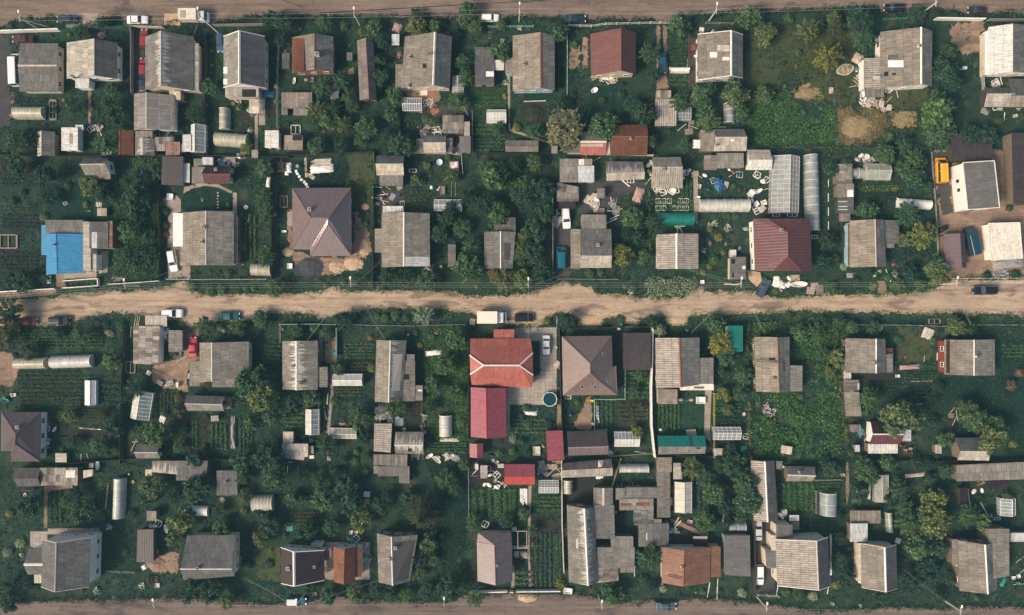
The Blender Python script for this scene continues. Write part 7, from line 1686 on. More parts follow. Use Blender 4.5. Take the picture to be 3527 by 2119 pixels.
def crown(seed, sprays=26, per=76, kind='bush'):
    r = np.random.default_rng(seed); P_=[]; N_=[]; S_z=[]
    lob = r.normal(size=(5,3)); lob[:,2] = np.abs(lob[:,2])*.6; lob /= np.linalg.norm(lob,axis=1,keepdims=True)
    for i in range(sprays):
        d = r.normal(size=3); d[2] = abs(d[2])*.75-.18; d /= np.linalg.norm(d)
        L = r.uniform(.70,1.02)*(1+.20*max(0,(lob@d).max()-.75)/.25*.8)*(.86+.14*r.random())
        side = np.cross(d, r.normal(size=3)); side /= np.linalg.norm(side)
        for q in range(per):
            t = 0.34+0.66*r.random()**.7
            sp = .145*(1-.35*t) if kind == 'bush' else .12*(1.1-t)
            p = d*L*t + r.normal(size=3)*sp; p[2] += -.10*t*t if kind != 'bush' else 0
            n = d*.55+np.array([0,0,.8])+r.normal(size=3)*.55
            P_.append((p[0],p[1],1.12+p[2]*.88)); N_.append(n); S_z.append(r.uniform(.042,.098)*(1.25 if kind=='bush' else 1.1))
    return leafmesh('crown', np.array(P_), np.array(N_), np.array(S_z), r, .6 if kind=='bush' else .38)
def trunk(seed, pale=False):
    r = random.Random(seed); m = MB(); m.tube((0,0,0),(.02,.01,.75),.075,.055,8)
    for i in range(7):
        a = 6.28*i/7+r.uniform(-.3,.3); e = r.uniform(.45,.8); p1 = (.38*e*math.cos(a),.38*e*math.sin(a),1.0+.15*r.random()); p2 = (.85*e*math.cos(a+.2),.85*e*math.sin(a+.2),1.25+.3*r.random())
        m.tube((.01,.01,.6),p1,.045,.03,6); m.tube(p1,p2,.03,.01,5)
        p3 = (.8*e*math.cos(a-.4),.8*e*math.sin(a-.4),1.3+.2*r.random()); m.tube(p1,p3,.022,.008,5)
    return m.mesh('trunk', BARKP if pale else BARK)
CRB = [crown(10+i) for i in range(7)]; CRS = [crown(40+i, 46, 48, 'spray') for i in range(5)]
TRK = [trunk(i) for i in range(4)]; TRKP = trunk(9, True)
def shrubm(seed):
    r = np.random.default_rng(seed); n = 420; d = r.normal(size=(n,3)); d[:,2] = np.abs(d[:,2]); d /= np.linalg.norm(d,axis=1,keepdims=True)
    bump = 1+.16*np.sin(d[:,0]*5+seed)*np.cos(d[:,1]*6+seed*2)
    p = d*(r.uniform(.55,1.0,size=(n,1))*bump[:,None]); p[:,2] = p[:,2]*.95+.12
    return leafmesh('foliage', p, d+np.array([0,0,.6])+r.normal(size=(n,3))*.5, r.uniform(.09,.17,size=n), r)
SHB = [shrubm(i) for i in range(5)]
_st = MB(); [_st.tube((0,0,0),(.3*math.cos(a),.3*math.sin(a),.6),.04,.02,5) for a in (0,1.6,3.1,4.7)]; STM = _st.mesh('stem', BARK)
WORD = dict(d='dark green',m='mid green',y='yellow-green',Y='bright yellow-green',o='olive green',w='pale willow-like',s='dark spruce',v='pale variegated',b='bare brown')
TREES = []
def sub(me, root, mat=None):
    ob = bpy.data.objects.new(me.name.split('.')[0], me); COL.objects.link(ob); ob.parent = root
    if mat:
        if not me.materials: me.materials.append(mat)
        ob.material_slots[0].link = 'OBJECT'; ob.material_slots[0].material = mat
    return ob
def TREE(x, y, r, tone, label=None, hs=1.0, spray=None):
    rw = r/M1*1.10; big = r >= 46
    p = P(x, y, rw*(1.1 if big else .5)); sx, sy = src(x, y)
    rw = rw*(1-p.z/CAMH); ang = random.uniform(0, 6.28)
    size = 'broad' if r >= 105 else ('small' if r < 60 else '')
    lab = label or ' '.join(('%s %s leafy %s %s' % (size, WORD[tone], 'tree' if big else 'shrub', near(sx, sy))).split())
    root = thing('tree' if big else 'shrub', lab, 'tree' if big else 'shrub', (p.x,p.y,0), 'garden trees' if big else 'garden shrubs', (sx, sy))
    root.rotation_euler = (0,0,ang); root.scale = (rw,rw,rw*hs*random.uniform(.85,1.05))
    if big:
        sp = random.random() < .45 if spray is None else spray
        sub(random.choice(CRS if sp else CRB), root, LF[tone]); sub(TRKP if tone == 'w' else random.choice(TRK), root)
    else: sub(random.choice(SHB), root, LF[tone]); sub(STM, root)
    TREES.append((p.x,p.y,rw)); return root
def TL(t, s):
    tile(t)
    for e in s.split():
        a = e.split(','); TREE(float(a[0]), float(a[1]), float(a[2][:-1]), a[2][-1])
TL('A0','690,262,70d 870,190,60d 1130,228,40y 1785,740,70m 2405,340,70d 2300,170,70d 640,905,70d 950,930,90d 880,1215,110m 120,1205,110m 235,1190,90d 950,760,60m 1660,970,80d 2095,1250,60y 150,1410,80d 1040,1060,70d 600,160,0.1d'.replace(' 600,160,0.1d',''))
TL('A1','340,190,80d 690,190,80m 850,215,45m 1110,240,70m 1180,350,70d 1470,215,85y 1470,130,60d 1625,215,58m 1910,80,75m 1865,190,50y 1970,235,60y 2190,212,48y 1135,520,62d 1170,660,80d 670,750,92m 820,700,90m 890,830,70m 1275,815,75m 620,940,90y 705,1010,90m 840,1050,75y 1030,1090,88m 1260,980,60m 985,1195,60m 1325,1220,110m 1235,1150,80d 825,1240,80d 620,1245,75m 1880,520,80d 1895,660,75m 1830,870,90m 1550,1010,40m 1620,1040,52m 2185,455,85m 1400,1245,80m 180,1430,70m 920,900,62m 760,920,80d 1780,300,50d 1700,210,45d 1580,320,0.1d'.replace(' 1580,320,0.1d',''))
TL('A2','120,212,45y 605,260,85m 1640,220,95m 1370,440,92m 620,875,85d 985,1062,118m 1335,960,110d 1240,900,80d 1410,640,60d 1650,870,90m 1830,800,110m 2100,790,115y 1870,1000,110m 2355,800,75y 1385,1215,55m 1680,1240,65m 2230,150,95m 2370,290,100y 400,1110,60m 1140,800,35d 250,1080,35y 90,1100,70m 740,380,36m 2150,990,50m')
TL('A3','180,140,90m 470,160,45m 620,270,105y 735,205,50y 800,480,130Y 880,235,80o 1080,150,110d 1110,330,110m 1560,120,85d 1705,100,55d 260,800,75y 75,960,60m 1800,600,115d 1850,705,85d 1755,950,150m 1740,1120,140m 1450,1235,80m 1290,1315,90m 1530,1350,80m 1830,430,75d 2020,1150,90d 2150,1160,80d 960,1400,60m 1330,1160,45m 850,170,60y')
TL('B0','400,250,90d 400,430,80d 720,280,60y 765,330,90y 870,390,80d 1320,190,75m 1190,250,95d 1170,430,105d 1095,300,75d 1140,560,85d 1110,720,95m 1235,740,80m 1130,925,95d 1270,900,75d 2260,180,70m 2250,420,80m 2270,560,80m 2260,925,85m 200,1150,80d 1640,1180,40m 1790,1215,45m 1885,1205,45m 2095,1200,28m 2155,1195,28m 2335,1190,70m 60,1385,120d 730,480,30y 1410,540,36d 1410,660,34o 1405,870,36d 1945,1065,34m 1940,480,24y 2050,840,50d 1730,560,0.1d 90,1120,60d 380,1110,45m'.replace(' 1730,560,0.1d',''))
TL('B1','1720,600,85d 1660,735,75d 1855,680,75m 1940,835,90m 1890,1020,115m 2150,250,115m 2180,575,80m 2050,170,70m 2360,400,95d 2395,750,75y 2345,920,80m 2210,1130,105y 2370,1115,90y 1570,1125,85m 1240,1090,75d 1370,1080,70d 2115,1070,48b 2040,480,100d 1905,420,80d 1765,512,66d 1770,240,62m 1470,270,50m 1560,150,36y 1000,420,36m 1740,70,30m 1100,1180,30m 700,1170,26y 850,1150,26y 1640,1100,40y')
TL('B2','100,250,105y 80,540,85m 290,860,80y 400,700,95d 380,880,95d 455,1065,95d 400,130,75m 330,340,115m 220,150,70d 490,350,85d 480,560,85d 1140,910,88Y 1335,905,48m 1425,640,80d 1225,600,88m 1930,950,42m 1970,760,40Y 2110,580,34m 1170,560,60d 2010,890,28Y 1890,1005,26Y 1835,1055,26Y 1890,690,26Y 2050,575,26m 1280,770,60d 1180,740,55d 960,1060,32m 870,1070,40m 1320,960,40m 1240,1200,36m 1250,90,0.1m'.replace(' 1250,90,0.1m',''))
TL('B3','1540,260,85m 1450,200,75m 1140,530,90m 1490,560,112m 1620,740,128y 1450,780,70y 1705,1000,100m 1740,1060,112y 1500,1075,78d 1395,1165,70m 860,950,50m 800,800,85d 765,980,75d 1195,1178,36y 830,1200,55m 1585,1165,50m 830,180,60d 1320,1095,36m 940,1010,34v 1660,330,50m 1590,130,60d 1160,1050,45d 1050,1130,40d 2350,510,30d 2160,1085,40d 2400,1075,45d')
TL('C0','90,230,105o 70,370,85o 700,350,85m 1030,270,45m 955,560,85m 1740,270,85m 2020,290,60m 2215,220,68m 1150,800,95d 1055,870,70d 2150,765,135m 2225,880,125y 2060,900,80d 1335,1190,108m 1205,1190,62m 1530,1310,50m 985,1040,60d 970,1150,80d 1655,1405,80d 1520,880,40o 1530,990,52o 250,500,70o 930,340,30v 830,260,26v 1870,290,30v 2055,345,26v 590,1040,55y 860,1040,55o 820,1300,62m 620,1260,60d 900,1330,62d 500,330,50d 1400,1020,34m 1560,1150,45d')
TL('C1','460,320,50m 600,300,45m 700,345,58m 855,235,82d 800,650,55m 560,885,75m 440,930,75d 980,1060,108m 1270,970,98m 700,1290,92m 200,1385,125d 1040,1400,48m 850,1420,46m 1530,190,92v 1380,215,30m 1200,210,42m 1290,185,45m 1140,200,30m 405,200,18m 485,200,18y 530,195,18y 230,1060,70m 80,1100,70m 1880,420,60m 1800,390,88m 1700,440,75m 1620,780,75m 1790,860,75m 1720,620,85m 1600,960,55d 1460,330,22Y 1500,440,28Y 1570,760,28Y 1090,640,40y 1030,1230,60d 150,240,65m 1850,1100,45m 350,1020,55m')
TL('C2','680,245,85d 1940,245,85m 1975,420,95Y 2040,540,78m 1995,665,48d 2180,700,85m 1270,1180,56Y 1470,320,56v 1400,240,60d 2060,1340,58d 1740,1445,70m 215,1240,36v 300,1260,34d 210,1345,34m 2010,860,60Y 2040,990,50y 1290,700,60m 1250,830,55m 1320,600,0.1m 520,1110,36d 350,1120,44m 290,1050,36d 1130,220,36m 2130,860,50m 1320,960,44o'.replace(' 1320,600,0.1m',''))
TL('C3','580,330,78m 700,330,85m 1010,290,52m 1190,295,56m 1885,285,80y 2015,300,70d 900,560,85y 1000,600,58y 1150,900,95m 1420,1060,160y 1510,1000,85m 1985,1010,95y 2065,1090,108m 2170,1230,135y 2235,1120,88m 110,700,66m 1800,1240,68m 2370,785,50b 2440,680,38b 1010,1355,40o 1700,400,38m 760,520,70m 830,680,60y 60,850,70m 1740,800,60d 1680,880,50d 1700,1100,55d 900,250,60m 760,250,55m')
TL('D0','640,445,75d 700,600,105d 1300,385,98y 1460,480,62d 1680,415,115d 2070,480,70y 2060,300,78m 1530,690,105y 1605,620,60y 1480,840,62y 1885,735,70m 2220,830,68y 2330,300,115m 2290,150,115d 2050,160,85m 1850,590,62m 1620,1275,118d 1800,1275,98d 1930,1355,70y 2330,720,68d 250,550,95d 100,1260,115d 60,1400,70d 1240,500,60d 80,620,34Y 1280,1190,40o 820,1280,30v 60,950,40v 170,870,40v 2200,620,50d 1120,620,45d 560,520,55m 2100,1060,45d')
TL('D1','260,200,112d 680,510,88m 860,400,95d 930,540,105d 1150,550,78m 1000,680,88y 740,730,78m 530,760,78d 150,830,70y 200,670,75d 1720,330,92m 1800,420,62m 1560,870,82y 1485,1030,88d 1585,1005,62m 1480,1115,70y 1960,700,75m 2235,685,62d 940,1300,70m 725,1325,70m 1385,1315,62m 1750,1245,98d 1970,1345,78m 1130,1265,78d 420,495,66m 480,300,70d 640,330,80d 770,260,60d 1400,480,60d 1220,470,60d 1870,200,50m 2390,620,50m 560,1250,50d 1560,1280,70d 1250,1290,60d 1830,1090,50d')
TL('D2','1740,240,98y 1850,300,88m 1930,450,98m 2100,200,105d 2195,365,88m 2230,510,112m 2150,650,58m 1850,690,85m 1375,1000,112m 1050,1315,98m 380,760,56m 320,600,42m 160,680,58m 1860,580,36Y 2010,400,26Y 1495,1262,30v 1830,1285,30m 2165,1290,34v 1990,200,70d 2010,560,60d 1560,420,34y 2030,700,50d 1400,1240,50d 1330,1180,45d 400,870,30o 620,1220,45y')
TL('D3','100,350,108m 100,530,88m 1150,300,95m 1050,450,88m 1400,410,95m 1700,690,135y 1500,700,120m 1560,900,108m 1755,930,78m 1650,1100,105d 1500,1210,105d 900,1000,68d 960,1150,78d 845,250,78m 1100,200,78m 2000,640,98m 2130,700,78m 1800,255,70m 1700,500,98y 560,1320,56m 680,1325,40v 1250,1315,68d 1750,1335,68d 780,180,55d 1300,190,70m 1550,180,62d 1680,330,60d 1450,560,80m 900,820,55d 1650,200,55d 80,1295,40v 450,1290,40m 890,640,50d 1850,1180,60d 2330,480,50m 1330,520,60d')
# pale willow with bare branches, and the tall spruce
tile('A2'); W_ = TREE(645,1070,150,'w','pale yellowish willow with bare branching limbs by the rusty red shed',1.0,False); TREE(660,1200,85,'w','lower pale crown at the foot of the bare willow',.9,False)
def willow(r):
    g_ = random.Random(5); m = MB()
    for i in range(16):
        a = 6.28*i/16; p0 = Vector((0,0,1.2)); d = Vector((math.cos(a),math.sin(a),.75)).normalized()
        for j in range(4):
            p1 = p0+d*g_.uniform(.20,.30); m.tube(p0,p1,.015-.003*j,.012-.003*j,5); 
            q = p1+Vector((g_.uniform(-.2,.2),g_.uniform(-.2,.2),.12)); m.tube(p1,q,.012,.006,4); p0 = p1; d = (d+Vector((g_.uniform(-.3,.3),g_.uniform(-.3,.3),-.16))).normalized()
    return m.build('branches', BARKP, r)
willow(W_)
def SPRUCE(x, y, r, h, label):
    p = P(x, y, h*.6); g_ = np.random.default_rng(3); pts=[]; nr=[]; sz=[]
    root = thing('spruce', label, 'tree', (p.x,p.y,0), None, src(x,y)); tk = MB().tube((0,0,0),(0,0,h*.95),.22,.04,8); R0 = r/M1*.82
    for lv in range(22):
        z = h*(.12+.86*lv/22); rr = R0*(1-lv/22)**.75*(.85+.3*g_.random()); nb = max(5, int(11*(1-lv/26)))
        for b in range(nb):
            a = 6.28*b/nb+lv*.7+g_.uniform(-.2,.2); L = rr*g_.uniform(.72,1.1); ca, sa = math.cos(a), math.sin(a)
            tk.tube((0,0,z),(L*ca,L*sa,z-.12*L),.035,.012,4)
            for q in range(int(16+L*18)):
                t = .15+.85*g_.random(); o = g_.normal()*.16*(1.15-t)*max(.6,L*.5); pts.append((L*t*ca-o*sa,L*t*sa+o*ca,z-.12*L*t+g_.normal()*.07)); nr.append((.2*ca,.2*sa,.9)+g_.normal(size=3)*.4); sz.append(g_.uniform(.10,.21))
    sub(leafmesh('crown', np.array(pts), np.array(nr), np.array(sz), g_, .42), root, LF['s']); tk.build('trunk', BARK, root)
    return root
tile('D1'); SPRUCE(1505,655,215,11,'tall dark spruce with long drooping sprays beside the grey house')
# pale variegated hedge on the middle road
def HEDGE(x0,y0,x1,y1,h,tone,label,amp=.25,dn=26,name='hedge',cat='hedge',group=None):
    a = P(x0,y0); b = P(x1,y1); g_ = np.random.default_rng(int(x0+y0)); A_ = abs(b.x-a.x); B_ = abs(b.y-a.y); n = int(A_*B_*dn)
    c = (a+b)/2; x = g_.uniform(-.5,.5,n)*A_; y = g_.uniform(-.5,.5,n)*B_
    hh = np.array([h*(.75+.5*mnoise.noise(Vector((c.x+i*.7,c.y+j*.7,2)))) for i,j in zip(x,y)]); e = np.minimum(1, 3*(1-np.maximum(abs(x)/A_,abs(y)/B_)*2)+.25)
    x = x*(1+amp*.2*np.sin(y*2)); y = y*(1+amp*np.sin(x*1.3)*.35); z = hh*e*(.45+.55*g_.random(n)**.5)
    me = leafmesh(name, np.stack([x,y,z],1), np.stack([g_.normal(size=n)*.6,g_.normal(size=n)*.6,np.ones(n)],1), g_.uniform(.09,.19,n), g_, .62, LF[tone])
    ob = bpy.data.objects.new(name, me); COL.objects.link(ob); ob.location = (c.x,c.y,0)
    POLYX.append((np.array([(a.x,a.y),(b.x,a.y),(b.x,b.y),(a.x,b.y)]),.25))
    tag(ob, label, cat, group, None, src((x0+x1)/2,(y0+y1)/2)); return ob
tile('B2'); HEDGE(1340,1100,1775,1265,2.0,'v','pale variegated rounded hedge along the middle road',.4)
tile('C0'); HEDGE(705,702,990,738,1.0,'c','narrow green hedge above the white cloth greenhouse'); HEDGE(1290,850,1345,1090,1.1,'c','upright green hedge right of the tilted white greenhouse')
tile('D0'); HEDGE(838,305,898,630,1.0,'c','clipped green hedge strip left of the long white tunnel')
tile('B3'); HEDGE(1050,318,1400,372,.9,'y','yellow-green row of bushes below the film tents')
tile('C3'); HEDGE(1445,715,1705,758,.9,'c','pale green crop row behind a low rail right')
tile('A1'); HEDGE(2070,395,2300,500,2.7,'c','green vine spreading over the flat grey garage')
tile('C0'); HEDGE(670,1128,865,1160,.7,'m','low green row beside a white plank in the left gardens')
for t, pts, lab, h, th in VINES:
    tile(t); W = [P(*q) for q in pts]; c = sum(W, Vector((0,0,0)))/len(W); c.z = 0; g_ = np.random.default_rng(int(pts[0][0])); A_ = []
    for a, b in zip(W, W[1:]):
        n = int((b-a).length*46); f = g_.random((n,1)); A_.append((np.array(a)-np.array(c))*(1-f)+(np.array(b)-np.array(c))*f)
    A_ = np.concatenate(A_); n = len(A_); w = .30+.22*np.sin(A_[:,1]*1.7+A_[:,0]*1.1); A_[:,0] += g_.normal(size=n)*w; A_[:,1] += g_.normal(size=n)*w; A_[:,2] = h*(.2+.8*g_.random(n)**.6)*(.8+.35*np.sin(A_[:,1]*2.3+A_[:,0]))
    ob = bpy.data.objects.new('overgrown_fence', leafmesh('overgrown_fence', A_, np.stack([g_.normal(size=n)*.7,g_.normal(size=n)*.7,np.ones(n)],1), g_.uniform(.08,.2,n), g_, .6, LF['y' if th > .2 else 'm'])); COL.objects.link(ob); ob.location = c
    tag(ob, lab, 'hedge', None, None, (CX+c.x/S, CY-c.y/S))
# ---- crop beds
def BED(t, x0, y0, x1, y1, rows, ax, tone='c', h=.55, n=None):
    tile(t); a = P(x0,y0); b = P(x1,y1); g_ = np.random.default_rng(int(x0*3+y0)); w = abs(b.x-a.x); d = abs(b.y-a.y); c = (a+b)/2
    n = n or int(w*d*42); rr = g_.integers(0,rows,n); q = (rr+.5)/rows-.5
    if ax == 'h': x = g_.uniform(-.5,.5,n)*w; y = q*d+g_.normal(size=n)*d/rows*.16
    else: y = g_.uniform(-.5,.5,n)*d; x = q*w+g_.normal(size=n)*w/rows*.16
    me = leafmesh('vegetable_bed', np.stack([x,y,g_.uniform(.08,1,n)*h],1), np.stack([g_.normal(size=n)*.5,g_.normal(size=n)*.5,np.ones(n)],1), g_.uniform(.08,.20,n), g_, .6, LF[tone])
    ob = bpy.data.objects.new('vegetable_bed', me); COL.objects.link(ob); ob.location = (c.x,c.y,0)
    sx, sy = src((x0+x1)/2,(y0+y1)/2); POLYX.append((np.array([(a.x,a.y),(b.x,a.y),(b.x,b.y),(a.x,b.y)]),.25))
    tag(ob, '%s rows of vegetables %s' % ({'c':'green','d':'dark','m':'leafy','y':'yellowish','o':'olive'}[tone], near(sx,sy)), 'vegetable bed', 'vegetable beds', None, (sx,sy))
for e in [('B0',10,120,330,330,6,'h','d'),('B0',80,465,315,550,4,'h','c'),('B0',10,570,330,690,4,'h','d'),('B0',10,880,320,1050,5,'h','d'),('B0',2040,560,2190,940,4,'v','m'),
 ('A1',1965,735,2235,800,2,'h','o'),('A1',1965,1050,2220,1160,3,'h','c'),('A1',1960,1170,2220,1290,4,'h','m'),('A1',1335,960,1500,1120,4,'h','d'),('A1',1965,815,2230,920,3,'h','m'),
 ('A2',1545,380,1695,560,6,'h','d'),('A2',1550,630,1690,740,3,'h','m'),('A2',330,1070,500,1180,3,'h','m'),('B1',1410,230,1590,330,4,'h','m'),('B1',1410,360,1570,500,4,'h','o'),('B1',1690,200,1850,290,3,'h','m'),
 ('B2',1150,500,1350,700,5,'h','c'),('B2',1420,430,1745,540,3,'h','c'),('B2',1640,270,1740,420,3,'v','c'),('B3',1050,380,1390,450,3,'h','d'),('B3',1440,870,1690,930,3,'h','d'),
 ('C0',200,300,880,470,6,'h','m'),('C0',170,660,700,980,9,'h','d'),('C0',420,870,690,960,3,'h','v' if False else 'm'),('C0',1355,850,1480,1000,4,'v','o'),('C0',1630,1080,1690,1320,2,'v','c'),('C0',1790,1110,1940,1330,4,'v','m'),('C0',2030,1040,2160,1330,4,'v','m'),('C0',500,1000,680,1090,4,'h','y'),('C0',700,980,950,1080,4,'h','o'),('C0',2180,430,2390,680,7,'h','d'),('C0',840,750,1000,960,4,'h','d'),
 ('C1',110,430,310,650,6,'h','d'),('C1',340,830,630,970,5,'h','m'),('C1',860,420,1110,560,5,'h','m'),('C1',860,570,1110,670,3,'h','o'),('C1',770,800,1000,880,3,'h','o'),('C1',330,1000,510,1150,4,'h','m'),('C1',1560,1260,1890,1360,4,'h','c'),('C1',650,880,700,1180,2,'v','c'),
 ('C2',1165,660,1370,900,6,'h','c'),('C2',1435,950,1640,1150,6,'v','c'),('C2',1930,790,2100,900,3,'h','y'),('C2',1930,930,2150,1010,3,'h','c'),('C2',1930,1020,2160,1120,3,'h','d'),('C2',910,910,1070,1150,4,'v','m'),('C2',1110,930,1360,1080,4,'h','o'),('C2',190,1060,500,1200,4,'h','m'),
 ('C3',1130,740,1380,860,4,'h','d'),('C3',1450,600,1700,640,1,'h','c'),('C3',1430,660,1710,705,2,'h','d'),('C3',2280,430,2470,550,4,'h','m'),('C3',1450,800,1780,930,4,'h','d'),
 ('D2',390,780,630,1240,6,'v','m'),('D2',385,460,620,600,4,'h','c'),('D2',0,400,250,620,6,'v','c'),('D2',570,790,600,1200,1,'v','y'),('D2',230,1090,360,1230,3,'h','m'),('D1',1930,410,2320,640,6,'v','c'),('D1',340,450,600,530,2,'h','c'),('D1',370,590,640,680,3,'h','o'),('D1',350,690,640,730,2,'h','c'),
 ('D3',395,360,690,590,6,'v','c'),('D3',720,340,900,430,3,'h','c'),('D0',905,320,945,620,1,'v','o'),('D0',420,420,540,700,3,'v','d'),('D2',1770,350,1880,620,2,'v','m'),('A0',1510,890,1610,1120,3,'v','d'),('A0',140,830,400,890,2,'h','d'),('A0',1250,880,1260,890,1,'h','c')][:-1]:
    BED(*e)
# ---- flowers
def FLOWER(x, y, r, col, cname, tone='m'):
    p = P(x, y, .4); sx, sy = src(x, y); root = thing('flower_bush', '%s flowering bush %s' % (cname, near(sx, sy)), 'flowers', (p.x,p.y,0), 'flowering bushes', (sx,sy))
    rw = r/M1*.85; root.scale = (rw*random.uniform(.8,1.2),rw,max(.4,rw*.7)); root.rotation_euler.z = random.uniform(0,6); sub(random.choice(SHB), root, LF[tone]); key = ('bl',cname)
    if key not in MESHC:
        g_ = np.random.default_rng(len(cname)); n = 30; d = g_.normal(size=(n,3)); d[:,2] = abs(d[:,2])+.15; d /= np.linalg.norm(d,axis=1,keepdims=True)
        MESHC[key] = leafmesh('blossom', d*g_.uniform(.75,1.05,(n,1))+np.array([0,0,.16]), d+np.array([0,0,1.0]), g_.uniform(.09,.17,n), g_, .95, paint(col, .8, .15, 'petals'))
    sub(MESHC[key], root)
PK=(0.55,0.17,0.34); WHf=(0.72,0.72,0.62); YLf=(0.62,0.44,0.05); PUf=(0.28,0.07,0.24); MGf=(0.50,0.04,0.16); PKl=(0.62,0.36,0.36); ORf=(0.50,0.20,0.04)
for t, L in {'A0':[(108,862,26,PK,'pink'),(92,980,26,PK,'pink'),(112,800,30,PUf,'purple'),(790,312,26,PUf,'purple'),(870,295,50,PUf,'purple'),(540,850,26,PK,'pink'),(780,922,22,YLf,'yellow'),(568,900,20,YLf,'yellow'),(1132,250,26,WHf,'white'),(1800,430,22,YLf,'yellow'),(1802,555,20,YLf,'yellow'),(1790,620,18,YLf,'yellow'),(1795,1060,20,PUf,'purple'),(2025,915,24,YLf,'yellow'),(2115,930,30,WHf,'white'),(2150,970,30,WHf,'white'),(1985,880,26,PKl,'pale pink'),(2130,1110,30,WHf,'white'),(2345,735,28,WHf,'white'),(2340,865,18,PK,'pink')],
 'A1':[(1325,465,36,PK,'pink'),(355,435,18,PK,'pink'),(2225,700,30,WHf,'white'),(2220,820,30,YLf,'yellow'),(2205,1078,14,MGf,'magenta'),(2320,1085,40,YLf,'yellow'),(680,1115,18,MGf,'magenta'),(2350,235,28,WHf,'white'),(2200,340,24,WHf,'white')],
 'B0':[(1410,665,28,MGf,'magenta'),(1408,735,34,MGf,'magenta'),(1422,550,20,YLf,'yellow'),(1720,440,22,PKl,'pale pink'),(1948,1065,24,WHf,'white'),(555,1165,18,YLf,'yellow'),(410,1115,46,WHf,'white'),(2256,835,18,YLf,'yellow'),(2068,990,16,PK,'pink')],
 'B2':[(1895,650,36,WHf,'white'),(1940,640,36,(0.6,0.55,0.30),'cream'),(2040,680,40,WHf,'white'),(1895,810,26,PK,'pink'),(1990,765,26,YLf,'yellow'),(2028,815,22,PKl,'pale pink'),(1168,1182,20,ORf,'orange'),(1225,1215,34,WHf,'white'),(1842,870,30,WHf,'white')],
 'B3':[(930,1010,34,WHf,'white'),(1365,990,24,PK,'pink'),(1380,1075,40,WHf,'white'),(1200,1075,26,WHf,'white'),(1250,1050,24,WHf,'white')],
 'C0':[(900,330,30,PKl,'pale pink'),(945,345,28,WHf,'white'),(830,262,22,PKl,'pale pink'),(1868,290,26,PK,'pink'),(1900,320,24,WHf,'white'),(2050,345,26,WHf,'white'),(1525,1055,26,PKl,'pale pink'),(1505,905,28,ORf,'orange'),(1455,1195,18,MGf,'magenta'),(2406,305,16,PK,'pink'),(1130,1075,14,WHf,'white')],
 'C1':[(332,308,20,PK,'pink'),(1460,340,24,YLf,'yellow'),(1498,445,30,YLf,'yellow'),(1570,755,30,YLf,'yellow'),(1635,342,24,PKl,'pale pink'),(1075,380,30,ORf,'orange'),(1540,1060,36,WHf,'white'),(725,1400,18,PK,'pink'),(530,975,14,MGf,'magenta')],
 'C2':[(1475,320,40,WHf,'white'),(1695,318,18,WHf,'white'),(215,1240,30,WHf,'white'),(470,1300,22,WHf,'white'),(425,990,20,PUf,'purple'),(605,805,14,YLf,'yellow')],
 'C3':[(1045,275,20,WHf,'white'),(1465,542,16,YLf,'yellow'),(890,255,20,WHf,'white'),(250,1150,30,YLf,'yellow')],
 'D0':[(55,945,40,WHf,'white'),(172,860,24,WHf,'white'),(178,975,24,WHf,'white'),(820,1275,40,WHf,'white'),(455,520,22,YLf,'yellow'),(78,620,36,YLf,'yellow'),(1310,1180,36,PKl,'pale pink'),(1205,1230,40,WHf,'white'),(1095,282,10,PKl,'pale pink')],
 'D2':[(1495,1260,34,WHf,'white'),(1830,1285,22,PK,'pink'),(1775,1290,18,YLf,'yellow'),(2168,1298,34,WHf,'white'),(2000,395,22,YLf,'yellow'),(2040,392,18,YLf,'yellow'),(2110,390,16,YLf,'yellow'),(1865,578,24,YLf,'yellow'),(400,872,36,ORf,'orange'),(378,1120,20,MGf,'magenta'),(380,1170,20,MGf,'magenta'),(384,1215,20,MGf,'magenta'),(2010,490,14,YLf,'yellow'),(1485,1215,18,PKl,'pale pink')],
 'D3':[(76,1298,36,WHf,'white'),(675,1325,38,WHf,'white'),(12,390,18,YLf,'yellow'),(1085,1408,20,WHf,'white'),(845,1385,24,WHf,'white')]}.items():
    tile(t)
    for f in L: FLOWER(*f)
# ---- mounds
for t, x, y, sx, sy, h, mt, lab in [('B1',790,1010,75,60,.5,'sand','pale sand heap below the mauve hip-roofed house'),('B1',930,985,90,62,.45,'sand','wide crumbling sand heap right below the mauve house'),('B1',1020,850,42,90,.35,'sand','narrow sand heap right of the mauve hip-roofed house'),('B1',560,1010,105,82,.5,'ash','dark asphalt crumb heap below the mauve house'),
 ('B1',1030,500,36,32,.3,'sand','small sandy heap above the right side heaps'),('A2',395,965,95,88,.7,'soil','dark dug soil heap below the blue-walled house'),('D0',1320,1040,92,62,.6,'dirt','brown earth heap beside the dark brown canopy'),('D2',332,1340,78,30,.4,'sand','flat sand heap below the bottom road fence'),('A3',1045,1080,150,110,.35,'dry','broad heap of mown hay in the dry plot'),('A3',620,790,100,52,.3,'dry','smaller hay heap in the left part of the dry plot'),
 ('C2',865,245,100,48,.15,'sand','pale sandy ramp above the brown hip house'),('C2',1615,245,85,34,.12,'sand','pale sandy ramp above the rust ridge house'),('B1',370,885,45,40,.3,'sand','little clay heap at the left corner of the mauve house')]:
    tile(t); p = P(x,y,.1); m = MB(); f_mound(m); q = random.Random(int(x))
    mm = m.mesh('earth_heap', GM[mt], smooth=True); ob = bpy.data.objects.new('earth_heap', mm); COL.objects.link(ob); ob.location = (p.x,p.y,0.09); ob.scale = (sx/M1,sy/M1,h)
    tag(ob, lab, 'heap', None, None, src(x,y)); FOOT.append((p.x-sx/M1*.6,p.x+sx/M1*.6,p.y-sy/M1*.6,p.y+sy/M1*.6))
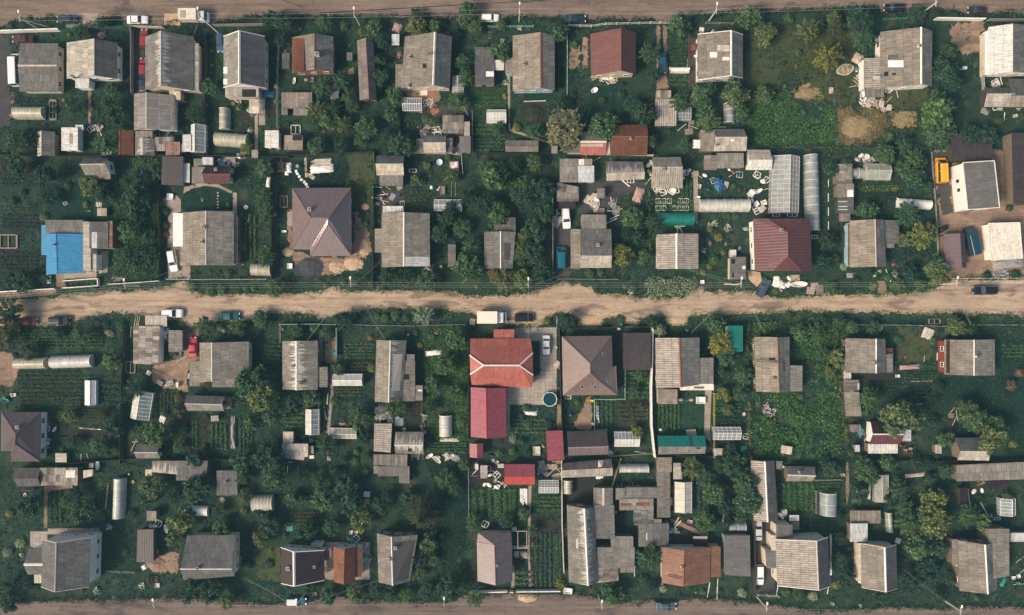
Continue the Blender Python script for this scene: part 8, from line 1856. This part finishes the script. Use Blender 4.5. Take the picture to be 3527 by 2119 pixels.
# ---- more shrubs and young trees where the plots are packed
def inpoly(P_, x, y):
    n = len(P_); r = np.zeros(len(x), bool); j = n-1
    for i in range(n):
        xi, yi = P_[i]; xj, yj = P_[j]
        if yi != yj: r ^= ((yi > y) != (yj > y)) & (x < (xj-xi)*(y-yi)/(yj-yi)+xi)
        j = i
    return r
def keepmask(x, y, g_):
    k_ = np.ones(len(x), bool)
    for (a,b,c,d) in FOOT: k_ &= ~((x>a)&(x<b)&(y>c)&(y<d))
    pr = np.ones(len(x))
    for poly, den in POLYX:
        if den is None: continue
        a = poly.min(0); b = poly.max(0); s = np.where((x>a[0])&(x<b[0])&(y>a[1])&(y<b[1]))[0]
        if len(s):
            ins = inpoly(poly, x[s], y[s]); pr[s[ins]] = den
    return k_ & (g_.random(len(x)) < pr)
def scatter(name, tone, n, per, rad, hgt, size, region=None, seed=1, label=None):
    g_ = np.random.default_rng(seed)
    if region is None: x = g_.uniform(-119,119,n); y = g_.uniform(-74,74,n)
    else:
        rg = np.array([(p.x,p.y) for p in region]); a = rg.min(0); b = rg.max(0); x = g_.uniform(a[0],b[0],n); y = g_.uniform(a[1],b[1],n); s = inpoly(rg,x,y); x=x[s]; y=y[s]
    if region is None: k_ = keepmask(x,y,g_)
    else:
        k_ = np.ones(len(x), bool)
        for (a,b,c,d) in FOOT: k_ &= ~((x>a)&(x<b)&(y>c)&(y<d))
    x = x[k_]; y = y[k_]
    hn = np.array([mnoise.noise(Vector((a*.22,b*.22,seed*3.3)))+.6*mnoise.noise(Vector((a*.8,b*.8,seed*1.3))) for a,b in zip(x,y)])
    s = hn > (-.36 if region is None else -.26); x=x[s]; y=y[s]; hn=hn[s]
    h = np.clip(hgt*(.65+hn), hgt*.15, hgt*2)
    m = len(x); X = np.repeat(x,per)+g_.normal(size=m*per)*rad; Y = np.repeat(y,per)+g_.normal(size=m*per)*rad; Z = np.repeat(h,per)*g_.uniform(.15,1,m*per)
    if region is None:
        s = np.ones(len(X),bool)
        for (a,b,c,d) in FOOT: s &= ~((X>a+.05)&(X<b-.05)&(Y>c+.05)&(Y<d-.05))
        X=X[s];Y=Y[s];Z=Z[s]
    q = len(X)
    me = leafmesh(name, np.stack([X,Y,Z],1), np.stack([g_.normal(size=q)*.65,g_.normal(size=q)*.65,np.ones(q)],1), g_.uniform(size*.6,size*1.35,q), g_, .5, LF[tone])
    ob = bpy.data.objects.new(name, me); COL.objects.link(ob); tag(ob, label, 'plants', None, 'stuff', (CX,CY)); return ob
gx = np.random.default_rng(21); nx = 0; px_ = gx.uniform(-109,109,2600); py_ = gx.uniform(-63,63,2600)
PL = [(a, d) for a, d in POLYX if d is not None and d < .55]; hit = np.zeros(2600, bool)
for a, d in PL: hit |= inpoly(a, px_, py_)
for x_, y_, h_ in zip(px_, py_, hit):
    if nx >= 140: break
    r_ = gx.choice([.55,.6,.7,.8,.95,1.05])
    if h_ or any(a-r_*.6 < x_ < b+r_*.6 and c-r_*.6 < y_ < d+r_*.6 for a,b,c,d in FOOT) or any((x_-a)**2+(y_-b)**2 < (r_+c)**2*.75 for a,b,c in TREES): continue
    OX, OY = 0, 0; k2 = CAMH/(CAMH-r_); TREE((x_*k2/S+CX)*2.47, (CY-y_*k2/S)*2.47, r_*M1/1.1, 'ddmmmoy'[gx.integers(0,7)]); nx += 1
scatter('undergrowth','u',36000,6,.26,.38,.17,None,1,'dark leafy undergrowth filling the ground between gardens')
scatter('weeds','y',9000,5,.16,.45,.13,None,2,'brighter green weeds growing in tufts between gardens')
def reg(t,*xy): tile(t); return pp(*xy)
scatter('field_growth','g',9500,5,.20,.85,.23,reg('C3',(140,260),(900,200),(860,650),(930,850),(960,1240),(900,1400),(140,1400),(150,900)),5,'bright rank growth filling the overgrown field on the right')
scatter('plot_growth','g',3600,5,.20,.45,.19,reg('A3',(130,850),(520,760),(720,830),(870,950),(890,1200),(300,1240),(110,1200)),6,'green tall grass in the plot left of the hay heap')
scatter('plot_growth','m',6500,5,.22,.9,.21,reg('B0',(985,90),(1350,90),(1355,1090),(985,1090)),7,'deep green thicket right of the bright blue-roofed house')
scatter('plot_growth','g',5200,4,.22,.5,.18,reg('C1',(1530,290),(1890,290),(1900,1240),(1560,1240)),8,'tall green growth left of the faded red-roofed house')
scatter('dry_stalks','dry',4200,4,.35,.16,.15,reg('A3',(840,900),(1010,900),(1240,940),(1340,1040),(1260,1130),(1170,1210),(1040,1255),(870,1200),(820,1050)),9,'dry cut hay strewn over the brown patch')
scatter('dry_stalks','o',6500,4,.3,.22,.15,reg('A3',(120,240),(1040,240),(1080,900),(1600,800),(1620,1080),(1200,1180),(860,900),(640,900),(500,700),(120,640)),10,'olive dry grass in the upper right plot')
scatter('lawn_grass','u',9000,4,.30,.10,.10,reg('C3',(1800,715),(2245,715),(2250,400),(2520,380),(2520,1380),(2330,1380),(2200,1060),(1900,900),(1810,1000)),11,'short dark grass of the lower right lawn')
scatter('lawn_grass','u',6500,4,.30,.10,.10,reg('D1',(1560,180),(1900,180),(1900,900),(1700,1150),(1620,800),(1720,700)),12,'short dark grass beside the tall spruce')
scatter('lawn_grass','m',3800,4,.30,.10,.09,reg('D0',(860,800),(1160,800),(1160,1080),(860,1080)),13,'short grass right of the tall cream house')
scatter('lawn_grass','u',3800,4,.30,.10,.09,reg('B1',(260,120),(900,120),(900,345),(260,345)),14,'short grass behind the mauve hip-roofed house')
def verge(lines, tone, per, off, seed, label):
    g_ = np.random.default_rng(seed); A_ = []
    for pl, sg in lines:
        for a, b in zip(pl, pl[1:]):
            L = (b-a).length
            if L > 40 or L < .01: continue
            n = int(L*per); f = g_.random(n)[:,None]; nv = np.array([-(b-a).y,(b-a).x,0])/L*sg
            base = np.array(a)*(1-f)+np.array(b)*f; gate = np.array([mnoise.noise(Vector((q[0]*.5,q[1]*.5,seed))) for q in base])
            A_.append((base+nv*(g_.normal(size=n)*off+gate*.9-.15)[:,None]+np.array([0,0,1])*(.06+.22*g_.random(n))[:,None]))
    A_ = np.concatenate(A_); n = len(A_)
    k_ = np.ones(n,bool)
    for (a,b,c,d) in FOOT: k_ &= ~((A_[:,0]>a)&(A_[:,0]<b)&(A_[:,1]>c)&(A_[:,1]<d))
    A_ = A_[k_]; n = len(A_)
    ob = bpy.data.objects.new('verge_grass', leafmesh('verge_grass', A_, np.stack([g_.normal(size=n)*.7,g_.normal(size=n)*.7,np.ones(n)],1), g_.uniform(.05,.17,n), g_, .5, LF[tone])); COL.objects.link(ob)
    tag(ob, label, 'grass', None, 'stuff', (CX,CY))
verge([(up,-1),(lo,1)],'m',60,.42,31,'ragged grass creeping over both edges of the middle road')
verge([(top,1)],'u',60,.42,32,'ragged grass along the lower edge of the top road')
verge([(bot,-1)],'u',60,.42,33,'ragged grass along the upper edge of the bottom road')
# ------------------------------------------------------------------ bluish haze box added to lift and tint the dark tones
hq = bpy.data.materials.new('thin haze'); hq.use_nodes = True; ht = hq.node_tree
ht.nodes.remove(ht.nodes['Principled BSDF']); pv = ht.nodes.new('ShaderNodeVolumePrincipled')
pv.inputs['Color'].default_value = (0.36,0.76,0.95,1); pv.inputs['Density'].default_value = 0.00021; pv.inputs['Anisotropy'].default_value = 0.0
ht.links.new(pv.outputs[0], ht.nodes['Material Output'].inputs['Volume'])
hz = MB().box(-440,440,-440,440,-1,176).build('haze', hq); hz['label'] = 'added bluish haze box that lifts and tints the dark tones'; hz['category'] = 'haze'; hz['kind'] = 'stuff'
# ------------------------------------------------------------------ one label per thing
keys = [l[4] for l in LAND]; assert len(set(keys)) == len(keys), [k_ for k_ in keys if keys.count(k_) > 1]
SHARE = ('overhead power lines', 'pale stone edging in the oval lawn', 'stepping stones on the mauve house lawn')
ORD = ['first','second','third','fourth','fifth','sixth','seventh','eighth','ninth','tenth','eleventh','twelfth','thirteenth','fourteenth']
def resolve():
    by = {}
    for o, at in THINGS:
        if o.get('group') in SHARE or at is None: continue
        by.setdefault(o['label'], []).append((o, at))
    for lab, L in by.items():
        if len(L) < 2: continue
        xs = [a[0] for _, a in L]; ys = [a[1] for _, a in L]
        hor = max(xs)-min(xs) >= max(ys)-min(ys); L.sort(key=lambda e: e[1][0 if hor else 1]); n = len(L)
        for i, (o, a) in enumerate(L):
            if i == 0: w = 'leftmost' if hor else 'topmost'
            elif i == n-1: w = 'rightmost' if hor else 'lowest'
            elif i < n/2: w = '%s from %s' % (ORD[i], 'left' if hor else 'top')
            else: w = '%s from %s' % (ORD[n-1-i], 'right' if hor else 'bottom')
            o['label'] = '%s, %s' % (lab, w)
            if not o.get('group'): o['group'] = o['category']+' items of one look'
resolve()
seen = {}
for o, at in THINGS:
    n = len(o['label'].split())
    if n < 4 or n > 16: print('LABEL LENGTH', n, o['label'])
    seen.setdefault(o['label'], []).append(o)
for l, os_ in seen.items():
    if len(os_) > 1 and os_[0].get('group') not in SHARE: print('DUP', len(os_), l)
for o in bpy.data.objects:
    for q in ('_o', '_lk'):
        if q in o: del o[q]
print('THINGS', len(THINGS), 'OBJECTS', len(bpy.data.objects))
